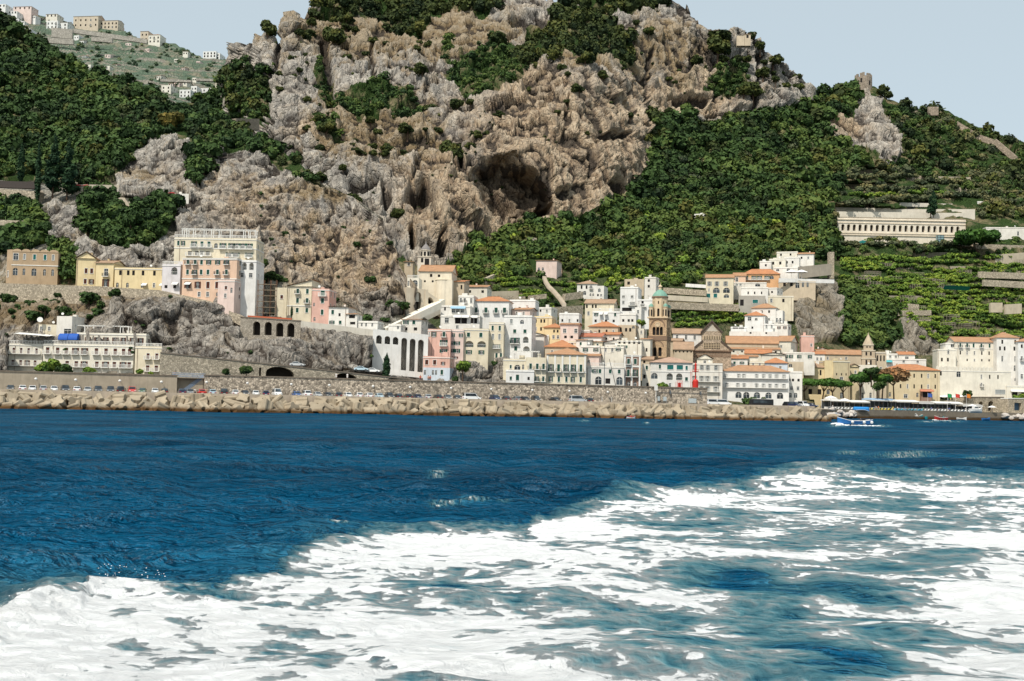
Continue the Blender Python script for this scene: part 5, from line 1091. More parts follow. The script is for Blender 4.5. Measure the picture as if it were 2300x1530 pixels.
def roof_mesh(kind, w, dp, rh, T, ov=.45):
    m = MB(); a = w/2+ov; f, b = -ov, dp+ov; th = .16
    if kind == 'hip':
        i = min(a, (b-f)/2)*.92; c = (f+b)/2; rx = max(a-i, 0.02)
        E = [(-a, f, 0), (a, f, 0), (a, b, 0), (-a, b, 0)]; R0, R1 = (-rx, c, rh), (rx, c, rh)
        m.face([E[0], E[1], R1, R0], T); m.face([E[2], E[3], R0, R1], T); m.face([E[1], E[2], R1], T); m.face([E[3], E[0], R0], T)
        m.bar(R0, R1, .3, T, .2)
    elif kind == 'gab':
        c = (f+b)/2; m.face([(-a, f, 0), (a, f, 0), (a, c, rh), (-a, c, rh)], T); m.face([(a, b, 0), (-a, b, 0), (-a, c, rh), (a, c, rh)], T); m.bar((-a, c, rh), (a, c, rh), .3, T, .2)
    elif kind == 'gabf':
        m.face([(-a, f, 0), (0, f, rh), (0, b, rh), (-a, b, 0)], T); m.face([(a, b, 0), (0, b, rh), (0, f, rh), (a, f, 0)], T); m.bar((0, f, rh), (0, b, rh), .3, T, .2)
    elif kind == 'shed': m.face([(-a, f, 0), (a, f, 0), (a, b, rh), (-a, b, rh)], T)
    elif kind == 'shedr': m.face([(-a, f, 0), (a, f, rh), (a, b, rh), (-a, b, 0)], T)
    elif kind == 'shedl': m.face([(-a, f, rh), (a, f, 0), (a, b, 0), (-a, b, rh)], T)
    n = len(m.f)
    for q in list(m.f[:n]):
        pts = [m.v[i] for i in q]
        for i in range(len(pts)):
            p, s = pts[i], pts[(i+1) % len(pts)]
            if abs(p[2]) < 1e-6 and abs(s[2]) < 1e-6: m.face([p, s, (s[0], s[1], -th), (p[0], p[1], -th)], T)
    m.face([(-a, f, -th), (a, f, -th), (a, b, -th), (-a, b, -th)], TRIM)
    return m
HN = 0
def H(label, x0, x1, yt, yb, col='white', rows=(), roof=('flat',), D=None, t=12, dep=9, name='town_house', cat='house', side=1, drop=5, bands=(), col2=None, group=None, clutter=1, cornice=True, balus=0, aw=(), flank=None, up=True):
    """a house whose front covers the photo rectangle x0..x1, yt..yb (wall top to ground); rows of openings are (y, xs or count, width, height, kind[, balcony]) in photo pixels"""
    global HN; HN += 1; r = random.Random(HN)
    xm = (x0+x1)/2
    if D is None: D = gdepth(xm, yb)[0]-1.5
    k = D/F; yaw = -rad(t); w = (x1-x0)*k/max(.5, math.cos(yaw)+math.sin(-yaw)*0); h = (yb-yt)*k
    loc = P(xm, yb, D); e = empty(name, loc, yaw, label, cat, group); wc = plaster((r.choice([(.80, .785, .75), (.79, .76, .70), (.75, .71, .64), (.80, .77, .71)]) if col == 'white' else C_[col]) if isinstance(col, str) else col)
    X = lambda px: (px-xm)*k/math.cos(yaw); holes = []; wins = []
    for rw in rows:
        y, xs, ww, wh, kd = rw[:5]; bal = rw[5] if len(rw) > 5 else 0
        if isinstance(xs, int): xs = [x0+(x1-x0)*(i+.5)/xs for i in range(xs)]
        for px in xs:
            cx = X(px); z = (yb-y)*k-wh*k/2+(px-xm)*.021*k*0; a = ww*k/2; hh = wh*k
            if z < .05: hh -= .05-z; z = .05
            if hh < .4 or abs(cx)+a > w/2-.08 or z+hh > h-.12: continue
            if any(not (cx+a < q[0]-.05 or cx-a > q[1]+.05 or z+hh < q[2]-.05 or z > q[3]+.05) for q in holes): continue
            ar = kd in 'aAl'; holes.append((cx-a, cx+a, z, z+hh, ar, 1.25 if kd == 'l' else (.8 if kd == 'a' else .22))); wins.append((cx, z, 2*a, hh, kd, bal))
    m = MB(); m.facade(-w/2, w/2, -drop, h, holes, wc)
    sholes = {}
    for sgn in (1, -1):
        # side walls, with openings repeating the front rows
        sh = []
        if (side and sgn == 1) or side == 2 and sgn == -1 or (side and flank == sgn):
            zs = sorted({(round(q[2], 2), round(q[3], 2)) for q in holes if q[5] < 1})
            lasttop = -9
            for z0_, z1_ in zs:
                if z0_ < lasttop+.4: continue
                n = max(1, int(dep/4.2))
                for i in range(n):
                    c = dep*(i+.5)/n; sh.append((c-.45, c+.45, z0_, min(z1_, z0_+1.7), False, .22))
                lasttop = min(z1_, z0_+1.7)
        T = (lambda x, y, z, s=sgn: (s*(w/2-y), x if s == 1 else dep-x, z)); m.facade(0, dep, -drop, h, sh, wc, T=T); sholes[sgn] = sh
    m.face([(w/2, dep, -drop), (-w/2, dep, -drop), (-w/2, dep, h), (w/2, dep, h)], wc)
    rk = roof[0]
    if rk == 'flat':
        p = .55; m.face([(-w/2, 0, h-p), (w/2, 0, h-p), (w/2, dep, h-p), (-w/2, dep, h-p)], plaster((.5, .47, .42)))
        for a in ((-w/2, w/2, .25, .25), (-w/2, w/2, dep-.25, dep-.25)): m.face([(a[0], a[2], h-p), (a[1], a[2], h-p), (a[1], a[2], h), (a[0], a[2], h)], wc)
        m.face([(-w/2, 0, h), (w/2, 0, h), (w/2, .25, h), (-w/2, .25, h)], wc)
        for s in (-1, 1): m.face([(s*w/2, 0, h), (s*(w/2-.25), 0, h), (s*(w/2-.25), dep, h), (s*w/2, dep, h)], wc); m.face([(s*(w/2-.25), 0, h-p), (s*(w/2-.25), dep, h-p), (s*(w/2-.25), dep, h), (s*(w/2-.25), 0, h)], wc)
        m.face([(-w/2, dep, h), (w/2, dep, h), (w/2, dep-.25, h), (-w/2, dep-.25, h)], wc)
    elif rk == 'gabf': rh = roof[1]*k; [m.face([(-w/2, y, h), (w/2, y, h), (0, y, h+rh)], wc) for y in (0, dep)]
    elif rk == 'gab': rh = roof[1]*k; [m.face([(s*w/2, 0, h), (s*w/2, dep, h), (s*w/2, dep/2, h+rh)], wc) for s in (-1, 1)]
    elif rk == 'shedr': rh = roof[1]*k; [m.face([(-w/2, y, h), (w/2, y, h), (w/2, y, h+rh)], wc) for y in (0, dep)]; m.face([(w/2, 0, h), (w/2, dep, h), (w/2, dep, h+rh), (w/2, 0, h+rh)], wc)
    elif rk == 'shedl': rh = roof[1]*k; [m.face([(-w/2, y, h), (w/2, y, h), (-w/2, y, h+rh)], wc) for y in (0, dep)]
    elif rk == 'shed': rh = roof[1]*k; [m.face([(s*w/2, 0, h), (s*w/2, dep, h), (s*w/2, dep, h+rh)], wc) for s in (-1, 1)]
    m.build('wall', e)
    if rk != 'flat':
        T = roof[2] if len(roof) > 2 else TT; ro = roof_mesh(rk, w, dep, roof[1]*k, T).build('roof', e, (0, 0, h+.17))
        if clutter and r.random() < .6 and w > 5:
            c = MB(); c.box(-.3, .3, -.25, .25, -.6, 1.2, wc); c.box(-.38, .38, -.33, .33, 1.2, 1.32, T); c.build('chimney', ro, (r.uniform(-.25, .25)*w, dep*.62, roof[1]*k*.6))
    elif cornice and w > 4:
        c = MB(); c.box(-w/2-.14, w/2+.14, -.14, -.003, h-.62, h-.42, TRIM if col != 'white' else wc)
        for s in (-1, 1): c.box(min(s*(w/2+.003), s*(w/2+.14)), max(s*(w/2+.003), s*(w/2+.14)), .0, dep, h-.62, h-.42, TRIM if col != 'white' else wc)
        c.build('cornice', e)
    if balus:
        c = MB(); n = int(w/.45)
        for i in range(n+1): x = -w/2+.15+(w-.3)*i/n; c.box(x-.07, x+.07, .05, .19, h+.003, h+.8, TRIM)
        c.box(-w/2, w/2, .02, .22, h+.803, h+.95, TRIM); c.build('balustrade', e)
    for y in bands:
        c = MB(); z = (yb-y)*k; c.box(-w/2-.1, w/2+.1, -.12, -.004, z-.14, z+.14, TRIM); c.box(w/2+.004, w/2+.1, 0, dep, z-.14, z+.14, TRIM); c.build('string_course', e)
    for cx, z, ww, hh, kd, bal in wins:
        kd = {'g': 'o', 'b': 'p', 'z': 'w', 'y': 'q'}.get(kd, kd) if r.random() < .22 else kd
        q = inst('loggia' if kd == 'l' else 'window', win_mesh(kd, ww, hh), e, (cx, 0, z))
        if not bal and kd in 'gwo' and hh > 1.5 and z > 2.5 and r.random() < .3: bal = 1
        if bal == 1: inst('balcony', balcony_mesh(ww+.9), e, (cx, 0, z))
        if bal == 2: inst('balcony', balcony_mesh(ww+1.2, False), e, (cx, 0, z))
    if any(x[5] == 3 for x in wins):           # one balcony running the length of a storey
        for z in sorted({round(x[1], 1) for x in wins if x[5] == 3}):
            xs = [x[0] for x in wins if x[5] == 3 and round(x[1], 1) == z]; inst('balcony', balcony_mesh(max(xs)-min(xs)+2.6, False), e, ((max(xs)+min(xs))/2, 0, z))
    for s in (1, -1):
        for q in sholes[s]:
            o = inst('window', win_mesh('w' if wins and wins[0][4] in 'aAlx' else wins[0][4], q[1]-q[0], q[3]-q[2]), e, (s*w/2, (q[0]+q[1])/2, q[2]), s*math.pi/2)
    if w > 6 and h > 5:
        c = MB(); x = r.choice((-1, 1))*w*r.uniform(.3, .47)
        if not any(q[0]-.1 < x < q[1]+.1 for q in holes): c.tube([(x, -.08, -drop), (x, -.08, h-.65)], [.06, .06], flat((.28, .2, .15), .7), 6, False); c.build('drainpipe', e)
    for px, y, wp, mat in aw: awning(e, X(px), (yb-y)*k, wp*k, mat)
    if clutter and rk == 'flat' and w > 5:
        if r.random() < .7:
            c = MB(); s = r.uniform(.5, 1.0); c.box(-s, s, -s*.8, s*.8, -.56, r.uniform(.7, 1.6), wc); c.build('roof_hut', e, (r.uniform(-.3, .3)*w, dep*.6, h))
        if r.random() < .6:
            c = MB(); x = r.uniform(-.4, .4)*w; c.bar((x, dep*.4, h-.5), (x, dep*.4, h+1.9), .05, IRON); c.bar((x-.5, dep*.4, h+1.7), (x+.5, dep*.4, h+1.7), .04, IRON); c.bar((x-.35, dep*.4, h+1.4), (x+.35, dep*.4, h+1.4), .04, IRON); c.build('aerial', e)
        if r.random() < .4:
            c = MB(); c.lathe([(.02, 0), (.3, .06), (.42, .16)], TRIM, 10); o = c.build('satellite_dish', e, (r.uniform(-.35, .35)*w, .5, h+.7)); o.rotation_euler = (1.2, 0, .4)
    CLAMP.append((x0, x1, yt, yt, yb, D)); return e, dict(k=k, w=w, h=h, X=X, D=D, dep=dep)
AWB, AWW, AWG = flat((.30, .48, .62), .8, name='canvas'), flat((.75, .74, .70), .8, name='canvas'), flat((.36, .50, .42), .8, name='canvas')
# ---- left cliff houses
e, g1 = H('tan villa with scalloped parapet and arched ground-floor windows, far left on the cliff', 26, 127, 566, 640, 'tan', [(577, [34], 11, 15, 'w'), (577, [53, 116], 5, 12, 'y'), (577, [75, 98], 6, 12, 't'), (611, [34, 75], 11, 17, 'A'), (611, [53, 98, 116], 6, 15, 'A')], D=381, t=-4, dep=12, name='villa', cat='villa', cornice=False, bands=(596,))
def scallops():
    m = MB(); w, h, k = g1['w'], g1['h'], g1['k']; n = 5; q = plaster(C_['tan'])
    for i in range(n):
        xa, xb = -w/2+w*i/n, -w/2+w*(i+1)/n; cx = (xa+xb)/2; R = (xb-xa)/2
        pts = [(cx-R*math.cos(math.pi*j/8), h+.003+.95*math.sin(math.pi*j/8)) for j in range(9)]; m.prism(pts, .0, .5, q); m.prism([(x, z+.003) if 0 < j < 8 else (x, z) for j, (x, z) in enumerate([(cx-(R+.0)*math.cos(math.pi*j/8), h+.01+.95*math.sin(math.pi*j/8)) for j in range(9)])], -.12, -.003, plaster(mul(C_['tan'], 1.15)))
    m.build('parapet', e)
scallops()
H('angled left end of the tan scalloped villa with yellow ground floor', 11, 27, 560, 640, 'tan', [(615, [16], 4, 14, 'w')], D=385, t=28, dep=9, name='villa_wing', cat='villa', side=0)
wall_line('terrace_wall', 'long pale retaining wall carrying the upper road below the yellow houses', 'retaining wall', (-60, 634, 378), (216, 643, 366), 20, 3, RUBBLE, H=6)
wall_line('terrace_wall', 'curving stone parapet wall under the yellow and pink cliff houses', 'retaining wall', (216, 643, 366), (360, 652, 364), 20, 3, RUBBLE, H=3.2)
wall_line('terrace_wall', 'stone parapet wall descending below the big pink house', 'retaining wall', (360, 652, 364), (470, 676, 363), 20, 3, RUBBLE, H=3.4)
wall_line('terrace_wall', 'steep stone parapet wall dropping to the four-arched bastion', 'retaining wall', (470, 676, 363), (548, 714, 360), 20, 3, RUBBLE, H=3)
H('yellow gabled house at the left end of the yellow row', 171, 212, 580, 642, 'yellow', [(587, [196], 8, 13, 'w'), (608, [192, 204], 6, 11, 'b'), (632, [191, 204], 6, 11, 'b')], ('gabf', 14, TB), D=374, t=-8, dep=11, flank=-1)
H('yellow house with dormer roof next to the gabled yellow one', 213, 254, 591, 645, 'yellow', [(612, [237], 9, 17, 'w', 1), (635, [237], 8, 17, 'b')], ('gab', 8, TB), D=373, t=4, dep=9)
H('long yellow two-storey house wing left of the pink block', 255, 378, 601, 650, 'yellow', [(613, [268, 286, 298, 320, 346, 366], 6, 11, 'z'), (641, [262, 285, 319], 6, 11, 'A'), (640, [346, 366], 5, 9, 'w')], D=371, t=3, dep=9, aw=((325, 636, 12, AWW), (366, 636, 11, AWW)))
H('small white terrace house with arched loggia between yellow and pink blocks', 362, 404, 593, 658, 'lilac', [(608, [390], 14, 17, 'l'), (644, [392, 372], 7, 7, 'z')], D=366, t=5, dep=10, aw=((394, 634, 14, AWW),), balus=1)
H('big pink four-storey cliff house with green shutters', 405, 532, 579, 668, 'peach', [(588, [417, 434, 449, 466, 487, 508], 6, 11, 'g'), (611, [417, 434, 449, 465, 487, 508], 6, 11, 'g'), (640, [418, 442, 466, 487], 8, 15, 'b'), (661, [466, 446], 6, 10, 'w'), (661, [488, 505], 5, 9, 'A')], D=364, t=8, dep=11, bands=(580, 626), aw=((420, 634, 14, AWW),), flank=1, name='cliff_house')
H('pink lower wing stepping down below the big pink house', 487, 526, 628, 690, 'rose', [(646, [506], 6, 8, 'b'), (652, [519], 5, 12, 'A'), (664, [505], 5, 9, 'z')], D=361.5, t=10, dep=8, drop=8)
H('cream hotel floors with white balconies stacked above the pink cliff house', 389, 576, 534, 580, 'cream', [(547, [398, 409], 5, 11, 'g'), (549, [434, 452, 468], 7, 13, 'g', 2), (552, [484], 8, 12, 'A'), (552, [500, 520, 532, 545, 560], 8, 13, 'o', 2), (570, [425, 441, 452, 466], 9, 10, 'z', 2), (572, [516, 530, 560], 9, 10, 'o', 2)], D=371, t=2, dep=10, name='hotel', cat='hotel', balus=1, bands=(558,))
H('white balconied bay at the right of the cream hotel above the cliff', 534, 575, 584, 626, 'white', [(598, [548, 564], 10, 16, 'l'), (618, [543, 563], 8, 10, 'w')], D=366, t=2, dep=10, drop=13)
def pergola(label, xs, y, D, h, dz=2.5):
    a = P(xs[0], y, D); b = P(xs[-1], y, D); d = b-a; L = math.hypot(d.x, d.y); t = empty('pergola', a, math.atan2(d.y, d.x), label, 'pergola'); m = MB(); n = len(xs)
    for x in xs:
        u = (x-xs[0])/(xs[-1]-xs[0])*L
        for yy in (0, dz): m.box(u-.12, u+.12, yy, yy+.24, -.6, h, TRIM)
    m.build('posts', t); m = MB(); m.box(-.3, L+.3, -.02, .22, h+.003, h+.22, TRIM); m.box(-.3, L+.3, dz, dz+.22, h+.003, h+.22, TRIM)
    for i in range(int(L/.9)+1): m.box(i*.9, i*.9+.1, -.3, dz+.5, h+.223, h+.33, TRIM)
    m.build('beams', t)
pergola('white rooftop pergola on the cream cliff hotel', [409, 419, 434, 458, 475, 492, 517, 547, 558, 573], 530, 372.5, 2.3)
# ---- seaside hotel at the lower left
bm_ = [('b'), ]
H('left block of the cream seaside hotel with brown shutters', 20, 92, 772, 833, 'pale', [(788, [30, 46, 62, 79], 5, 13, 'b', 3), (815, [29, 46, 60, 77], 6, 12, 'b', 3)], D=344, t=-6, dep=14, name='seaside_hotel', cat='hotel', balus=1, drop=8)
H('main lower storeys of the long cream seaside hotel with brown shutters', 93, 300, 773, 838, 'pale', [(789, [103, 126, 146, 167, 188, 215, 237, 258, 277, 291], 8, 14, 'b', 2), (818, [149, 170, 188, 217, 237, 257, 277, 291], 8, 13, 'b', 2)], D=343, t=3, dep=14, name='seaside_hotel', cat='hotel', drop=8, balus=1)
H('right bay of the cream seaside hotel with roof terrace', 301, 362, 778, 842, 'cream', [(800, [331, 351], 7, 13, 'b', 2), (827, [331, 351], 8, 13, 'b', 2)], D=341.5, t=4, dep=13, name='seaside_hotel', cat='hotel', drop=8, balus=1)
H('set-back top storey of the seaside hotel with brown shutters', 170, 329, 748, 776, 'pale', [(765, [177, 196, 217, 237, 258, 277, 298, 317], 7, 14, 'p')], D=346, t=3, dep=9, name='seaside_hotel', cat='hotel')
H('small cream penthouse at the left of the hotel roof', 86, 127, 729, 752, 'cream', [(738, [92, 110], 5, 8, 'w')], D=348, t=0, dep=8, name='penthouse', cat='house', cornice=False)
H('white lift tower on the seaside hotel roof', 125, 162, 710, 752, 'white', [(744, [152], 18, 11, 'w')], D=347.5, t=10, dep=7, name='lift_tower', cat='tower', cornice=False)
pergola('long grey rooftop canopy of the seaside hotel', [170, 190, 210, 230, 250, 270, 288], 745, 349, 1.8)
def hotel_awn():
    BL = flat((.02, .10, .42), .7, name='canvas')
    for px0, px1, lab in ((126, 147, 'left bright blue barrel awning on the hotel terrace'), (148, 169, 'right bright blue barrel awning on the hotel terrace')):
        k = 341/F; w = (px1-px0)*k; m = MB(); n = 8
        for i in range(n):
            a0, a1 = math.pi/2*i/n, math.pi/2*(i+1)/n; p, q = (-2*math.sin(a0), 2*math.cos(a0)), (-2*math.sin(a1), 2*math.cos(a1))
            m.face([(-w/2, p[0], p[1]), (w/2, p[0], p[1]), (w/2, q[0], q[1]), (-w/2, q[0], q[1])], BL)
        for s in (-1, 1): m.face([(s*w/2, 0, 0)]+[(s*w/2, -2*math.sin(math.pi/2*i/n), 2*math.cos(math.pi/2*i/n)) for i in range(n+1)], BL)
        tag(m.build('awning', None, P((px0+px1)/2, 763, 342)+Vector((0, 3.2, 0)), 0), lab, 'awning')
    m = MB(); a, b = P(44, 757, 346), P(122, 757, 346); L = (b-a).length; m.face([(0, 0, 1.4), (L, 0, .8), (L, -4, .2), (0, -4, .8)], AWW)
    for x in (.2, L/3, 2*L/3, L-.2): m.bar((x, -3.8, -1.2), (x, -3.8, .35), .08, IRON)
    tag(m.build('awning', None, a), 'long white sloping sunshade on the left hotel terrace', 'awning')
    m = MB(); m.lathe([(.05, 0), (.5, .1), (.85, .35)], TRIM, 14); m.bar((0, 0, 0), (0, 0, -1.2), .1, IRON); o = m.build('satellite_dish', None, P(90, 719, 347)); o.rotation_euler = (1.2, 0, .3); tag(o, 'white satellite dish on the hotel penthouse roof', 'satellite dish')
hotel_awn()
# ---- four arches, white wall, white viaduct
wall_line('arched_bastion', 'grey stone bastion with four tall dark arches under the road', 'bastion', (540, 713, 358), (676, 722, 359), 10, 6, stone((.42, .37, .30), 2.2, .35), [(575, 8, 722, 753, True), (601, 8, 723, 753, True), (627, 8, 725, 756, True), (652, 8, 726, 757, True)], cap=CAP, dep=3, H=7.5)
wall_line('roadside_wall', 'low white-topped wall sloping down from bastion to white viaduct', 'wall', (676, 721, 359), (840, 741, 361), 10, 3, plaster((.62, .58, .5)), H=2.2)
wall_line('arched_viaduct', 'white six-arched viaduct with tall slender piers beside pink house', 'viaduct', (838, 739, 360), (962, 752, 363), 10, 5, plaster(C_['white']), [(851, 6.2, 753, 772, True), (870, 6.2, 755, 773, True), (888.5, 6.2, 757, 774, True), (908, 6.4, 759, 832, True), (927, 6.4, 761, 834, True), (945.6, 6.4, 763, 836, True)], dep=3.2, backs=terrain_mat('viaduct_rock', sc=2.2), H=14)
SC_ = flat((.20, .10, .06), .8)
def scaffold():
    D = 374; k = D/F; t = empty('scaffolding', P(576, 712, 364), 0, 'rusty scaffold stair tower against the cliff left of yellow house', 'scaffolding'); m = MB(); h = 82*k
    for x in (0, 2.0, 4.2, 6.0):
        for y in (0, 1.5): m.tube([(x, y, 0), (x, y, h)], [.08, .08], SC_, 5)
    m.build('standards', t); m = MB()
    for i in range(6):
        z = h*(i+.7)/6.5; m.box(0, 6, .0, 1.5, z, z+.12, flat((.35, .28, .2), .8)); m.bar((0, 0, z), (2, 0, z-h/6.5), .07, SC_)
    m.build('decks', t); N1 = flat((.5, .13, .06), .7, name='mesh_fence'); m = MB(); a = P(556, 712, 361); m.face([(0, 0, 0), (14, .3, -.6), (14, .3, -.1), (0, 0, .5)], N1); tag(m.build('safety_fence', None, a), 'orange plastic safety fence along the bastion top', 'fence')
scaffold()
H('pale annex with windows left of the stepped yellow house', 617, 644, 646, 690, 'cream', [(650, [630], 14, 7, 'w'), (667, [632], 6, 8, 'b')], D=375, t=5)
H('stepped yellow and pink house with green shutters and slanting roof', 644, 699, 643, 712, 'cream', [(640, [689], 5, 7, 'g'), (654, [667, 689], 6, 11, 'g'), (675, [667, 689], 6, 11, 'g'), (697, [667, 689], 6, 10, 'g')], ('shedr', 15, TT), D=371, t=6, dep=9, bands=(687,))
H('pink tower-like house right of the stepped yellow one, with balcony', 699, 738, 648, 722, 'pink', [(658, [723], 10, 13, 'g', 2), (675, [723], 7, 11, 'g'), (701, [723], 6, 12, 'g'), (684, [704], 4, 8, 'A'), (717, [706], 5, 9, 'A')], D=369, t=6)
H('small white house with green shutter below the rock face', 737, 782, 690, 731, 'white', [(701, [746], 6, 10, 'g'), (707, [762], 5, 7, 'z'), (724, [764, 745], 6, 8, 'g')], ('shedl', 0.5, TT), D=367, t=8)
H('tile-roofed lookout kiosk on the path right of the white house', 778, 802, 706, 731, 'white', [(711, [790], 14, 8, 'x'), (726, [792], 12, 6, 'x')], ('hip', 3, TT), D=366, t=8, dep=6)
H('long low white cottage above the sloping road wall', 803, 848, 721, 739, 'white', [(729, [822, 836, 812], 4, 9, 'A')], D=366, t=6)
H('white house with brick-edged roof above the white viaduct', 902, 946, 718, 747, 'white', [(724, [911, 929], 7, 9, 'g'), (739, [911, 933], 8, 7, 'x')], ('shed', 3, TT), D=375, t=10)
H('small white cube with arched door above the viaduct', 872, 900, 728, 742, 'white', [(735, [894], 5, 9, 'a')], D=369, t=8)
wall_line('stair_ramp', 'long white stair ramp climbing from the viaduct to the left church', 'ramp', (868, 737, 374), (992, 678, 392), 10, 2.2, plaster(C_['pale']), H=2.4)
wall_line('stair_ramp', 'cream retaining ramp sloping from the church porch to the town', 'ramp', (905, 717, 388), (1000, 672, 404), 10, 3, plaster(C_['pale']), H=4.5)
# ---- centre-left town
H('white house with pale blue awning below the left church', 989, 1056, 686, 708, 'white', [(694, [999], 4, 8, 'z'), (698, [1018, 1028, 1038], 8, 8, 'w')], D=395, t=6, aw=((1029, 688, 34, AWB),))
H('white house with striped awning under the blue-awning house', 989, 1077, 708, 738, 'white', [(720, [1003], 9, 11, 'w'), (720, [1028, 1042], 13, 14, 'x'), (719, [1060, 1068], 7, 14, 'x'), (734, [1027], 6, 6, 'w')], D=390, t=5, aw=((1027, 708, 17, AWW), (1045, 708, 17, AWW), (1066, 708, 14, AWW)))
H('slim white house with tall twin windows beside the orange hipped roof', 1029, 1063, 663, 707, 'white', [(675, [1034, 1043, 1058], 5, 11, 'w'), (696, [1059, 1037], 5, 13, 'w')], D=402, t=8)
H('white house under a wide orange hipped roof, upper centre-left', 1064, 1143, 677, 707, 'white', [(679, [1068, 1091, 1109, 1126], 5, 6, 'y'), (697, [1068, 1091, 1114, 1133], 7, 12, 'g', 1)], ('hip', 12, TO), D=404, t=8)
H('low white house with wavy parapet beside the hillside garden', 1144, 1202, 673, 700, 'white', [(693, [1149, 1167, 1185], 5, 6, 'z')], D=415, t=10)
H('pale ruinous cottage behind the church with small windows', 1043, 1094, 645, 662, 'pale', [(655, [1055, 1084], 6, 6, 'x')], ('gab', 6, TT), D=430, t=10)
H('tall pink house with green shutters beside the white viaduct', 960, 1011, 739, 800, 'pink', [(751, [963], 3, 9, 'z'), (751, [973, 996], 6, 11, 'g'), (770, [996], 9, 13, 'o', 2), (788, [996], 9, 8, 'o')], D=366, t=5)
H('white-and-pink recessed house with shuttered balcony row', 1008, 1040, 740, 806, 'rose', [(753, [1016, 1034], 5, 8, 'g'), (771, [1014, 1026], 7, 8, 'o'), (788, [1015, 1025], 8, 9, 'o'), (804, [1022], 7, 7, 'p')], D=368, t=5)
H('small pink and white-blue house at the foot of the viaduct', 950, 1010, 800, 826, 'pink', [(814, [958, 976], 7, 11, 'b'), (815, [976], 10, 11, 'o', 2), (816, [995], 5, 7, 'p')], D=356, t=6, dep=8)
H('white-blue ground floor of the small pink house with pointed windows', 950, 1010, 826, 853, 'blue', [(837, [954, 972, 979], 5, 11, 'A'), (836, [992], 6, 11, 'g')], D=355.4, t=6, dep=8, name='ground_floor', cornice=False, clutter=0)
H('cream house with two large arched loggias in its middle floor', 1039, 1096, 738, 803, 'cream', [(752, [1051, 1079], 7, 10, 'g'), (773, [1053, 1081], 20, 14, 'l'), (791, [1053, 1081], 7, 9, 'o')], D=369, t=4)
H('tall narrow cream house with green shutters right of the loggia house', 1097, 1130, 724, 806, 'cream', [(737, [1105, 1121], 5, 11, 'g'), (756, [1106, 1121], 5, 12, 'y'), (778, [1115], 9, 9, 'o', 2), (799, [1115, 1125], 5, 12, 'g')], D=372, t=6)
H('tall white house with stacked arched balconies, centre', 1131, 1193, 708, 797, 'white', [(722, [1147], 6, 10, 'y'), (723, [1171], 9, 9, 'a'), (744, [1155, 1178], 7, 8, 'g'), (765, [1152, 1160], 7, 13, 'o', 1), (763, [1180], 13, 14, 'l'), (783, [1158], 7, 10, 'g'), (784, [1182], 15, 13, 'l')], D=375, t=10)
H('plain yellow box house behind the tall white arched one', 1194, 1239, 710, 752, 'yellow', [(721, [1203, 1215, 1222], 4, 8, 'z'), (739, [1203, 1215], 4, 8, 'z')], D=398, t=12)
H('white house with slanting gable between yellow box and orange roofs', 1194, 1222, 753, 780, 'white', [(760, [1200], 5, 8, 'w')], ('shedl', 8, TT), D=388, t=8)
H('pale pink hillside villa with rows of small windows', 1204, 1250, 585, 622, 'rose', [(588, 4, 4, 6, 'z'), (604, [1210, 1219], 5, 7, 'A'), (616, [1212, 1222], 6, 5, 'x')], ('hip', 3, TT), t=14, dep=12, name='villa', cat='villa')
H('peach wing of the hillside villa with orange porch', 1232, 1262, 594, 622, 'peach', [(600, [1240, 1252], 4, 6, 'z')], ('shed', 3, TO), D=580, t=14)
# ---- lower centre
H('cream low waterfront house with wide green arched window', 1130, 1183, 806, 831, 'cream', [(824, [1147], 4, 8, 'g'), (825, [1162], 14, 11, 'A'), (824, [1175], 5, 11, 'A')], D=363, t=5, dep=9)
H('white ground floor with green door under the cream arched-window house', 1136, 1199, 831, 863, 'white', [(850, [1147], 5, 8, 'g'), (848, [1162], 7, 13, 'g'), (850, [1187], 5, 7, 'x')], D=361.5, t=5, dep=9, clutter=0)
pergola('dark wooden roof pergola over the cream waterfront house', [1152, 1165, 1180, 1195, 1210], 806, 366, 2.4)
H('left lower wing of the pilastered cream hotel with green doors', 1180, 1226, 803, 863, 'cream', [(823, [1191, 1206, 1220], 6, 13, 'g', 1), (851, [1206, 1220], 5, 11, 'g', 1)], D=362, t=4, name='hotel', cat='hotel', cornice=False)
e2, g2 = H('cream waterfront hotel with white pilasters and orange tile roof', 1227, 1315, 797, 864, 'cream', [(803, [1237, 1254, 1271, 1287, 1304], 6, 11, 'y', 1), (827, [1237, 1254, 1271, 1287, 1304], 6, 17, 'g', 1), (852, [1237, 1255, 1272, 1286, 1304], 5, 12, 'g')], ('hip', 15, TT), D=363, t=5, dep=13, name='hotel', cat='hotel', bands=(836,), side=1)
def pil(e, g, xs, y0, y1, yb, nm='pilasters'):
    m = MB(); k = g['k']
    for px in xs: x = g['X'](px); m.box(x-.28, x+.28, -.14, -.004, (yb-y1)*k, (yb-y0)*k, TRIM)
    m.build(nm, e)
pil(e2, g2, [1229, 1246, 1262.5, 1279, 1295.5, 1313], 797, 834, 864)
H('white cottages with striped awning behind the cream hotel roof', 1316, 1345, 800, 822, 'rose', [(800, [1321, 1330], 6, 9, 'A'), (812, [1322], 6, 6, 'w')], ('gab', 5, TT), D=373, t=10)
H('white waterfront house on four whitewashed arches', 1316, 1401, 822, 868, 'white', [(834, [1319, 1336, 1347, 1370, 1390], 6, 9, 'g'), (855, [1322, 1344, 1391], 15, 18, 'a'), (856, [1365], 11, 12, 'x')], D=365, t=5, dep=9, balus=1)
e3, g3 = H('narrow brown-pink house with striped pilasters and green shutters', 1402, 1437, 797, 869, 'brown', [(812, [1411, 1426], 6, 12, 'g'), (838, [1411, 1426], 6, 16, 'g', 1), (863, [1412, 1426], 8, 12, 'A')], D=366, t=8, dep=10, bands=(798, 822, 824), cornice=True)
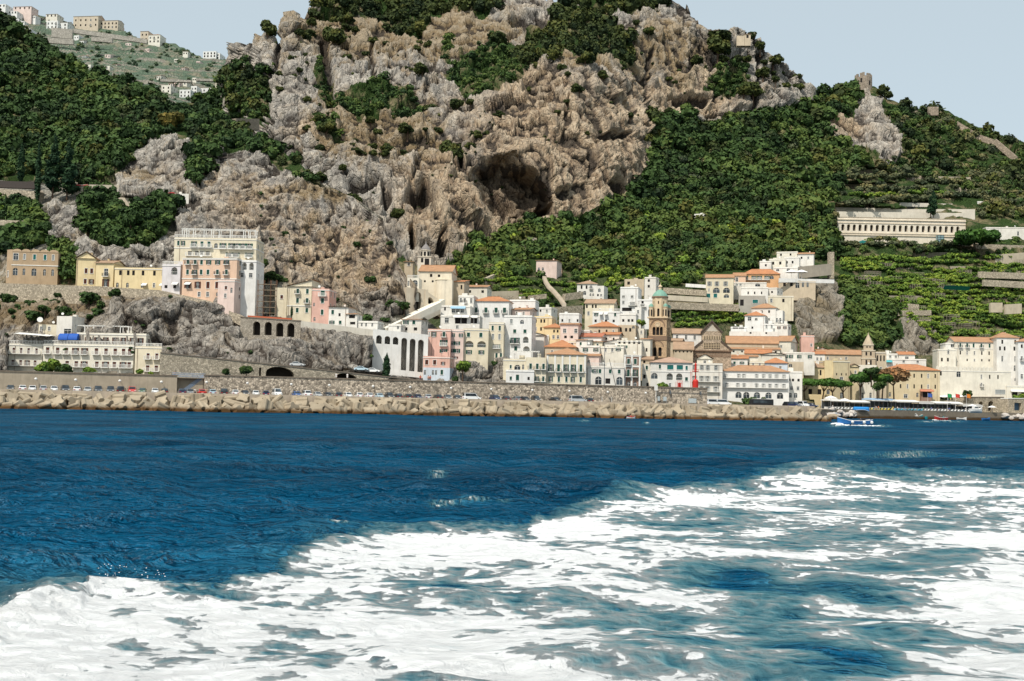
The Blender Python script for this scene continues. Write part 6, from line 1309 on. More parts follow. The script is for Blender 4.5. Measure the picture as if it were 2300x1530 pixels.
pil(e3, g3, [1403, 1418.5, 1436], 799, 869, 869)
H('pale house with green window squeezed behind the brown striped house', 1347, 1400, 778, 808, 'pale', [(784, [1342, 1388], 6, 8, 'g'), (786, [1360, 1375], 5, 8, 'w')], D=380, t=10)
H('cream block with roof loggia behind the brown house', 1386, 1440, 764, 800, 'pale', [(769, 5, 5, 7, 'x'), (779, [1390, 1402], 7, 6, 'g')], D=386, t=10)
H('wide white house with green glass bays and pink hipped roof', 1461, 1553, 815, 871, 'white', [(824, [1460, 1482], 5, 9, 'g'), (825, [1505, 1526], 14, 10, 't'), (826, [1541], 5, 9, 't'), (845, [1470], 15, 13, 'A'), (846, [1504, 1525], 14, 15, 'l'), (851, [1541], 6, 8, 'g'), (866, [1505], 5, 10, 'w')], ('hip', 13, tile((.55, .36, .26))), D=372, t=7, dep=13, bands=(835,), name='hotel', cat='hotel')
H('left white corner of the green-bayed house with small balcony', 1442, 1461, 818, 872, 'pale', [(826, [1452], 5, 9, 'g'), (846, [1447], 6, 9, 'x'), (864, [1454, 1445], 5, 8, 'z')], D=374, t=8, cornice=True)
# ---- orange roofs in the middle of the town
H('yellow house with orange hip roof in mid town', 1221, 1258, 736, 766, 'yellow', [(744, [1244, 1252], 4, 6, 'z'), (757, [1243, 1253], 5, 7, 'w')], ('hip', 10, TO), D=392, t=16)
H('white and peach house with pale blue awning, mid town', 1258, 1298, 729, 766, 'rose', [(731, [1264, 1274, 1285], 4, 5, 'z'), (743, [1268, 1293], 7, 9, 'w'), (757, [1270, 1284], 6, 6, 'x')], ('gab', 4, TT), D=390, t=10)
H('plain white cube house with three small windows above orange roofs', 1256, 1300, 703, 728, 'white', [(720, [1263, 1279, 1297], 4, 6, 'z')], D=410, t=10)
H('broad low house under a long orange roof behind the cream hotel', 1224, 1292, 780, 800, 'sand', [(790, [1240, 1275], 5, 6, 'w')], ('hip', 17, TO), D=376, t=8, dep=14)
H('small house with red-orange pitched roof mid town', 1304, 1350, 757, 782, 'white', [(768, [1315, 1330], 5, 6, 'z')], ('gab', 9, tile((.50, .17, .09))), D=392, t=16)
H('grey-walled house under a bright orange hipped roof', 1323, 1387, 734, 760, 'sand', [(744, [1346, 1362, 1377], 4, 7, 'z'), (751, [1332], 4, 6, 'w')], ('hip', 12, TO), D=402, t=14)
H('crumbling pale stone house beside the bright orange roof', 1388, 1427, 730, 760, 'sand', [(741, [1394, 1406, 1415], 5, 8, 'x'), (735, [1422], 6, 6, 'a')], D=405, t=14, cornice=False)
H('white house with tilted tile roof in front of the ruin', 1356, 1390, 770, 790, 'white', [(780, [1365, 1380], 4, 5, 'z')], ('shedr', 9, TO), D=388, t=10)
H('white roof-terrace house among the orange roofs', 1305, 1346, 776, 800, 'white', [(786, [1315, 1338], 6, 8, 'g')], D=380, t=12)
H('small house with orange roof left of the bell tower', 1439, 1460, 762, 800, 'pale', [(786, [1443, 1452], 4, 8, 'z')], ('shed', 5, TT), D=393, t=12)
H('low tile-roofed house at the foot of the bell tower', 1437, 1466, 808, 822, 'sand', [(813, [1447], 5, 6, 'z')], ('gab', 7, TB), D=384, t=8)
# ---- upper centre
H('white villa with arcaded ground floor and tan roof on the hill', 1296, 1340, 638, 672, 'white', [(645, [1306, 1317, 1327], 4, 8, 'z'), (658, [1302, 1313], 7, 9, 'a'), (662, [1326, 1332], 4, 6, 'A')], ('hip', 9, TB), t=12, name='villa', cat='villa')
H('white side wing of the hilltop villa with arched window', 1338, 1356, 642, 668, 'white', [(652, [1346], 6, 8, 'A'), (663, [1343, 1350], 4, 5, 'z')], D=515, t=16)
H('cream house with two tile gables above the mid town', 1314, 1378, 682, 716, 'cream', [(688, [1318, 1331, 1338], 4, 8, 'z'), (704, [1322, 1345], 5, 8, 'w')], ('gab', 11, TB), D=432, t=14)
H('white terrace row with slanted awnings, upper town', 1331, 1392, 699, 728, 'white', [(706, [1339, 1381], 5, 8, 'g'), (721, [1338, 1361, 1378], 5, 6, 'z')], D=424, t=12, aw=((1350, 702, 8, AWW), (1361, 702, 8, AWW)), balus=1)
H('white end house of the terrace row with pillared balcony', 1393, 1428, 704, 728, 'white', [(720, [1400, 1412, 1420], 5, 6, 'x')], D=422, t=12)
H('large white three-storey house with balconies left of the bell tower', 1393, 1432, 644, 706, 'white', [(666, [1400, 1419], 6, 5, 'z'), (679, [1400], 5, 7, 'w'), (682, [1420], 12, 7, 'w', 2), (695, [1408], 22, 8, 'x')], D=462, t=14, dep=11)
H('white lower house right beside the bell tower top', 1433, 1466, 672, 712, 'white', [(679, [1443], 5, 6, 'z'), (686, [1443], 9, 6, 'x', 2), (696, [1443], 10, 6, 'w'), (709, [1441], 6, 6, 'x')], D=458, t=14)
H('slim white tower house standing above the bell tower', 1448, 1472, 622, 660, 'white', [(630, [1457], 5, 6, 'z'), (643, [1457], 5, 6, 'z')], D=525, t=22, dep=6, name='tower_house')
H('ruined stone house shell on the slope left of the tower house', 1403, 1446, 627, 644, 'sand', [(636, [1412], 6, 7, 'x')], D=540, t=12, cornice=False)
# ---- right of the tower
H('narrow white house with pointed grey windows behind the beacon', 1554, 1621, 816, 895, 'white', [(826, [1560, 1576, 1589, 1607], 5, 10, 'q'), (851, [1560, 1576, 1589, 1607], 6, 12, 'q', 3), (874, [1560, 1576, 1589, 1607], 6, 12, 'q', 3)], D=418, t=10, dep=10, bands=(835,))
H('long white waterfront hotel with three balcony rows and tiled roof', 1622, 1769, 835, 895, 'white', [(845, [1631, 1660, 1671, 1699, 1714, 1728, 1742, 1758], 4, 9, 'q', 3), (866, [1634, 1658, 1672, 1699, 1714, 1728, 1742, 1758], 4, 9, 'q', 3), (888, [1677, 1700, 1660, 1725, 1750], 14, 14, 'a'), (888, [1743], 8, 8, 'x')], ('hip', 14, TT), D=420, t=9, dep=13, name='hotel', cat='hotel', bands=(855, 878))
H('white end block right of the long waterfront hotel', 1770, 1801, 834, 895, 'white', [(854, [1773, 1781, 1793], 5, 6, 'z'), (872, [1778, 1792], 6, 8, 'w'), (888, [1775, 1787], 8, 11, 'A')], D=424, t=10)
H('pale blue house with orange hip roof behind the long hotel', 1715, 1767, 816, 836, 'blue', [(825, [1730, 1752], 5, 6, 'w')], ('hip', 12, TO), D=440, t=14)
H('white terraced house with roof garden and dark windows', 1760, 1828, 791, 815, 'white', [(801, [1766, 1777, 1795, 1818], 5, 8, 'o')], D=462, t=10, dep=10)
H('stone house with two small arches under the roof garden house', 1767, 1804, 813, 836, 'sand', [(821, [1776], 8, 7, 'a'), (830, [1776], 8, 5, 'a')], D=452, t=10, cornice=False)
H('house with bright orange roof and dark chimneys behind blue house', 1675, 1730, 795, 808, 'pale', [(803, [1690, 1715], 4, 4, 'z')], ('gab', 10, TO), D=462, t=14)
H('low cream house wall with dark openings below the orange roof', 1610, 1700, 801, 824, 'pale', [(803, [1627, 1668, 1680], 6, 6, 'x')], ('shed', 6, TT), D=445, t=10)
H('pale gabled house right of the low cream walls', 1712, 1762, 797, 814, 'pale', [(801, [1726, 1752], 4, 7, 'x')], ('gabf', 5, TT), D=458, t=14)
H('rough stone cloister under a very long tiled roof', 1634, 1746, 772, 786, 'sand', [(774, 8, 4, 5, 'x')], ('gab', 18, TT), D=478, t=9, dep=14, name='cloister', cat='cloister')
H('lower tiled cloister walk in front of the long roof', 1640, 1750, 785, 797, 'pale', [(790, 6, 4, 4, 'x')], ('shed', 6, TT), D=470, t=9, dep=7, name='cloister', cat='cloister')
H('tan gable-ended hall with tile roof beside the long cloister', 1745, 1775, 767, 787, 'pale', [(778, [1755], 4, 5, 'w')], ('gab', 14, TT), D=486, t=24, dep=16, name='hall', cat='hall', side=0)
H('pink house peeping out right of the tan gable hall', 1800, 1828, 753, 786, 'pink', [(775, [1822], 4, 6, 'w')], D=496, t=10)
H('white house with orange roofs and square dark window on the slope', 1674, 1716, 709, 748, 'white', [(716, [1684], 8, 8, 'w'), (717, [1698], 6, 5, 'w'), (736, [1690], 4, 5, 'z')], ('hip', 10, TO), D=505, t=18)
H('tall white house under a tan pyramid roof on the slope', 1690, 1740, 692, 745, 'white', [(700, [1711, 1726], 4, 6, 'z'), (717, [1726, 1711], 4, 5, 'z'), (729, [1724, 1735], 4, 6, 'z')], ('hip', 11, TT), D=512, t=22, dep=9)
H('white stepped wing right of the pyramid-roofed house', 1741, 1757, 697, 750, 'white', [(701, [1747], 4, 7, 'w'), (719, [1745, 1752], 4, 9, 'w')], D=510, t=20, dep=8)
H('lower white block with pink windows below the pyramid roof', 1716, 1744, 727, 752, 'white', [(734, [1722, 1733], 4, 7, 'y'), (741, [1738], 4, 6, 'y')], D=500, t=16)
H('white corner block with small brown windows at the cliff edge', 1742, 1768, 727, 752, 'white', [(736, [1750, 1762], 4, 6, 'p')], D=498, t=24, dep=8)
H('low white terrace house with glass veranda beside the vineyard', 1642, 1676, 734, 750, 'white', [(737, [1652, 1665], 12, 4, 'x')], D=502, t=10)
H('white retaining block under the pyramid-roof houses', 1640, 1744, 745, 760, 'white', [(748, [1686, 1720], 4, 4, 'z')], D=494, t=10, cornice=False, clutter=0)
# ---- upper right hotels
H('cream hotel with two brown arched loggias, upper right town', 1586, 1646, 624, 672, 'cream', [(637, [1594, 1610, 1629], 5, 10, 'q'), (652, [1609, 1631], 15, 12, 'a'), (651, [1593], 3, 6, 'z'), (664, [1592, 1607], 8, 9, 't'), (665, [1631], 12, 8, 'a')], ('gab', 10, TT), D=538, t=12, dep=11, name='hotel', cat='hotel')
H('orange house with row of white-framed doors under tiled roof', 1670, 1749, 616, 634, 'orange', [(624, [1676, 1694, 1706, 1722], 6, 9, 'o', 3), (623, [1732], 10, 8, 'A')], ('hip', 13, TO), D=560, t=12)
H('peach link house between the cream hotel and orange house', 1648, 1674, 620, 640, 'peach', [(628, [1655], 6, 9, 'w')], ('gab', 9, TT), D=556, t=12)
H('narrow white facade with small shutters under the peach link house', 1647, 1720, 634, 650, 'white', [(639, [1656, 1664], 5, 5, 'y'), (640, [1701], 11, 7, 'a')], D=548, t=12, clutter=0)
H('plain long white house with three slit windows', 1666, 1724, 645, 664, 'white', [(658, [1681, 1695, 1710], 3, 6, 'z')], D=536, t=12)
H('white right half of the plain long house in shade', 1724, 1744, 646, 662, 'white', [(656, [1734], 4, 5, 'z')], D=536, t=30)
H('grey concrete undercroft below the plain white house', 1660, 1718, 664, 690, 'grey', [(677, [1696], 12, 8, 't'), (680, [1667], 8, 14, 'x')], D=532, t=10, cornice=False, clutter=0)
H('cream block with two narrow windows beside the cliff', 1719, 1781, 664, 697, 'cream', [(675, [1733, 1759], 5, 8, 'z')], D=534, t=10)
H('pale terrace restaurant with arched vaults on the cliff edge', 1750, 1830, 632, 652, 'sand', [(638, [1763, 1778], 6, 10, 'x'), (641, [1791], 9, 12, 'a'), (639, [1803, 1813], 5, 12, 'a')], D=556, t=10, balus=1, name='restaurant', cat='restaurant', clutter=0)
wall_line('balustrade_wall', 'long white parapet of the cliff terrace restaurant', 'parapet', (1750, 625, 554), (1874, 628, 560), 10, .6, plaster(C_['white']), H=1.9)
wall_line('terrace_wall', 'tall smooth retaining wall above the cliff restaurant terrace', 'retaining wall', (1788, 600, 575), (1868, 592, 590), 10, 3, plaster((.5, .43, .34)), H=6)
wall_line('terrace_wall', 'rough stone pillar wall at the right end of the cliff terrace', 'retaining wall', (1862, 566, 590), (1874, 566, 590), 10, 3, RUBBLE, H=14)
for a in [('stepped white house at the left of the hillside cluster', 1707, 1731, 586, 603, 'white', [(596, [1720], 4, 5, 'z')], ('flat',), 572), ('white cube house in the hillside cluster with two windows', 1762, 1794, 577, 600, 'white', [(589, [1768, 1780], 4, 6, 'z')], ('flat',), 578), ('pale top house of the hillside cluster with red awning', 1746, 1790, 565, 582, 'pale', [(572, [1755, 1775], 4, 5, 'x')], ('flat',), 590), ('cream stepped house in the middle of the hillside cluster', 1729, 1763, 581, 604, 'pale', [(591, [1737, 1752], 5, 7, 'x')], ('flat',), 575), ('small white house at the right of the hillside cluster', 1793, 1826, 571, 586, 'white', [(579, [1801, 1815], 4, 5, 'z')], ('gab', 5, TT), 586), ('low white garage-like house under the hillside cluster', 1740, 1790, 600, 612, 'white', [(606, [1748, 1770], 7, 6, 'a')], ('flat',), 566)]:
    H(a[0], *a[1:7], a[7], D=a[8], t=18, dep=8, group=None)
wall_line('terrace_wall', 'upper stone terrace wall left of the cream arched hotel', 'retaining wall', (1490, 646, 540), (1586, 652, 535), 10, 3, RUBBLE, H=2.8)
wall_line('terrace_wall', 'long lower stone terrace wall above the central vineyard', 'retaining wall', (1490, 678, 512), (1660, 684, 520), 10, 3, RUBBLE, H=3.2)
wall_line('terrace_wall', 'middle stone terrace wall with pale balustrade left of the hotel', 'retaining wall', (1482, 662, 528), (1590, 668, 528), 10, 3, plaster((.6, .53, .42)), H=2.4)
wall_line('balustrade_wall', 'white balustrade on the terrace left of the cream arched hotel', 'parapet', (1540, 637, 543), (1588, 640, 540), 10, .5, plaster(C_['white']), H=1.6)
# ---- right waterfront
H('yellow church hall with tiled roof and three slit windows', 1800, 1852, 826, 898, 'yellow', [(837, [1811, 1826, 1842], 4, 12, 'z'), (880, [1820, 1840], 8, 12, 'x')], ('hip', 14, TB), D=466, t=8, dep=12, name='church_hall', cat='hall')
H('tall ochre block with crowned parapet and small square windows', 1852, 1871, 810, 898, 'yellow', [(880, [1860], 7, 12, 'a')], D=464, t=10, dep=12, side=0, name='church', cat='church')
H('wide ochre church wall with three small windows', 1871, 1910, 810, 898, 'ochre', [(841, [1878, 1890, 1901], 3, 5, 'z'), (850, [1890], 8, 6, 'w'), (888, [1890], 7, 14, 'a')], D=464, t=-14, dep=12, side=0, name='church', cat='church')
H('ochre curved-gable church end beside the spire', 1908, 1929, 824, 898, 'ochre', [(836, [1921], 4, 6, 'z')], ('gabf', 6, TB), D=468, t=8, dep=10, name='church', cat='church', side=0)
H('tan tower block with tall windows right of the spire', 1966, 1990, 790, 896, 'sand', [(805, [1971, 1978, 1985], 3, 13, 'z'), (828, [1978], 5, 7, 'w')], D=478, t=8)
H('pale house between the yellow church and spire base', 1928, 1968, 820, 898, 'pale', [(850, [1940, 1955], 4, 8, 'z'), (888, [1938, 1955], 5, 12, 'a')], D=474, t=8, cornice=False)
H('long ochre palace with bright orange roof behind the umbrella pines', 1990, 2108, 832, 897, 'ochre', [(844, [2010, 2053, 2069, 2083, 2098], 3, 9, 'z'), (868, [2024, 2039, 2053, 2069, 2083, 2098], 3, 9, 'z'), (890, [2035], 8, 8, 'w'), (887, [2001, 2060], 5, 10, 'a')], ('hip', 14, TO), D=480, t=8, dep=16, name='palace', cat='palace')
H('shop front with red awning at the right of the ochre palace', 2070, 2092, 874, 896, 'brown', [(886, [2081], 16, 14, 'x')], D=476.5, t=6, dep=3, name='shop_front', cat='shop', clutter=0, aw=((2081, 875, 30, flat((.5, .2, .12), .8)),))
H('old church nave under a long orange roof behind the yellow church', 1838, 1936, 797, 814, 'sand', [(805, [1860, 1900], 4, 6, 'w')], ('gab', 12, TT), D=500, t=8, dep=14, name='nave', cat='church')
H('white gabled cottage left of the long orange nave roof', 1824, 1870, 790, 806, 'white', [(794, [1851], 4, 8, 'w')], ('gabf', 9, TO), D=508, t=10)
H('white terrace house with turquoise sunshades above the ochre palace', 1990, 2078, 806, 822, 'white', [(812, [2000, 2030, 2060], 5, 5, 'w')], D=505, t=8, aw=((1998, 810, 14, flat((.1, .42, .45), .8)),))
H('small white house with orange roof above the ochre palace', 2020, 2054, 797, 812, 'white', [(804, [2037], 8, 6, 'w')], ('gab', 7, TO), D=512, t=8)
H('white flat-roofed house at the left above the ochre palace', 1990, 2022, 794, 808, 'white', [(801, [2000, 2012], 5, 5, 'w')], D=514, t=8)
H('left stair tower of the big cream cliff hotel', 2107, 2146, 784, 832, 'pale', [(790, [2130], 4, 10, 'w'), (808, [2116, 2129], 4, 8, 'z')], D=512, t=6, name='hotel', cat='hotel')
H('white roof pavilion of the big cream cliff hotel', 2124, 2148, 770, 786, 'white', [(776, [2140], 9, 7, 'w')], D=516, t=6)
H('four-storey cream hotel with long tiled roof, far right', 2146, 2243, 769, 820, 'pale', [(776, [2158, 2173, 2187, 2204, 2222, 2237], 4, 9, 'g'), (793, [2158, 2173, 2189, 2205, 2221, 2237], 3, 8, 'z'), (809, [2173, 2189, 2205, 2221, 2237], 3, 5, 'z')], ('gab', 13, TT), D=514, t=4, dep=14, name='hotel', cat='hotel', bands=(783,))
e5, g5 = H('massive cream lower wall of the far-right hotel with wavy battlements', 2102, 2268, 832, 893, 'pale', [(840, [2115], 4, 10, 'z'), (841, [2154], 9, 13, 'A'), (846, [2204, 2222, 2240], 3, 9, 'z'), (864, [2204], 3, 8, 'z'), (879, [2245], 22, 10, 'y')], D=498, t=4, dep=15, name='hotel', cat='hotel', drop=8)
def merlons():
    m = MB(); k = g5['k']; q = plaster(C_['pale'])
    for i in range(15):
        x = g5['X'](2108+i*8.4); n = 6; m.prism([(x-.72, g5['h']+.003), (x-.72, g5['h']+1.2)]+[(x-.5+.2*j, g5['h']+1.2+.5*math.sin(math.pi*j/5)) for j in range(6)]+[(x+.72, g5['h']+1.2), (x+.72, g5['h']+.003)], .02, .4, q)
    m.build('battlements', e5)
merlons()
H('tall white hotel block with orange roof at the right edge', 2240, 2288, 759, 872, 'white', [(768, [2252, 2280], 4, 9, 'z'), (783, [2247, 2257, 2278], 4, 9, 'z'), (806, [2252, 2280], 4, 12, 'z'), (827, [2279], 5, 13, 'A'), (852, [2281], 6, 7, 'a')], ('hip', 14, TT), D=508, t=6, dep=14, name='hotel', cat='hotel')
H('white block cut by the right edge of the picture', 2288, 2350, 768, 880, 'white', [(778, [2296, 2320], 4, 8, 'z'), (806, [2296, 2320], 4, 10, 'w'), (846, [2296, 2320], 5, 10, 'w')], ('hip', 10, TT), D=504, t=4, dep=12, name='hotel', cat='hotel')
H('pale house with red and white awning under the far-right hotel', 2262, 2330, 866, 900, 'pale', [(885, [2280, 2300], 12, 8, 'x')], D=496, t=4, clutter=0, aw=((2290, 876, 40, AWW),))
# ---- hillside right
H('isolated small white house in the middle of the green hillside', 1560, 1582, 480, 503, 'white', [(490, [1569], 4, 7, 'z'), (500, [1572], 4, 4, 'z')], t=20, dep=6, D=float(main.depth(1571, 503))-10)
H('white house with long terrace beside the big umbrella pine', 2216, 2312, 510, 545, 'white', [(524, [2286], 4, 9, 'z'), (530, [2305, 2240], 5, 7, 'w')], D=690, t=6, name='villa', cat='villa')
H('small white hut on the terrace above the arcaded building', 2196, 2216, 452, 468, 'white', [(460, [2205], 4, 6, 'z')], t=10, dep=5)
H('pale hut with two arches below the umbrella pine', 2158, 2204, 546, 562, 'sand', [(556, [2177, 2190], 7, 8, 'a')], D=668, t=4, dep=5)
H('stone garden shed at the left of the terraces above the arcade', 1944, 1962, 452, 467, 'sand', [(462, [1953], 4, 6, 'x')], D=742, t=6, dep=4)
H('pale shed on the upper garden terrace behind the tall cypress', 2038, 2080, 456, 470, 'pale', [(464, [2050, 2066], 4, 4, 'w')], D=744, t=4, dep=5)
# ---- hotel cloister terrace, upper left
H('white chapel-like pavilion with arched window on the cloister terrace', 391, 424, 435, 457, 'white', [(447, [412], 9, 14, 'A'), (447, [397], 5, 12, 'A')], D=425, t=3, dep=6, name='pavilion', cat='pavilion', cornice=False, side=0)
wall_line('terrace_wall', 'cream terrace wall carrying the red parasols', 'retaining wall', (262, 443, 424), (392, 452, 422), 10, 4, plaster((.6, .53, .42)), H=3.5)
wall_line('terrace_wall', 'long stone wall of the upper garden walk at far left', 'retaining wall', (-60, 420, 436), (84, 430, 428), 10, 4, RUBBLE, H=5)
wall_line('terrace_wall', 'pale wall behind the cypress on the garden walk', 'retaining wall', (165, 414, 430), (268, 416, 426), 10, 3, plaster((.5, .44, .35)), H=4)
wall_line('pergola_walk', 'long dark vine-covered walk on the wall at far left', 'pergola', (-60, 404, 440), (84, 409, 432), 10, 2, flat((.06, .05, .045), .9), H=2.6)
wall_line('terrace_wall', 'square stone fort wall on the saddle between hill and cliff', 'retaining wall', (531, 266, 585), (583, 267, 600), 10, 4, stone((.3, .25, .19), 1.6, .3), H=6)
wall_line('terrace_wall', 'stepped pale garden wall at the left edge below the walk', 'retaining wall', (-60, 492, 408), (62, 496, 404), 10, 3, RUBBLE, H=2.2)

for a in [('low white house with red-brown roof below the ruin', 1352, 1390, 752, 772, 'white', [(761, [1362, 1378], 4, 5, 'z')], ('gab', 6, TO), 396), ('small white house left of the bright orange roof', 1299, 1324, 741, 760, 'white', [(750, [1306, 1316], 4, 6, 'g')], ('flat',), 399), ('cream flat-topped house between the orange roofs', 1262, 1298, 766, 784, 'cream', [(774, [1270, 1285], 5, 7, 'w')], ('flat',), 384), ('white cube above the cream hotel roof', 1294, 1318, 764, 786, 'white', [(772, [1304], 5, 7, 'g')], ('shed', 4, TT), 382),
 ('pale narrow house right of the crumbling stone house', 1424, 1446, 738, 766, 'pale', [(746, [1430, 1440], 4, 7, 'w')], ('flat',), 408), ('cream house with two green doors behind the white roof terrace', 1318, 1352, 768, 786, 'cream', [(776, [1328, 1342], 4, 8, 'g')], ('shed', 4, TT), 388), ('white house with dark loggia under the yellow box house', 1206, 1232, 752, 772, 'white', [(762, [1218], 9, 8, 'a')], ('flat',), 392),
 ('rose house tucked behind the white chimney terrace', 1150, 1190, 696, 714, 'rose', [(704, [1160, 1176], 4, 7, 'w')], ('gab', 5, TT), 408), ('low white store with flat roof above the kitchen gardens', 1204, 1238, 690, 706, 'white', [(698, [1214, 1228], 4, 5, 'z')], ('flat',), 430), ('white tower-like house at the right of the terrace row', 1426, 1440, 690, 716, 'white', [(700, [1433], 4, 7, 'w')], ('flat',), 440),
 ('sand house with tile roof left of the cathedral nave', 1506, 1530, 766, 790, 'sand', [(776, [1516], 4, 6, 'w')], ('gab', 6, TB), 440), ('white house with orange roof between cloister and blue house', 1640, 1678, 806, 826, 'white', [(815, [1650, 1666], 5, 6, 'g')], ('gab', 7, TO), 442), ('cream house with roof hut behind the long waterfront hotel', 1684, 1716, 812, 836, 'cream', [(820, [1692, 1706], 4, 7, 'w')], ('flat',), 441), ('white house with orange roof right of the garden-roof house', 1828, 1852, 796, 826, 'white', [(806, [1836, 1844], 4, 6, 'w')], ('gab', 6, TO), 482)]:
    H(a[0], *a[1:7], a[7], D=a[8], t=12+(a[1] % 9), dep=8)
# ================================================================ CHURCHES, TOWERS, FAR VILLAGE
BRK = stone((.60, .42, .26), 3.2, .3, 'tower_stone'); BRKD = plaster((.24, .16, .11)); SANDST = plaster((.62, .49, .33)); COPPER = flat((.19, .36, .28), .6, name='majolica_tile'); CREAMW = plaster((.66, .58, .45))
def campanile():
    D = 402; k = D/F; t = empty('bell_tower', P(1476, 806, D), -rad(20), 'brown stone cathedral bell tower with green tiled dome and corner turrets', 'bell tower')
    w = 40*k/math.cos(rad(20)); d = w*.92; z = lambda y: (806-y)*k
    def stage(y0, y1, ww, holes, nm, mat, off=0.):
        m = MB(); a = ww/2; o = (w-ww)/2; fr = [(h[0], h[1], z(h[2]), z(h[3]), True, .7) for h in holes]
        m.facade(-a, a, z(y0), z(y1), fr, mat, y=o)
        for s in (1, -1): m.facade(-a, a, z(y0), z(y1), fr, mat, T=lambda x, y, q, s=s: (s*(a-y), (x if s == 1 else -x)+w/2, q))
        m.face([(a, w-o, z(y0)), (-a, w-o, z(y0)), (-a, w-o, z(y1)), (a, w-o, z(y1))], mat); m.face([(-a, o, z(y1)), (a, o, z(y1)), (a, w-o, z(y1)), (-a, w-o, z(y1))], mat)
        b = m.build(nm, t)
        for h in fr:
            q = MB(); q.face([(h[0], o+.7, h[2]), (h[1], o+.7, h[2]), (h[1], o+.7, h[3]), (h[0], o+.7, h[3])], DARK); q.build('bell_opening', b)
            q = MB(); q.face([(a-.7, h[0]+w/2, h[2]), (a-.7, h[1]+w/2, h[2]), (a-.7, h[1]+w/2, h[3]), (a-.7, h[0]+w/2, h[3])], DARK); q.build('bell_opening', b)
        return b
    m = MB(); m.box(-w/2, w/2, 0, w, -8, z(803), BRK); m.build('plinth', t)
    def belt(y, h, e_, mat, nm='string_course'):
        m = MB(); m.box(-w/2-e_, w/2+e_, -e_, w+e_, z(y)-h/2, z(y)+h/2, mat); m.build(nm, t)
    b1 = stage(803, 764.5, w*.99, [(-1.55, -.35, 800, 780), (.35, 1.55, 800, 780)], 'lower_stage', BRK)
    b2 = stage(754.5, 714.5, w*.95, [(-1.85, -.75, 752.5, 734), (-.55, .55, 752.5, 734), (.75, 1.85, 752.5, 734)], 'upper_stage', BRK)
    belt(759.5, 9.5*k, .14, BRKD); belt(713, 3*k, .35, SANDST, 'cornice'); belt(804, 2*k, .25, BRKD)
    for bb, zz, hw, o in ((b1, 779, 2.0, .02), (b2, 733, 2.4, .12)):
        for sd in range(2):
            m = MB(); n = 10; zc = z(zz)
            for i in range(n):
                a0, a1 = math.pi*i/n, math.pi*(i+1)/n; R0, R1 = hw, hw+.32
                m.face([(-R0*math.cos(a0), -.06, zc+R0*math.sin(a0)), (-R0*math.cos(a1), -.06, zc+R0*math.sin(a1)), (-R1*math.cos(a1), -.06, zc+R1*math.sin(a1)), (-R1*math.cos(a0), -.06, zc+R1*math.sin(a0))], BRKD)
            ob = m.build('arch_moulding', bb)
            if sd: ob.rotation_euler = (0, 0, math.pi/2); ob.location = (w/2+.0, w/2, 0)
    m = MB(); m.lathe([(.9, 0), (.9, .1), (.62, .14), (.62, .05), (.2, .05)], SANDST, 14); o = m.build('oculus', b2, (0, .12, z(729))); o.rotation_euler = (math.pi/2, 0, 0)
    # crown: octagonal drum with arches, four domed turrets, big green dome and lantern
    c = (0, w/2); R = w*.415; m = MB(); n = 8
    for i in range(n):
        a0, a1 = 2*math.pi*(i+.5)/n, 2*math.pi*(i+1.5)/n; p, q = Vector((R*math.cos(a0), R*math.sin(a0)+w/2, 0)), Vector((R*math.cos(a1), R*math.sin(a1)+w/2, 0)); L = (q-p).length; u = (q-p)/L; nr = Vector((-u.y, u.x, 0))
        m.facade(0, L, z(712), z(667), [(L*.3, L*.7, z(710), z(692), True, .6), (L*.4, L*.6, z(682), z(675), True, .4)], SANDST, T=lambda x, y, zz, p=p, u=u, nr=nr: tuple(p+u*x+nr*y+Vector((0, 0, zz))))
    dr = m.build('drum', t); m = MB(); m.lathe([(R*.82, z(711)), (R*.82, z(668))], DARK, 8, c, math.pi/8); m.build('drum_core', dr)
    m = MB(); m.lathe([(R*.9, z(667)), (R*1.07, z(667)+.05), (R*1.07, z(664)), (R*.95, z(663.8))], BRKD, 16, c); m.build('cornice', dr)
    m = MB(); m.lathe([(R*1.02, z(664)+.02), (R*.93, z(660)), (R*.72, z(655)), (R*.42, z(650.5)), (R*.2, z(648))], COPPER, 16, c); m.build('dome', t)
    m = MB(); m.lathe([(R*.2, z(648.3)), (R*.2, z(642)), (R*.3, z(641.5)), (R*.26, z(640.5)), (R*.1, z(637.5)), (.08, z(636)), (.05, z(630))], SANDST, 10, c); m.build('lantern', t)
    for sx in (-1, 1):
        for sy in (-1, 1):
            tc = (sx*w*.385, w/2+sy*w*.385); r = w*.125; m = MB()
            m.lathe([(r, z(711.5)), (r, z(690)), (r*1.12, z(689.8)), (r*1.12, z(688.5))], SANDST, 10, tc); tu = m.build('turret', t)
            m = MB(); m.lathe([(r*1.05, z(688.5)+.02), (r*.95, z(685.5)), (r*.6, z(682.5)), (.05, z(680.5))], COPPER, 10, tc); m.build('turret_dome', tu)
            m = MB()
            for j in range(5):
                a = 2*math.pi*j/5-1.2; x, y = tc[0]+r*1.01*math.cos(a), tc[1]+r*1.01*math.sin(a); m.box(x-.22, x+.22, y-.12, y+.12, z(709), z(695), DARK)
            m.build('turret_openings', tu)
campanile()
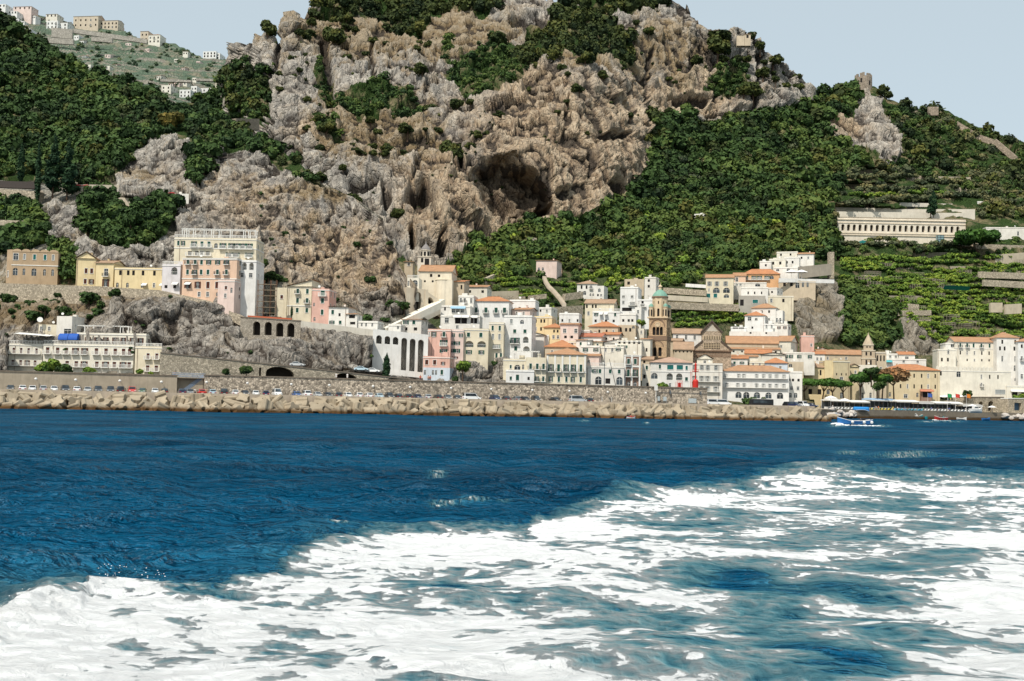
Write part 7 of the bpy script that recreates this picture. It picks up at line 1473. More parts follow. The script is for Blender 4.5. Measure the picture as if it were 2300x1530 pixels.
def cathedral():
    D = 440; k = D/F; t = empty('cathedral', P(1598, 800, D), -rad(8), 'brown patterned cathedral front with steep dark gable and lattice arches', 'cathedral'); Z = lambda y: (800-y)*k; X = lambda x: (x-1598)*k
    m = MB(); zt = Z(747); BR = stone((.52, .41, .3), 2.2, .5)
    m.face([(X(1576), 0, -6), (X(1620), 0, -6), (X(1620), 0, Z(746)), (X(1598), 0, Z(723)), (X(1576), 0, Z(746))], BR)
    for s, a in ((1, 1620), (-1, 1576)): m.face([(X(a), 0, -6), (X(a), 9, -6), (X(a), 9, Z(746)), (X(a), 0, Z(746))], BR)
    w = m.build('facade', t)
    m = MB(); m.face([(X(1584), -.03, Z(744)), (X(1612), -.03, Z(744)), (X(1598), -.03, Z(728))], plaster((.55, .5, .42))); m.build('mosaic', w)
    m = MB()
    for s in (-1, 1): m.bar((0, -.3, Z(720.5)), (s*24.5*k, -.3, Z(747)), .9, flat((.10, .075, .06), .8), .5); m.face([(0, -.4, Z(721)), (s*24*k, -.4, Z(746.5)), (s*24*k, 10, Z(746.5)), (0, 10, Z(721))], TB)
    m.build('gable_roof', t); m = MB(); m.box(-.08, .08, -.1, .1, Z(720), Z(714), IRON); m.box(-.45, .45, -.1, .1, Z(717.5), Z(717), IRON); m.build('cross', t)
    m = MB()
    for i in range(11): x = X(1580+i*3.7); m.box(x-.16, x+.16, -.12, -.005, Z(763), Z(754), SANDST); m.box(x+.2, x+.42, -.05, -.005, Z(762.5), Z(755), DARK)
    m.build('blind_arcade', w)
    m = MB(); m.face([(X(1555), -2.4, Z(786)), (X(1641), -2.4, Z(786)), (X(1620), -2.4, Z(768)), (X(1576), -2.4, Z(768))], BR); m.box(X(1555), X(1641), -2.4, 0, -6, Z(786), BR, 't'); p = m.build('porch', t)
    m = MB()
    for s in (-1, 1): m.bar((s*20*k, -2.5, Z(766)), (s*45*k, -2.5, Z(787)), .7, flat((.10, .075, .06), .8), .5); m.face([(s*20*k, -2.5, Z(766)), (s*45*k, -2.5, Z(787)), (s*45*k, 0, Z(787)), (s*20*k, 0, Z(766))], TB)
    m.box(X(1552), X(1644), -2.9, -2.405, Z(790), Z(787.5), BRKD); m.build('porch_roof', p)
    m = MB(); m.box(X(1580), X(1616), -2.43, -2.405, Z(784), Z(771), DARK)
    for i in range(11): x = X(1580+i*3.6); m.box(x-.08, x+.08, -2.55, -2.44, Z(784), Z(771), SANDST)
    for y in (774, 777.5, 781): m.box(X(1580), X(1616), -2.54, -2.45, Z(y)-.07, Z(y)+.07, SANDST)
    m.build('lattice_screen', p)
    m = MB()
    for y in (792, 795.5, 799, 802): m.box(X(1556), X(1640), -2.47, -2.405, Z(y)-.16, Z(y)+.16, BRKD)
    m.build('striped_courses', p)
cathedral()
H('white cathedral nave side with grey windows and tiled roof', 1512, 1576, 750, 775, 'white', [(758, [1521, 1541, 1560], 5, 9, 'w')], ('gab', 13, TB), D=448, t=6, dep=12, name='cathedral_nave', cat='church', cornice=False)
H('low tan stone chapel between bell tower and cathedral front', 1514, 1556, 786, 806, 'sand', [(790, 5, 3, 4, 'x'), (778, [1526], 5, 6, 'w')], ('gab', 19, TB), D=430, t=8, dep=10, name='chapel', cat='chapel', side=0)
H('small tile-roofed porch gable in front of the cathedral', 1566, 1600, 806, 822, 'pale', [(814, [1583], 6, 8, 'w')], ('gabf', 10, TT), D=425, t=8, dep=8, name='porch', cat='porch', side=0)
def left_church():
    t = empty('church', P(969, 672, 412), -rad(6), 'cream hillside church with tall nave, round apse shapes and tile roof', 'church'); D = 412; k = D/F; Z = lambda y: (672-y)*k; X = lambda x: (x-969)*k; PL = plaster((.75, .67, .53))
    m = MB(); hs = [(X(1015)-9.8, X(1015)-9.0, Z(622), Z(616), False, .3), (X(1003)-4.7, X(1003)-3.9, Z(622), Z(616), False, .3)]
    hs = [(X(967)-.45, X(967)+.45, Z(622), Z(615), False, .3), (X(985)-.45, X(985)+.45, Z(622), Z(616), False, .3), (X(953)-.35, X(953)+.35, Z(634), Z(629), True, .3), (X(971)-.35, X(971)+.35, Z(634), Z(629), True, .3)]
    m.facade(X(940), X(1014), -6, Z(616)+1.0, hs, PL); a, b = X(940), X(1014); zt = Z(616)+1.0
    for x in (a, b): m.face([(x, 0, -6), (x, 12, -6), (x, 12, zt), (x, 6, zt+3), (x, 0, zt)], PL)
    n = m.build('nave', t)
    for h in hs: q = MB(); q.face([(h[0], .3, h[2]), (h[1], .3, h[2]), (h[1], .3, h[3]), (h[0], .3, h[3])], DARK); q.build('window', n)
    o = roof_mesh('gab', b-a, 12, 2.9, TT).build('roof', t, ((a+b)/2, 0, zt+.17))
    m = MB(); m.lathe([(3.2, -6), (3.2, Z(630)), (3.4, Z(630)+.1), (3.4, Z(629)), (0, Z(626))], PL, 18, (X(997), 0.5)); m.build('apse', t)
    m = MB(); m.box(X(995), X(1018), -2.4, 0.5, -6, Z(630), PL); m.build('side_chapel', t)
    # bell tower with octagonal dome
    bt = (X(943), 9.); m = MB(); r = 15.5*k; WHS = plaster((.70, .63, .52))
    m.box(bt[0]-r, bt[0]+r, bt[1]-r, bt[1]+r, -2, Z(591), WHS); m.box(bt[0]-r-.2, bt[0]+r+.2, bt[1]-r-.2, bt[1]+r+.2, Z(571.5), Z(570), WHS); m.box(bt[0]-r+.02, bt[0]+r-.02, bt[1]-r+.02, bt[1]+r-.02, Z(590.9), Z(571.6), WHS); tw = m.build('bell_tower', t)
    m = MB(); m.lathe([(11.5*k, Z(569.9)), (11.5*k, Z(556)), (13*k, Z(555.5)), (13*k, Z(554))], WHS, 8, bt, math.pi/8); m.build('belfry', tw); m = MB(); m.lathe([(12*k, Z(553.9)), (10.5*k, Z(550)), (6*k, Z(544)), (2*k, Z(540)), (1.2*k, Z(536)), (.05, Z(533))], flat((.24, .22, .21), .8), 12, bt); m.build('dome', tw)
    for dx, y0, y1, hw in ((-5, 584, 574, .45), (4, 590, 575, .5), (9, 590, 575, .4)): m = MB(); m.box(bt[0]+dx*k-hw, bt[0]+dx*k+hw, bt[1]-r-.015, bt[1]-r+.01, Z(y0), Z(y1), DARK); m.build('tower_window', tw)
    for i in range(8):
        a = math.pi*2*i/8; m = MB(); m.box(-.06, .06, -.42, .42, Z(568), Z(558.5), DARK); q = m.build('belfry_opening', tw, (bt[0]+11*k*math.cos(a), bt[1]+11*k*math.sin(a), 0), a)
left_church()
wall_line('church_porch', 'tall cream church substructure with one big and one small dark arch', 'church porch', (913, 645, 398), (962, 651, 402), 10, 9, plaster((.66, .57, .44)), [(936.5, 7, 656, 695, True), (966-24, .1, 660, 661, True)], dep=3, H=10)
wall_line('church_porch', 'sloping church stair wall with low dark arch', 'church porch', (956, 652, 401), (992, 678, 404), 10, 6, plaster((.66, .57, .44)), [(966, 6.5, 669, 686, True)], dep=2.5, H=6)
H('church loggia with blue-glazed arch at the left of the nave', 914, 941, 624, 646, 'pale', [(636, [932], 12, 14, 'A'), (637, [917], 4, 12, 'A')], D=401, t=4, dep=7, balus=1, name='church_loggia', cat='church', side=0, cornice=False)
H('small tile-roofed sacristy left of the church bell tower', 908, 927, 588, 604, 'sand', [(594, [918], 6, 6, 'w')], ('shed', 4, TT), D=424, t=4, dep=5, name='sacristy', cat='house', side=0)
H('ochre church annex with orange roof right of the nave', 1016, 1042, 633, 668, 'sand', [(645, [1036], 4, 10, 'x')], ('shed', 9, TO), D=414, t=10, dep=9, name='church_annex', cat='church')
def spire():
    D = 476; k = D/F; t = empty('bell_tower', P(1951, 822, D), -rad(14), 'pale little bell tower with pointed stone spire above umbrella pines', 'bell tower'); Z = lambda y: (822-y)*k; PL = plaster((.52, .42, .30)); w = 30*k
    def st(y0, y1, hw, nm, op):
        m = MB(); m.box(-hw, hw, 3-hw, 3+hw, Z(y0), Z(y1), PL); o = m.build(nm, t); m = MB(); m.box(-hw-.2, hw+.2, 3-hw-.2, 3+hw+.2, Z(y1)+.003, Z(y1)+.4, CREAMW); m.build('cornice', o)
        for x in op: m = MB(); m.box(x-.35, x+.35, 3-hw-.012, 3-hw+.1, Z(y0)+1.0, Z(y1)-.4, DARK); m.build('bell_opening', o)
    st(900, 806.3, 2.75, 'base_stage', (-.9, .9)); st(804, 788.3, 2.55, 'middle_stage', (-.9, .9)); st(786, 775.6, 1.95, 'upper_stage', (-.6, .6))
    m = MB(); m.lathe([(2.3, Z(774)), (.15, Z(749.5)), (.22, Z(748.5)), (.05, Z(746))], PL, 6, (0, 3)); m.build('spire', t)
spire()
def castle():
    D = 925; k = D/F; t = empty('castle_tower', P(1939, 206, D), 0, 'ruined round stone watchtower with broken battlements on the ridge', 'tower'); ST = stone((.34, .28, .22), 1.0, .35); m = MB(); n = 22; R = 19*k; h = 38*k; r = random.Random(2)
    for i in range(n):
        a0, a1 = 2*math.pi*i/n, 2*math.pi*(i+1)/n; top = h+((-2.6 if (i % 3 == 1) else 0)+r.uniform(-.7, .7)); p, q = (R*math.cos(a0), R*math.sin(a0)), (R*math.cos(a1), R*math.sin(a1)); pi, qi = (p[0]*.8, p[1]*.8), (q[0]*.8, q[1]*.8); b, c = (p[0]*1.06, p[1]*1.06), (q[0]*1.06, q[1]*1.06)
        m.face([(*b, -12), (*c, -12), (*q, top), (*p, top)], ST); m.face([(*p, top), (*q, top), (*qi, top), (*pi, top)], ST); m.face([(*pi, top), (*qi, top), (*qi, 2), (*pi, 2)], ST); m.face([(*p, top), (*pi, top), (*pi, 2), (*p, 2)], ST); m.face([(*q, top), (*qi, top), (*qi, 2), (*q, 2)], ST)
    m.build('drum', t)
    for a, z in ((-2.1, h*.45), (-1.1, h*.3)): m = MB(); m.box(-.7, .7, -.06, .5, z, z+3.4, DARK); m.build('breach', t, (R*1.03*math.cos(a), R*1.03*math.sin(a), 0), a+math.pi/2)
    m = MB(); m.lathe([(R*1.12, -3), (R*1.12, -1.6), (R*1.04, -1.4)], ST, 22); m.build('base_ring', t)
    RS = stone((.36, .29, .22), .8, .4)
    for a, b, hh, lab in (((2032, 247, 905), (2062, 249, 905), 3, 'crumbling low fort wall on the ridge right of the watchtower'), ((2085, 240, 905), (2108, 240, 905), 7, 'broken stone bastion on the right ridge'), ((2150, 272, 890), (2200, 302, 880), 5, 'upper stretch of the ruined wall descending the right ridge'), ((2200, 302, 880), (2245, 318, 872), 5, 'middle stretch of the ruined wall descending the right ridge'), ((2236, 312, 868), (2284, 352, 855), 6, 'lower stretch of the ruined wall descending the right ridge')):
        wall_line('ruined_wall', lab, 'ruined wall', a, b, 0, 2, RS, H=hh)
    for x0, x1, y, D_, lab in ((1655, 1672, 76, 842, 'small ruined chapel wall on the summit shoulder'), (1672, 1686, 73, 842, 'tiny summit pavilion with tiled roof beside the lone pine')): H(lab, x0, x1, y+4, 88, 'sand', [(82, [(x0+x1)/2], 5, 7, 'x')], ('hip', 3, TT) if x0 > 1660 else ('flat',), D=D_, t=5, dep=5, name='ruin', cat='ruin', cornice=False, clutter=0)
castle()
def cemetery():
    D = 700; wall_line('arcaded_monument', 'long cream arcaded building with a row of dark arches on the hill', 'arcaded building', (1881, 488, D), (2169, 494, D+8), 0, 8, plaster((.82, .73, .60)), [(1893+13*i, 3.7, 503.5+.26*i, 518+.26*i, True) for i in range(21)], cap=plaster((.50, .40, .29)), dep=1.6, H=17)
    for i, (a, b, h, lab) in enumerate([((1876, 466, 722), (2000, 468, 722), 3.0, 'upper white terrace parapet above the arcade, left part'), ((1878, 475, 714), (2190, 479, 720), 4.2, 'long white step above the arcaded building'), ((2000, 470, 722), (2190, 470, 726), 3.0, 'upper white terrace parapet above the arcade, right part'), ((2020, 455, 736), (2140, 458, 738), 2.5, 'highest pale garden wall above the arcade')]): wall_line('terrace_wall', lab, 'terrace wall', a, b, 0, 2, plaster((.70, .64, .54)), H=h)
    k = D/F
    for y, e_, nm in ((491.5, .55, 'upper_cornice'), (499, .3, 'lower_cornice'), (521.5, .35, 'sill_course'), (526, .5, 'base_course')):
        wall_line('moulding', ['wide top cornice of the arcaded building', 'thin moulding above the dark arches', 'sill band right below the dark arches', 'base band under the arcaded front'][[491.5, 499, 521.5, 526].index(y)], 'moulding', (1880, y, D-e_), (2170, y+6*.9, D+8-e_), 0, .5, plaster((.76, .65, .5)), H=.5)
    t = empty('lift_shaft', P(2113, 552, 690), 0, 'glazed blue-green lift shaft on the front of the arcaded building', 'lift shaft'); m = MB(); h = 24*690/F; w = 7.2*690/F; m.box(-w, w, 0, 3, 0, h, flat((.22, .34, .36), .15, spec=.6, name='glazing')); m.build('glazing', t); m = MB()
    for i in range(6): m.box(-w-.08, w+.08, -.12, -.004, h*i/5-.1, h*i/5+.1, IRON)
    for x in (-w, 0, w): m.box(x-.1, x+.1, -.14, -.005, -.2, h+.2, IRON)
    m.build('frame', t)
    H('tiny chapel gable at the left end of the arcade', 1864, 1881, 506, 530, 'sand', [(515, [1872], 4, 7, 'a')], ('gabf', 6, TB), D=694, t=4, dep=6, name='chapel', cat='chapel', side=0)
    for a, b, h, lab in (((1880, 573, 655), (2050, 578, 660), 3.5, 'long ochre retaining wall under the arcaded building, left'), ((2050, 568, 662), (2180, 566, 670), 4.0, 'pale retaining wall under the arcaded building, right'), ((1898, 380, 800), (2000, 382, 800), 4.5, 'top pale terrace wall below the castle rock'), ((2035, 394, 790), (2180, 398, 795), 4, 'long terrace wall right of the castle rock'), ((1898, 414, 775), (2010, 412, 775), 4, 'terrace wall under the top one, left side'), ((2230, 406, 790), (2265, 410, 790), 4, 'short terrace wall at the right of the olive groves'), ((2140, 420, 780), (2200, 424, 780), 3.5, 'short pale terrace wall in the olive groves'), ((2235, 572, 650), (2320, 566, 655), 12, 'tall pale quarry-like wall at the right edge'), ((2190, 548, 665), (2320, 552, 672), 4, 'long terrace wall right of the umbrella pine'), ((2200, 610, 625), (2320, 614, 628), 3.5, 'upper vineyard wall at right edge'), ((2210, 628, 612), (2320, 634, 615), 3.5, 'second vineyard wall at right edge'), ((2000, 698, 572), (2092, 697, 574), 2.6, 'grey stone vineyard wall in the middle of the vines'), ((2022, 715, 566), (2090, 716, 567), 3, 'lower stone vineyard wall with two ledges'), ((1932, 679, 585), (1990, 681, 586), 2.5, 'dark topped vineyard wall at left of the vines'), ((2225, 680, 580), (2252, 680, 580), 5, 'pale square water tank wall in the vines'), ((2258, 684, 578), (2295, 682, 578), 5, 'second pale water tank wall further right in the vines'), ((2040, 682, 583), (2064, 684, 583), 3.5, 'small stone hut wall amid the vines'), ((1918, 636, 610), (1936, 640, 610), 5, 'pale stone corner wall at the left of the vineyard'), ((1180, 530, 610), (1230, 540, 612), 2.6, 'short pale wall at the cave foot'), ((1090, 626, 530), (1122, 612, 538), 5, 'ruined stone garden wall below the wood'), ((1095, 655, 492), (1165, 653, 498), 3.5, 'upper pale kitchen garden wall'), ((1110, 664, 482), (1180, 666, 486), 2.5, 'middle kitchen garden wall'), ((1190, 664, 485), (1228, 660, 488), 2, 'white low wall in the kitchen garden'), ((1245, 690, 452), (1310, 686, 462), 4, 'long grey garden wall above the white cube house'), ((1270, 660, 490), (1310, 655, 496), 3, 'stone garden wall by the hillside stairs'), ((1262, 560, 600), (1282, 552, 603), 3, 'overgrown pale wall above the hillside villa')):
        wall_line('terrace_wall', lab, 'terrace wall', a, b, 0, 2, RUBBLE if 'pale' not in lab else plaster((.52, .45, .34)), H=h)
    ST = plaster((.58, .5, .4))
    t = empty('hill_stairs', P(1268, 682, 470), 0, 'long pale stair climbing the garden slope to the pink villa', 'stairs'); o0 = P(1268, 682, 470); m = MB(); pts = [(1268, 682, 470), (1258, 667, 480), (1245, 652, 492), (1232, 640, 505), (1226, 630, 520), (1222, 620, 538)]
    for a, b in zip(pts, pts[1:]):
        p, q = P(*a)-o0, P(*b)-o0
        for i in range(8): s = p+(q-p)*((i+.5)/8); m.box(s.x-.8, s.x+.8, s.y-1.0, s.y+1.2, s.z-1.6, s.z-.1, ST)
    m.build('flight', t)
    VB = flat((.30, .26, .2), .9, name='pole'); r = random.Random(5)
    # chestnut pole trellises on the vineyard terraces
    first = None
    for i in range(46):
        px, py = r.uniform(1915, 2290), r.uniform(592, 775)
        if px < np.interp(py, [588, 640, 690, 778], [1905, 1900, 2020, 2070]): continue
        if first is None:
            m = MB()
            for x in range(6):
                for y in (0, 2.2): m.bar((x*1.3, y, -1), (x*1.3, y, 2.3), .13, VB)
            for z in (1.3, 2.2): m.bar((0, 0, z), (6.5, 0, z), .11, VB); m.bar((0, 2.2, z), (6.5, 2.2, z), .11, VB)
            first = o = m.build('vine_trellis')
        else: o = first.copy(); link(o)
        o.location = Vector(main.at(px, py).tolist())+Vector((0, -1.2, 0)); o.rotation_euler = (0, 0, r.uniform(-.15, .15)); s = r.uniform(.8, 1.25); o.scale = (s, 1, 1); tag(o, 'grey pole trellis standing among the vines on the right-hand hillside', 'trellis', 'vine trellises on the terraces')
    rw = random.Random(12)
    for y in (598, 618, 642, 664, 690, 722, 744, 762):
        x = np.interp(y, [588, 640, 690, 778], [1905, 1900, 2020, 2080])+rw.uniform(0, 40)
        while x < 2290:
            x1 = x+rw.uniform(35, 80); D0, D1 = float(main.depth(x, y))-2.5, float(main.depth(x1, y))-2.5
            wall_line('terrace_wall', 'low dry-stone wall holding up one step of the vine terraces on the right', 'terrace wall', (x, y, D0), (x1, y+rw.uniform(-2, 2), D1), 0, 1.2, RUBBLE, H=rw.uniform(1.3, 2.2), group='dry-stone walls of the vine terraces'); x = x1+rw.uniform(25, 90)
    m = MB(); NT = flat((.02, .20, .18), .9, name='netting'); m.face([(0, 0, 0), (14, .5, -.3), (14, -2, 1.6), (0, -2.5, 2.0)], NT); tag(m.build('netting', None, Vector(main.at(2114, 658).tolist())+Vector((0, -3, 1.5))), 'turquoise shade netting stretched over the vines', 'netting')
    for px, py, lab in ((1603, 562, 'turquoise tarpaulin lying in the green hillside wood'), (1935, 552, 'green tarpaulin below the arcaded building')):
        m = MB(); m.prism([(-2.6, 0), (2.6, 0), (1.6, 1.3), (0, 1.9), (-1.8, 1.2)], 0, 3, NT); tag(m.build('tarpaulin', None, Vector(main.at(px, py).tolist())+Vector((0, -3, 1.5))), lab, 'tarpaulin')
cemetery()
# ---- village on the far hill
VL = [(162, 222, 36, 63, 'sand', ('gab', 5, TB), 'large sand-coloured monastery with stepped roof on the far ridge', 5), (222, 266, 46, 66, 'sand', ('gab', 3, TT), 'long lower monastery wing running down the far ridge', 5), (253, 266, 54, 68, (.5, .12, .06), ('flat',), 'small red house at the end of the far monastery', 1), (314, 333, 70, 94, 'sand', ('hip', 4, TT), 'left tower of the pale villa on the far ridge', 2), (332, 360, 78, 98, 'pale', ('hip', 6, TT), 'pale two-storey villa with orange roof on the far ridge', 3), (455, 486, 115, 130, 'white', ('flat',), 'long white house alone at the right of the far ridge', 4), (484, 494, 119, 134, 'white', ('flat',), 'small white annex of the lone far ridge house', 1), (103, 130, 46, 66, 'white', ('flat',), 'white house with red-roofed dormers left of the monastery', 3), (128, 152, 50, 68, 'white', ('gab', 5, TT), 'white gabled house just left of the monastery', 2), (38, 68, 64, 83, 'white', ('flat',), 'white three-window house on the far left slope', 3), (12, 38, 58, 68, 'rose', ('gab', 5, TO), 'low pink house with orange roof on the far left slope', 2), (102, 129, 32, 42, 'pale', ('hip', 5, TT), 'small villa on the skyline left of the monastery', 3), (28, 72, 15, 25, 'rose', ('hip', 4, TO), 'wide pink villa at the top left skyline', 4), (-4, 13, 9, 21, 'white', ('flat',), 'white house cut by the left edge on the skyline', 2), (16, 39, 25, 35, 'white', ('flat',), 'white cottage under the top left pink villa', 3), (210, 248, 79, 90, 'white', ('flat',), 'long white wall-like house under the monastery', 4), (361, 384, 191, 210, 'pale', ('flat',), 'pale square house in the valley hamlet, leftmost', 2), (402, 428, 201, 220, 'white', ('flat',), 'white lower house in the valley hamlet', 3), (428, 442, 193, 212, 'white', ('flat',), 'narrow white house in the middle of the valley hamlet', 2), (442, 484, 198, 214, 'white', ('flat',), 'wide white balcony house in the valley hamlet', 4), (483, 503, 185, 202, 'cream', ('gab', 3, TT), 'cream house with dark window at the right of the hamlet', 1), (400, 420, 184, 194, 'pale', ('gab', 4, TT), 'small tile-roofed house above the valley hamlet', 2), (188, 204, 145, 155, 'pale', ('flat',), 'small pale hut beside the far terraces', 1), (220, 247, 148, 161, 'pale', ('flat',), 'pale farmhouse with blue awning on the far terraces', 2)]
for x0, x1, yt, yb, col, rf, lab, n in VL:
    D = float(far.depth((x0+x1)/2, min(yb+2, 330)))-8; c = C_[col] if isinstance(col, str) else col; c = tuple(.86*a+.14*b for a, b in zip(c, (.5, .56, .6)))  # wall colours greyed toward the haze, as a painted tint
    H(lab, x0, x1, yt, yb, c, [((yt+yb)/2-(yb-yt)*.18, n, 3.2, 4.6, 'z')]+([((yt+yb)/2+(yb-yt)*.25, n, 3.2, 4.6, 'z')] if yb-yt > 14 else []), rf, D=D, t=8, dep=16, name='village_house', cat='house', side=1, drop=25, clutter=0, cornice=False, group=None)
for a, b, h, lab in (((116, 62, 1280), (163, 66, 1280), 11, 'tall stone bastion wall left of the monastery'), ((163, 64, 1290), (330, 88, 1290), 5, 'long retaining wall under the far monastery'), ((205, 82, 1250), (252, 86, 1250), 5, 'short wall under the long white far house'), ((105, 84, 1230), (165, 88, 1230), 6, 'lower stone wall beneath the bastion on the far hill'), ((360, 178, 960), (430, 180, 960), 2, 'tan path wall above the valley hamlet'), ((440, 176, 970), (520, 179, 970), 2, 'tan terrace edge right of the valley hamlet')): wall_line('terrace_wall', lab, 'terrace wall', a, b, 0, 3, stone((.42, .39, .34), .7, .3), H=h)
rv = random.Random(31)
for i in range(26):
    px = rv.uniform(-20, 500); top = float(np.interp(px, far.px, far.ry)); py = top+rv.uniform(14, 95)
    if py > float(np.interp(px, left.px, left.ry))-2 or py > 200: continue
    w_ = rv.uniform(8, 14); h_ = rv.uniform(6, 10); D = float(far.depth(px, py))-8
    H('tiny pale house scattered among the olive terraces of the far hill', px, px+w_, py-h_, py, tuple(.86*a+.14*b for a, b in zip(C_[rv.choice(('white', 'white', 'pale', 'rose'))], (.5, .56, .6))), [(py-h_*.5, 2, 2.6, 3.4, 'z')], rv.choice((('flat',), ('gab', 3, TT), ('hip', 3, TT))), D=D, t=rv.uniform(0, 20), dep=9, name='village_house', cat='house', drop=25, clutter=0, cornice=False, group='small houses scattered on the far hill')  # same haze tint mixed into these wall colours
def pylon():
    t = empty('pylon', Vector(far.at(523, 172).tolist()), 0, 'thin steel lattice pylon on the saddle beside the cliff', 'pylon'); D = 1000; h = 52*float(far.depth(523, 172))/F; m = MB()
    for sx in (-1, 1):
        for sy in (-1, 1): m.bar((sx*2.4, sy*2.4, 0), (sx*.3, sy*.3, h), .28, METAL)
    for i in range(9):
        z0, z1 = h*i/9, h*(i+1)/9; a0, a1 = 2.4-2.1*i/9, 2.4-2.1*(i+1)/9; m.bar((-a0, -a0, z0), (a1, -a1, z1), .18, METAL); m.bar((a0, -a0, z0), (-a1, -a1, z1), .18, METAL)
    m.build('mast', t); m = MB()
    for z, L in ((h*.8, 3.2), (h*.9, 2.6)): m.bar((-L, 0, z), (L, 0, z), .22, METAL)
    m.build('cross_arms', t)
pylon()
# ================================================================ SINGLE TREES AND PEOPLE
def crown_mesh(name, lumps, M, leaf, seed, mat, ragged=.35):
    C = np.array([l[:3] for l in lumps], float); R = np.array([l[3] for l in lumps], float); Hh = np.array([l[4] for l in lumps], float); g = np.random.default_rng(seed)
    V, Fc, t = crowns(C, R, Hh, M, leaf, seed, np.clip(.5+.22*g.normal(size=len(R)), 0, 1), ragged=ragged); return npmesh(name, V, Fc, [mat], False, None, {'tint': t})
def tree(name, me, trunk, loc, label, group=None, s=1., cat='tree', rz=0.):
    t = empty(name, loc, rz, label, cat, group); t.scale = (s, s, s)
    if trunk: inst('trunk', trunk, t)
    inst('crown', me, t); return t
def trunk_mesh(paths):
    m = MB()
    for pts, rs in paths: m.tube(pts, rs, bark(), 7)
    return m.mesh('trunk', True)
LEAFU = leafmat((.016, .045, .012), (.07, .15, .028), 'umbrella_pine_leaf'); LEAFBR = leafmat((.10, .055, .025), (.26, .155, .075), 'dry_leaf'); LEAFC = leafmat((.006, .022, .012), (.028, .062, .026), 'cypress_leaf')
def umb(seed, w, h, th, mat, nb=5, flatk=.34):
    r = random.Random(seed); L = []; paths = []; top = h-th*.5; lean = r.uniform(-.8, .8)
    fork = h*.42; paths.append(([(0, 0, -2), (lean*.3, 0, h*.2), (lean*.7, 0, fork)], [.34, .28, .24]))
    n = 20
    for i in range(n):
        a = r.random()*6.28; q = math.sqrt(r.random())*.8; x, y = lean+w/2*q*math.cos(a), w/2*q*.85*math.sin(a); L.append((x, y, top+th*.22*(1-q*q)-.12*th+r.uniform(-.1, .1)*th, w*.19*r.uniform(.8, 1.2), th*flatk*r.uniform(.8, 1.15)))
    for i in range(nb):
        a = 6.28*i/nb+r.uniform(-.3, .3); q = r.uniform(.35, .7); paths.append(([(lean*.7, 0, fork), (lean+w/2*q*.5*math.cos(a), w/2*q*.5*math.sin(a), fork+(top-fork)*.45), (lean+w/2*q*math.cos(a), w/2*q*math.sin(a), top-th*.1)], [.2, .14, .07]))
    return crown_mesh('crown', L, 150, .26, seed, mat, .3), trunk_mesh(paths)
def ump(px, pyb, pyt, wpx, thpx, D, seed, label, mat=LEAFU):
    k = D/F; me, tr = umb(seed, wpx*k*1.15, (pyb-pyt)*k, thpx*k, mat); tree('umbrella_pine', me, tr, P(px, pyb, D), label, None)
for a in [(1808, 902, 850, 62, 20, 452, 1, 'leftmost low umbrella pine before the yellow church'), (1847, 902, 850, 50, 20, 456, 2, 'second umbrella pine before the yellow church'), (1871, 904, 852, 48, 20, 450, 3, 'third umbrella pine before the yellow church'), (1895, 900, 856, 34, 16, 456, 4, 'rightmost small umbrella pine before the yellow church'), (1932, 898, 836, 42, 26, 460, 5, 'round-headed umbrella pine left of the tall dark pine'), (1981, 897, 840, 40, 22, 458, 6, 'umbrella pine right of the tall dark pine'), (2197, 606, 515, 84, 36, 655, 7, 'big lone umbrella pine on the hillside right of the arcade')]: ump(*a)
ump(2008, 896, 826, 62, 34, 462, 8, 'brown withered umbrella pine in front of the ochre palace', LEAFBR)
def conif(seed, h, w, mat, taper=1.0, n=26, base=.12):
    r = random.Random(seed); L = []
    for i in range(n):
        u = base+(1-base)*(i/n); q = (1-u)**taper; a = r.random()*6.28; d = w/2*q*r.uniform(.3, .75); L.append((d*math.cos(a), d*math.sin(a), h*u, max(.35, w*.24*q+.2)*r.uniform(.8, 1.2), h*.055*r.uniform(.8, 1.2)+.2))
    return crown_mesh('crown', L, 80, .3, seed, mat, .4), trunk_mesh([([(0, 0, -2), (0, 0, h*.9)], [.35, .08])])
def cyp(seed, h, w):
    n = 16; r = random.Random(seed); L = []
    for i in range(n): u = (i+.6)/n; q = min(1, (1.02-u)*2.6)**.8*min(1, .55+u*2); L.append((r.uniform(-.06, .06)*w, r.uniform(-.06, .06)*w, h*u, w*.5*q*r.uniform(.85, 1.12), h/n*1.25))
    return crown_mesh('crown', L, 90, .3, seed, LEAFC, .25), trunk_mesh([([(0, 0, -2), (0, 0, h*.8)], [.25, .08])])
for i, (px, yb, yt, w, D, lab) in enumerate([(867, 856, 795, 17, 343, 'tall dark cypress standing alone by the arched coast road'), (83, 458, 316, 14, 428, 'very tall slim cypress left of the cedars'), (46, 408, 322, 16, 440, 'broad dark cypress at the far left wood edge'), (2097, 482, 428, 15, 712, 'cypress rising behind the long arcaded building'), (2095, 562, 545, 4, 668, 'tiny young cypress below the lift shaft, left one'), (2101, 562, 547, 4, 668, 'tiny young cypress below the lift shaft, right one'), (655, 712, 686, 5, 368, 'small cypress at the corner of the stepped yellow house'), (1820, 235, 205, 5, 925, 'thin cypress in the notch right of the main cliff')]):
    k = D/F; me, tr = cyp(i, (yb-yt)*k, w*k); tree('cypress', me, tr, P(px, yb, D), lab)
for i, (px, yb, yt, w, D, lab) in enumerate([(118, 440, 300, 52, 426, 'tall dark cedar right of the slim cypress'), (150, 445, 310, 60, 428, 'second tall dark cedar with spreading branches'), (2090, 482, 440, 22, 711, 'dark conifer beside the cypress behind the arcade')]):
    k = D/F; me, tr = conif(i+3, (yb-yt)*k, w*k, LEAFC, .75); tree('cedar', me, tr, P(px, yb, D), lab)
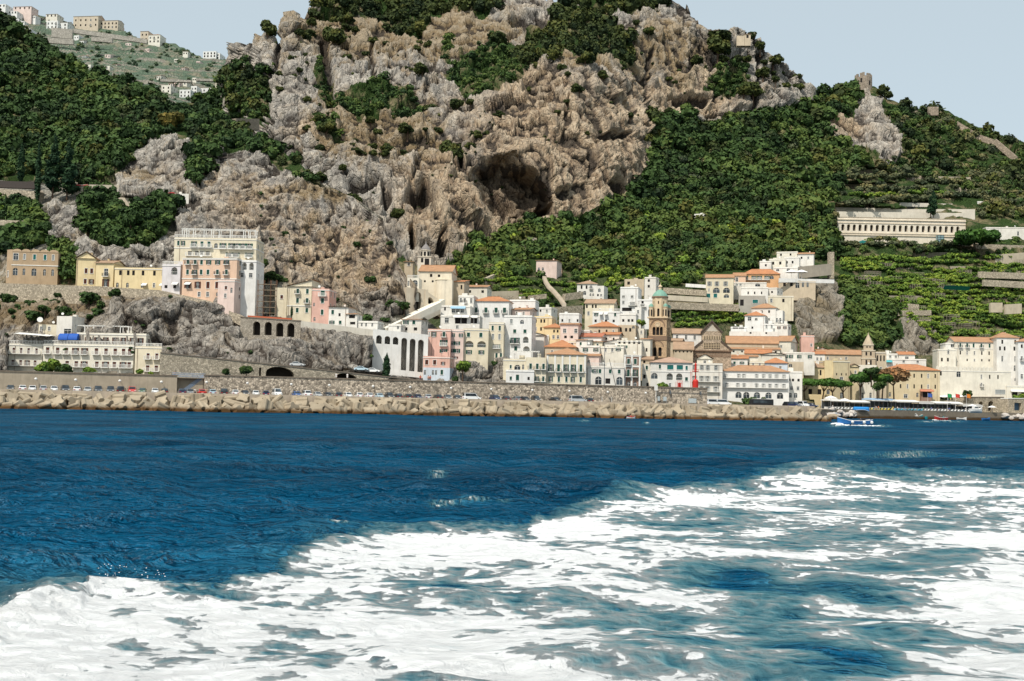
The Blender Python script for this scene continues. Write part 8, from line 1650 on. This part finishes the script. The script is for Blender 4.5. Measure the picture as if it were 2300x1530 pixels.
def broad(seed, M=110, lumps=9, mat=LEAF):
    r = random.Random(seed); L = []
    for i in range(lumps):
        a = r.random()*6.28; q = r.random()**.5*.62; L.append((q*math.cos(a), q*math.sin(a)*.9, 1.0+r.uniform(-.35, .45)*(1-q*.4), r.uniform(.33, .5), r.uniform(.28, .42)))
    return crown_mesh('crown', L, M, .28, seed, mat), trunk_mesh([([(0, 0, -.6), (.03, 0, .4), (0, .02, .9)], [.09, .07, .05]), ([(.02, 0, .4), (.3, .1, .9)], [.05, .03]), ([(.02, 0, .45), (-.28, -.1, .95)], [.05, .03])])
BRD = [broad(40+i) for i in range(4)]; PIN = [broad(60+i, 110, 11, LEAFD) for i in range(4)]; BRT = [broad(80+i, 100, 9, LEAFB) for i in range(3)]
def put(px, py, rpx, sheet, kinds, name, label, group=None, k2=1., cat='tree', D=None, lift=0.):
    p = Vector(sheet.at(px, py+rpx*.7).tolist()) if D is None else P(px, py+rpx*.75, D); DD = p.y; s = rpx*DD/F/1.0; me, tr = kinds[int(abs(px*3+py*7)) % len(kinds)]
    p.y -= s*(.6 if cat == 'shrub' else .35); t = tree(name, me, tr, p+Vector((0, 0, -.45*s+lift)), label, group, s, cat, px % 6.28); t.scale = (s, s, s*k2); return t
put(611, 78, 25, main, PIN, 'ridge_pine', 'lone rounded pine on the left shoulder of the cliff skyline'); put(1608, 70, 38, main, PIN, 'ridge_pine', 'wide domed pine grove on the right summit shoulder', k2=.55); put(1686, 84, 13, main, PIN, 'ridge_pine', 'small lone pine right of the summit pavilion'); put(1733, 132, 24, main, PIN, 'ridge_pine', 'dark pine on the right end of the summit ledge', k2=.8); put(1700, 105, 16, main, PIN, 'ridge_pine', 'pine between summit pavilion and right ledge')
for px, py, r, lab in [(710, 38, 20, 'first dark pine on the left summit slope'), (740, 14, 17, 'pine standing against the sky on the left summit'), (748, 85, 30, 'large spreading pine below the left summit'), (700, 65, 14, 'small bush pine on the left summit edge'), (780, 60, 15, 'pine left of the summit wood'), (800, 66, 13, 'small pine under the summit wood'), (920, 72, 14, 'isolated pine at the lower edge of the summit wood'), (1120, 95, 24, 'big pine at the left of the diagonal pine belt'), (950, 190, 20, 'pine beside the green gully'), (1980, 208, 17, 'dark pine immediately right of the watchtower'), (1962, 225, 12, 'smaller pine at the watchtower foot'), (1993, 225, 13, 'pine right of the watchtower group'), (2020, 240, 9, 'little round pine on the right ridge'), (1905, 215, 15, 'pine left of the watchtower'), (1880, 222, 16, 'pine on the ridge further left of the watchtower'), (1850, 228, 14, 'pine near the notch beside the main cliff'), (1125, 500-250, 12, 'pine above the brown cliff edge'), (1500, 250, 13, 'dark pine under the overhanging right ledge'), (1590, 245, 15, 'yellowish pine under the right ledge')]: put(px, py, r, main, PIN, 'cliff_pine', lab)
for px, py, r, lab in [(222, 455, 30, 'large dark oak above the yellow house row'), (258, 520, 26, 'broad dark tree over the yellow gabled house'), (300, 500, 28, 'broad tree left of the white pavilion'), (345, 520, 24, 'tree in front of the rock beside the cream hotel'), (205, 520, 24, 'dark tree left of the terrace walls'), (460, 380, 30, 'dark tree between the two rock knobs'), (445, 420, 18, 'tree at the foot of the rock knob cleft'), (100, 520, 22, 'garden tree behind the tan villa'), (60, 530, 20, 'garden tree above the tan villa'), (150, 590, 20, 'dark ivy tree between tan villa and yellow house'), (160, 620, 14, 'lower ivy tree beside the yellow house'), (385, 280, 34, 'olive-coloured pine crown at the wood edge above the rock'), (205, 672, 25, 'big shrub tree below the road wall'), (266, 668, 17, 'round shrub under the yellow houses'), (234, 690, 14, 'shrub right below the big shrub tree')]: put(px, py, r, left, BRD if 'olive' not in lab else [broad(99, 120, 11, leafmat((.04, .045, .012), (.14, .12, .03), 'pine_olive'))], 'leafy_tree', lab)
for px, py, r, D, lab in [(112, 818, 30, 337, 'large green pine before the seaside hotel'), (145, 826, 22, 336, 'second pine right of the large one before the hotel'), (203, 832, 18, 336, 'low rounded green tree before the hotel'), (313, 834, 11, 335, 'yellow-green shrub before the hotel right bay'), (340, 838, 8, 335, 'small yellow-green shrub at the right hotel corner'), (507, 833, 12, 325, 'round shrub on the coast road wall, left'), (555, 828, 16, 324, 'round shrub hanging beside the stone arch'), (1040, 820, 22, 358, 'green fig tree on the rock between pink house and cream house'), (1022, 850, 12, 354, 'dark shrub beside the small pink house'), (1110, 815, 9, 357, 'fern-like shrub on the town rock'), (1490, 867, 16, 360, 'bright green tree on the sea wall before the green-bayed hotel'), (1680, 898, 20, 384, 'dark bushy hedge tree behind the white vans'), (1716, 896, 9, 386, 'small bush right of the dark hedge tree'), (2170, 882, 12, 488, 'bush beside the white parasols under cream hotel'), (1955, 834, 20, 459, 'tall dark pine in the middle of the umbrella pines'), (1968, 862, 18, 456, 'lower branchy pine below the tall dark pine'), (1222, 690, 17, 437, 'dark round tree between white and yellow houses'), (1386, 690, 9, 455, 'small dark tree left of the large white house'), (1440, 722, 12, 416, 'green shrub at the foot of the bell tower'), (2285, 890, 14, 492, 'green hedge on the promenade at right edge')]: put(px, py, r, left, BRT if 'green' in lab else BRD, 'leafy_tree', lab, D=D)
# shrubs growing out of the bare rock, each where it grows
Z1 = [(375, 360, 16), (480, 355, 20), (655, 375, 24), (775, 355, 24), (1125, 320, 18), (1195, 320, 28), (1110, 385, 22), (740, 1015, 28), (820, 945, 28), (895, 945, 28), (930, 995, 24), (1170, 900, 16), (1250, 760, 20), (1325, 750, 24), (1255, 850, 26), (1490, 870, 34), (1565, 865, 20), (1450, 960, 32), (1330, 960, 60), (1370, 1010, 44), (1300, 940, 34), (1035, 1010, 30), (825, 1125, 24), (910, 1060, 26), (850, 860, 26), (1205, 680, 44), (1375, 690, 40), (1470, 700, 24), (300, 510, 26), (280, 420, 18), (240, 600, 22), (380, 690, 24), (155, 680, 30), (400, 910, 26), (290, 260, 26), (805, 800, 28), (1055, 890, 40), (1160, 720, 24), (720, 1340, 40), (990, 1390, 42), (520, 1210, 36), (430, 1190, 30), (640, 1150, 26), (475, 1000, 28), (620, 960, 20), (735, 950, 20), (705, 920, 16), (320, 605, 12), (335, 495, 20), (235, 515, 22), (640, 150, 40), (410, 190, 36), (700, 190, 26), (470, 800, 50), (530, 870, 50), (500, 660, 40), (490, 560, 30), (360, 250, 36), (860, 280, 18), (910, 265, 20), (810, 300, 28), (1090, 250, 20)]
Z2 = [(315, 370, 28), (435, 340, 40), (510, 440, 28), (365, 455, 18), (395, 520, 30), (790, 220, 28), (720, 195, 18), (790, 480, 30), (920, 445, 16), (1085, 335, 30), (1105, 400, 20), (1210, 365, 24), (1270, 350, 26), (1345, 385, 22), (1440, 420, 34), (1390, 500, 46), (1330, 520, 44), (1650, 435, 20), (1640, 500, 28), (1500, 480, 22), (650, 690, 20), (290, 655, 16), (345, 580, 18), (745, 1025, 20), (430, 780, 14), (1180, 240, 60), (1450, 360, 18), (1520, 410, 14), (1565, 410, 16), (960, 470, 14), (1150, 420, 16), (1560, 500, 22), (100, 450, 20), (640, 400, 12)]
Z3 = [(410, 100, 22), (855, 20, 16), (1055, 415, 36), (1010, 650, 66), (1050, 680, 40), (1240, 600, 44), (1180, 700, 28), (1330, 640, 36), (385, 345, 52), (320, 660, 28), (350, 655, 36), (900, 640, 22), (790, 555, 26), (75, 610, 50), (290, 380, 40), (230, 300, 40), (965, 200, 24), (1080, 60, 14), (1230, 150, 22), (300, 150, 14), (250, 380, 40), (390, 670, 22)]
Z4 = [(80, 555, 46), (240, 610, 34), (390, 605, 36), (280, 700, 48), (365, 680, 36), (490, 640, 48), (750, 690, 40), (530, 690, 30), (160, 640, 34), (30, 640, 30), (120, 690, 28), (430, 565, 22), (680, 740, 26), (1240, 990, 14), (1360, 1130, 18)]
for lst, ox, oy, sc, sh in ((Z1, 560, 0, 2.943, main), (Z2, 1140, 0, 2.55, main), (Z3, 520, 500, 3.4, left), (Z4, 0, 480, 3.255, left)):
    for zx, zy, r in lst:
        put(ox+zx/sc, oy+zy/sc, r/sc*1.5, sh, BRD if sh is left else PIN, 'shrub', 'round dark green shrub growing out of the '+('lower rock slope on the left' if sh is left else 'high bare cliff face'), 'shrubs on the '+('lower rocks' if sh is left else 'high cliff'), k2=.9, cat='shrub', lift=-r/sc*.18)
# ---------------------------------------------------------------- people
def person(loc, rz, label, shirt, trousers, seated=False, arm=0.):
    t = empty('person', loc, rz, label, 'person'); SK = flat((.45, .26, .18), .6, var=.1, name='skin')
    V = []; E = []; R = []
    def chain(pts, rs, par=None):
        for p, r in zip(pts, rs):
            V.append(p); R.append(r)
            if par is not None: E.append((par, len(V)-1))
            par = len(V)-1
        return par
    hip = .92 if not seated else .45
    root = chain([(0, 0, hip)], [.13]); ch = chain([(0, 0, hip+.2), (0, -.01, hip+.42), (0, 0, hip+.53), (0, -.01, hip+.60), (0, -.02, hip+.70), (0, -.02, hip+.78)], [.125, .145, .07, .055, .095, .075], root); chest = 2
    for s in (-1, 1):
        if seated: chain([(s*.1, -.05, hip-.03), (s*.12, -.45, hip), (s*.12, -.48, .05), (s*.12, -.6, .03)], [.095, .07, .045, .04], root)
        else: chain([(s*.1, 0, hip-.08), (s*.11, -.02, .48), (s*.11, .02, .08), (s*.12, -.12, .035)], [.095, .065, .045, .04], root)
        el = (s*.30, -.05+arm*-.1, hip+.16+arm*.15); wr = (s*.27, -.12-arm*.25, hip-.06+arm*.4)
        w = chain([(s*.2, 0, hip+.43), el, wr, (s*.27, wr[1]-.03, wr[2]-.07)], [.06, .043, .032, .034], chest)
        for i in range(4): chain([(s*.27+(i-1.5)*.018, wr[1]-.045, wr[2]-.13), (s*.27+(i-1.5)*.018, wr[1]-.06, wr[2]-.165-.008*(1-abs(i-1.5)))], [.009, .008], w)
        chain([(s*.27-s*.045, wr[1]-.05, wr[2]-.10)], [.010], w)
    me = bpy.data.meshes.new('body'); me.from_pydata(V, E, []); o = inst('body', me, t); me.materials.append(SK); o.modifiers.new('skin', 'SKIN')
    for i, r in enumerate(R): me.skin_vertices[0].data[i].radius = (r, r)
    me.skin_vertices[0].data[0].use_root = True; o.modifiers.new('smooth', 'SUBSURF').render_levels = 1
    m = MB(); m.lathe([(.165, hip-.06), (.16, hip+.1), (.19, hip+.36), (.17, hip+.48), (.08, hip+.535)], flat(shirt, .9, name='cloth'), 10); q = m.build('shirt', t); q.scale = (1.05, .78, 1)
    for s in (-1, 1): m = MB(); m.tube([(s*.19, 0, hip+.45), (s*.27, -.03, hip+.26)], [.075, .06], flat(shirt, .9, name='cloth'), 8); m.build('sleeve', t)
    m = MB()
    for s in (-1, 1): m.tube([(s*.09, 0, hip-.02), (s*.11, -.02 if not seated else -.4, .5 if not seated else hip)], [.125, .095], flat(trousers, .9, name='cloth'), 8)
    m.build('trousers', t); m = MB(); m.lathe([(.1, hip+.72), (.108, hip+.78), (.08, hip+.845), (0, hip+.865)], flat((.05, .035, .025), .8, name='hair'), 10, (0, .01)); m.build('hair', t)
WS, DK2 = (.75, .74, .72), (.06, .07, .1)
for px, off, sh_, tr_, lab in ((755, 2.5, WS, WS, 'person in white standing on the sea wall left of the stone arch'), (780, 2.5, WS, WS, 'person in white standing on the sea wall before the stone arch')): person(PZ(px, Dl(px, off), 8.76), 2.8, lab, sh_, tr_)
person(PZ(438, Dl(438, -2.5), 3.87), .6, 'person in white shirt standing at the foot of the blue stairs', WS, DK2); person(PZ(463, Dl(463, -2), 3.87), 0, 'person in red shorts standing right of the blue stairs', (.5, .3, .2), (.45, .06, .03))
for px, c, lab in ((944, (.5, .08, .04), 'person in red on the wall left of the small pink house'), (962, (.55, .3, .22), 'bare-armed person on the wall before the pink house'), (966, (.5, .1, .06), 'person in dark red beside the bare-armed one on the wall')): person(PZ(px, Dl(px, 2.5), 8.76), 0, lab, c, DK2)
person(PZ(392, Dl(392, 1.8), 8.1), 0, 'person at the top landing of the blue stairs', (.4, .3, .25), DK2)
person(P(2110, 941, 425)+Vector((0, 0, -.4)), 1.2, 'person in dark clothes steering the red boat', (.04, .05, .06), DK2); person(P(2119, 941, 425)+Vector((0, 0, -.4)), 1.8, 'person in turquoise shirt standing in the red boat', (.03, .35, .38), DK2)
person(PZ(1933, 262, .55), 2, 'person crouching at the engine of the blue boat', (.04, .05, .07), DK2, True); person(PZ(1417, 302, -.15), .3, 'swimmer sitting in the tiny white canoe', (.5, .08, .05), DK2, True, .6)
person(PZ(1973, bq(1973)+1.5, 3.3), .3, 'person in orange on the harbour edge by the blue rowing boat', (.7, .2, .05), DK2); person(PZ(1966, bq(1966)+1.5, 3.3), 0, 'person in dark shirt beside the upturned blue rowing boat', (.08, .09, .12), (.3, .28, .25))
rp = random.Random(17); TOPS = dict(white=(.75, .74, .72), red=(.5, .06, .04), blue=(.06, .14, .4), yellow=(.65, .5, .1), black=(.03, .03, .035), green=(.08, .28, .12))
for i in range(26):
    px = rp.uniform(1850, 2200); nm = rp.choice(list(TOPS)); on = rp.random() < .45
    loc = PZ(px, bq(px)+rp.uniform(1.5, 9), 3.3) if not on else PZ(px, float(np.interp(px, [1830, 2172], [468, 489]))+1.2, 7.6)
    person(loc, rp.uniform(0, 6.28), f'holidaymaker in a {nm} top '+('on the promenade behind the beach pavilions' if on else 'on the beach edge before the pavilions'), TOPS[nm], rp.choice(((.06, .07, .1), (.4, .36, .28), (.1, .15, .3))))
for o_ in [o for o in S.objects if o.parent is None and o.name.startswith('person') and str(o.get('label', '')).startswith('holidaymaker')]: o_['group'] = 'people at the beach club'
print('objects', len(S.objects))

# ---------------------------------------------------------------- the ground makes room for what is built on it
for sh in (main, left):
    Wp = sh.W; X_, Y_ = sh.PX, sh.PY; need = np.full(X_.shape, -1.); lo = (CLAMP)
    for c in lo:
        if c[4] is None:
            x0, x1, ya, yb_, _, Da, Db, h, dp = c; f = np.clip((X_-x0)/(x1-x0), 0, 1); D_ = Da+(Db-Da)*f; yt = ya+(yb_-ya)*f; m = (X_ > x0-1) & (X_ < x1+1) & (Y_ > yt-1) & (Y_ < yt+h*F/D_); D_ = D_+.7+dp
        else:
            x0, x1, yt, _, yb_, D_ = c; m = (X_ > x0-1.5) & (X_ < x1+1.5) & (Y_ > yt-1) & (Y_ < yb_); D_ = np.full(X_.shape, D_+1.6)
        need = np.where(m, np.maximum(need, D_), need)
    need[:, -1] = -1; bad = need > Wp[..., 1]
    Wp[bad] = PV(X_[bad], Y_[bad], need[bad]); nback = len(sh.me.vertices)//sh.nx-sh.ny
    co = np.empty(len(sh.me.vertices)*3, np.float32); sh.me.vertices.foreach_get('co', co); co = co.reshape(sh.nx, -1, 3); co[:, :sh.ny] = Wp; sh.me.vertices.foreach_set('co', co.ravel()); sh.me.update()
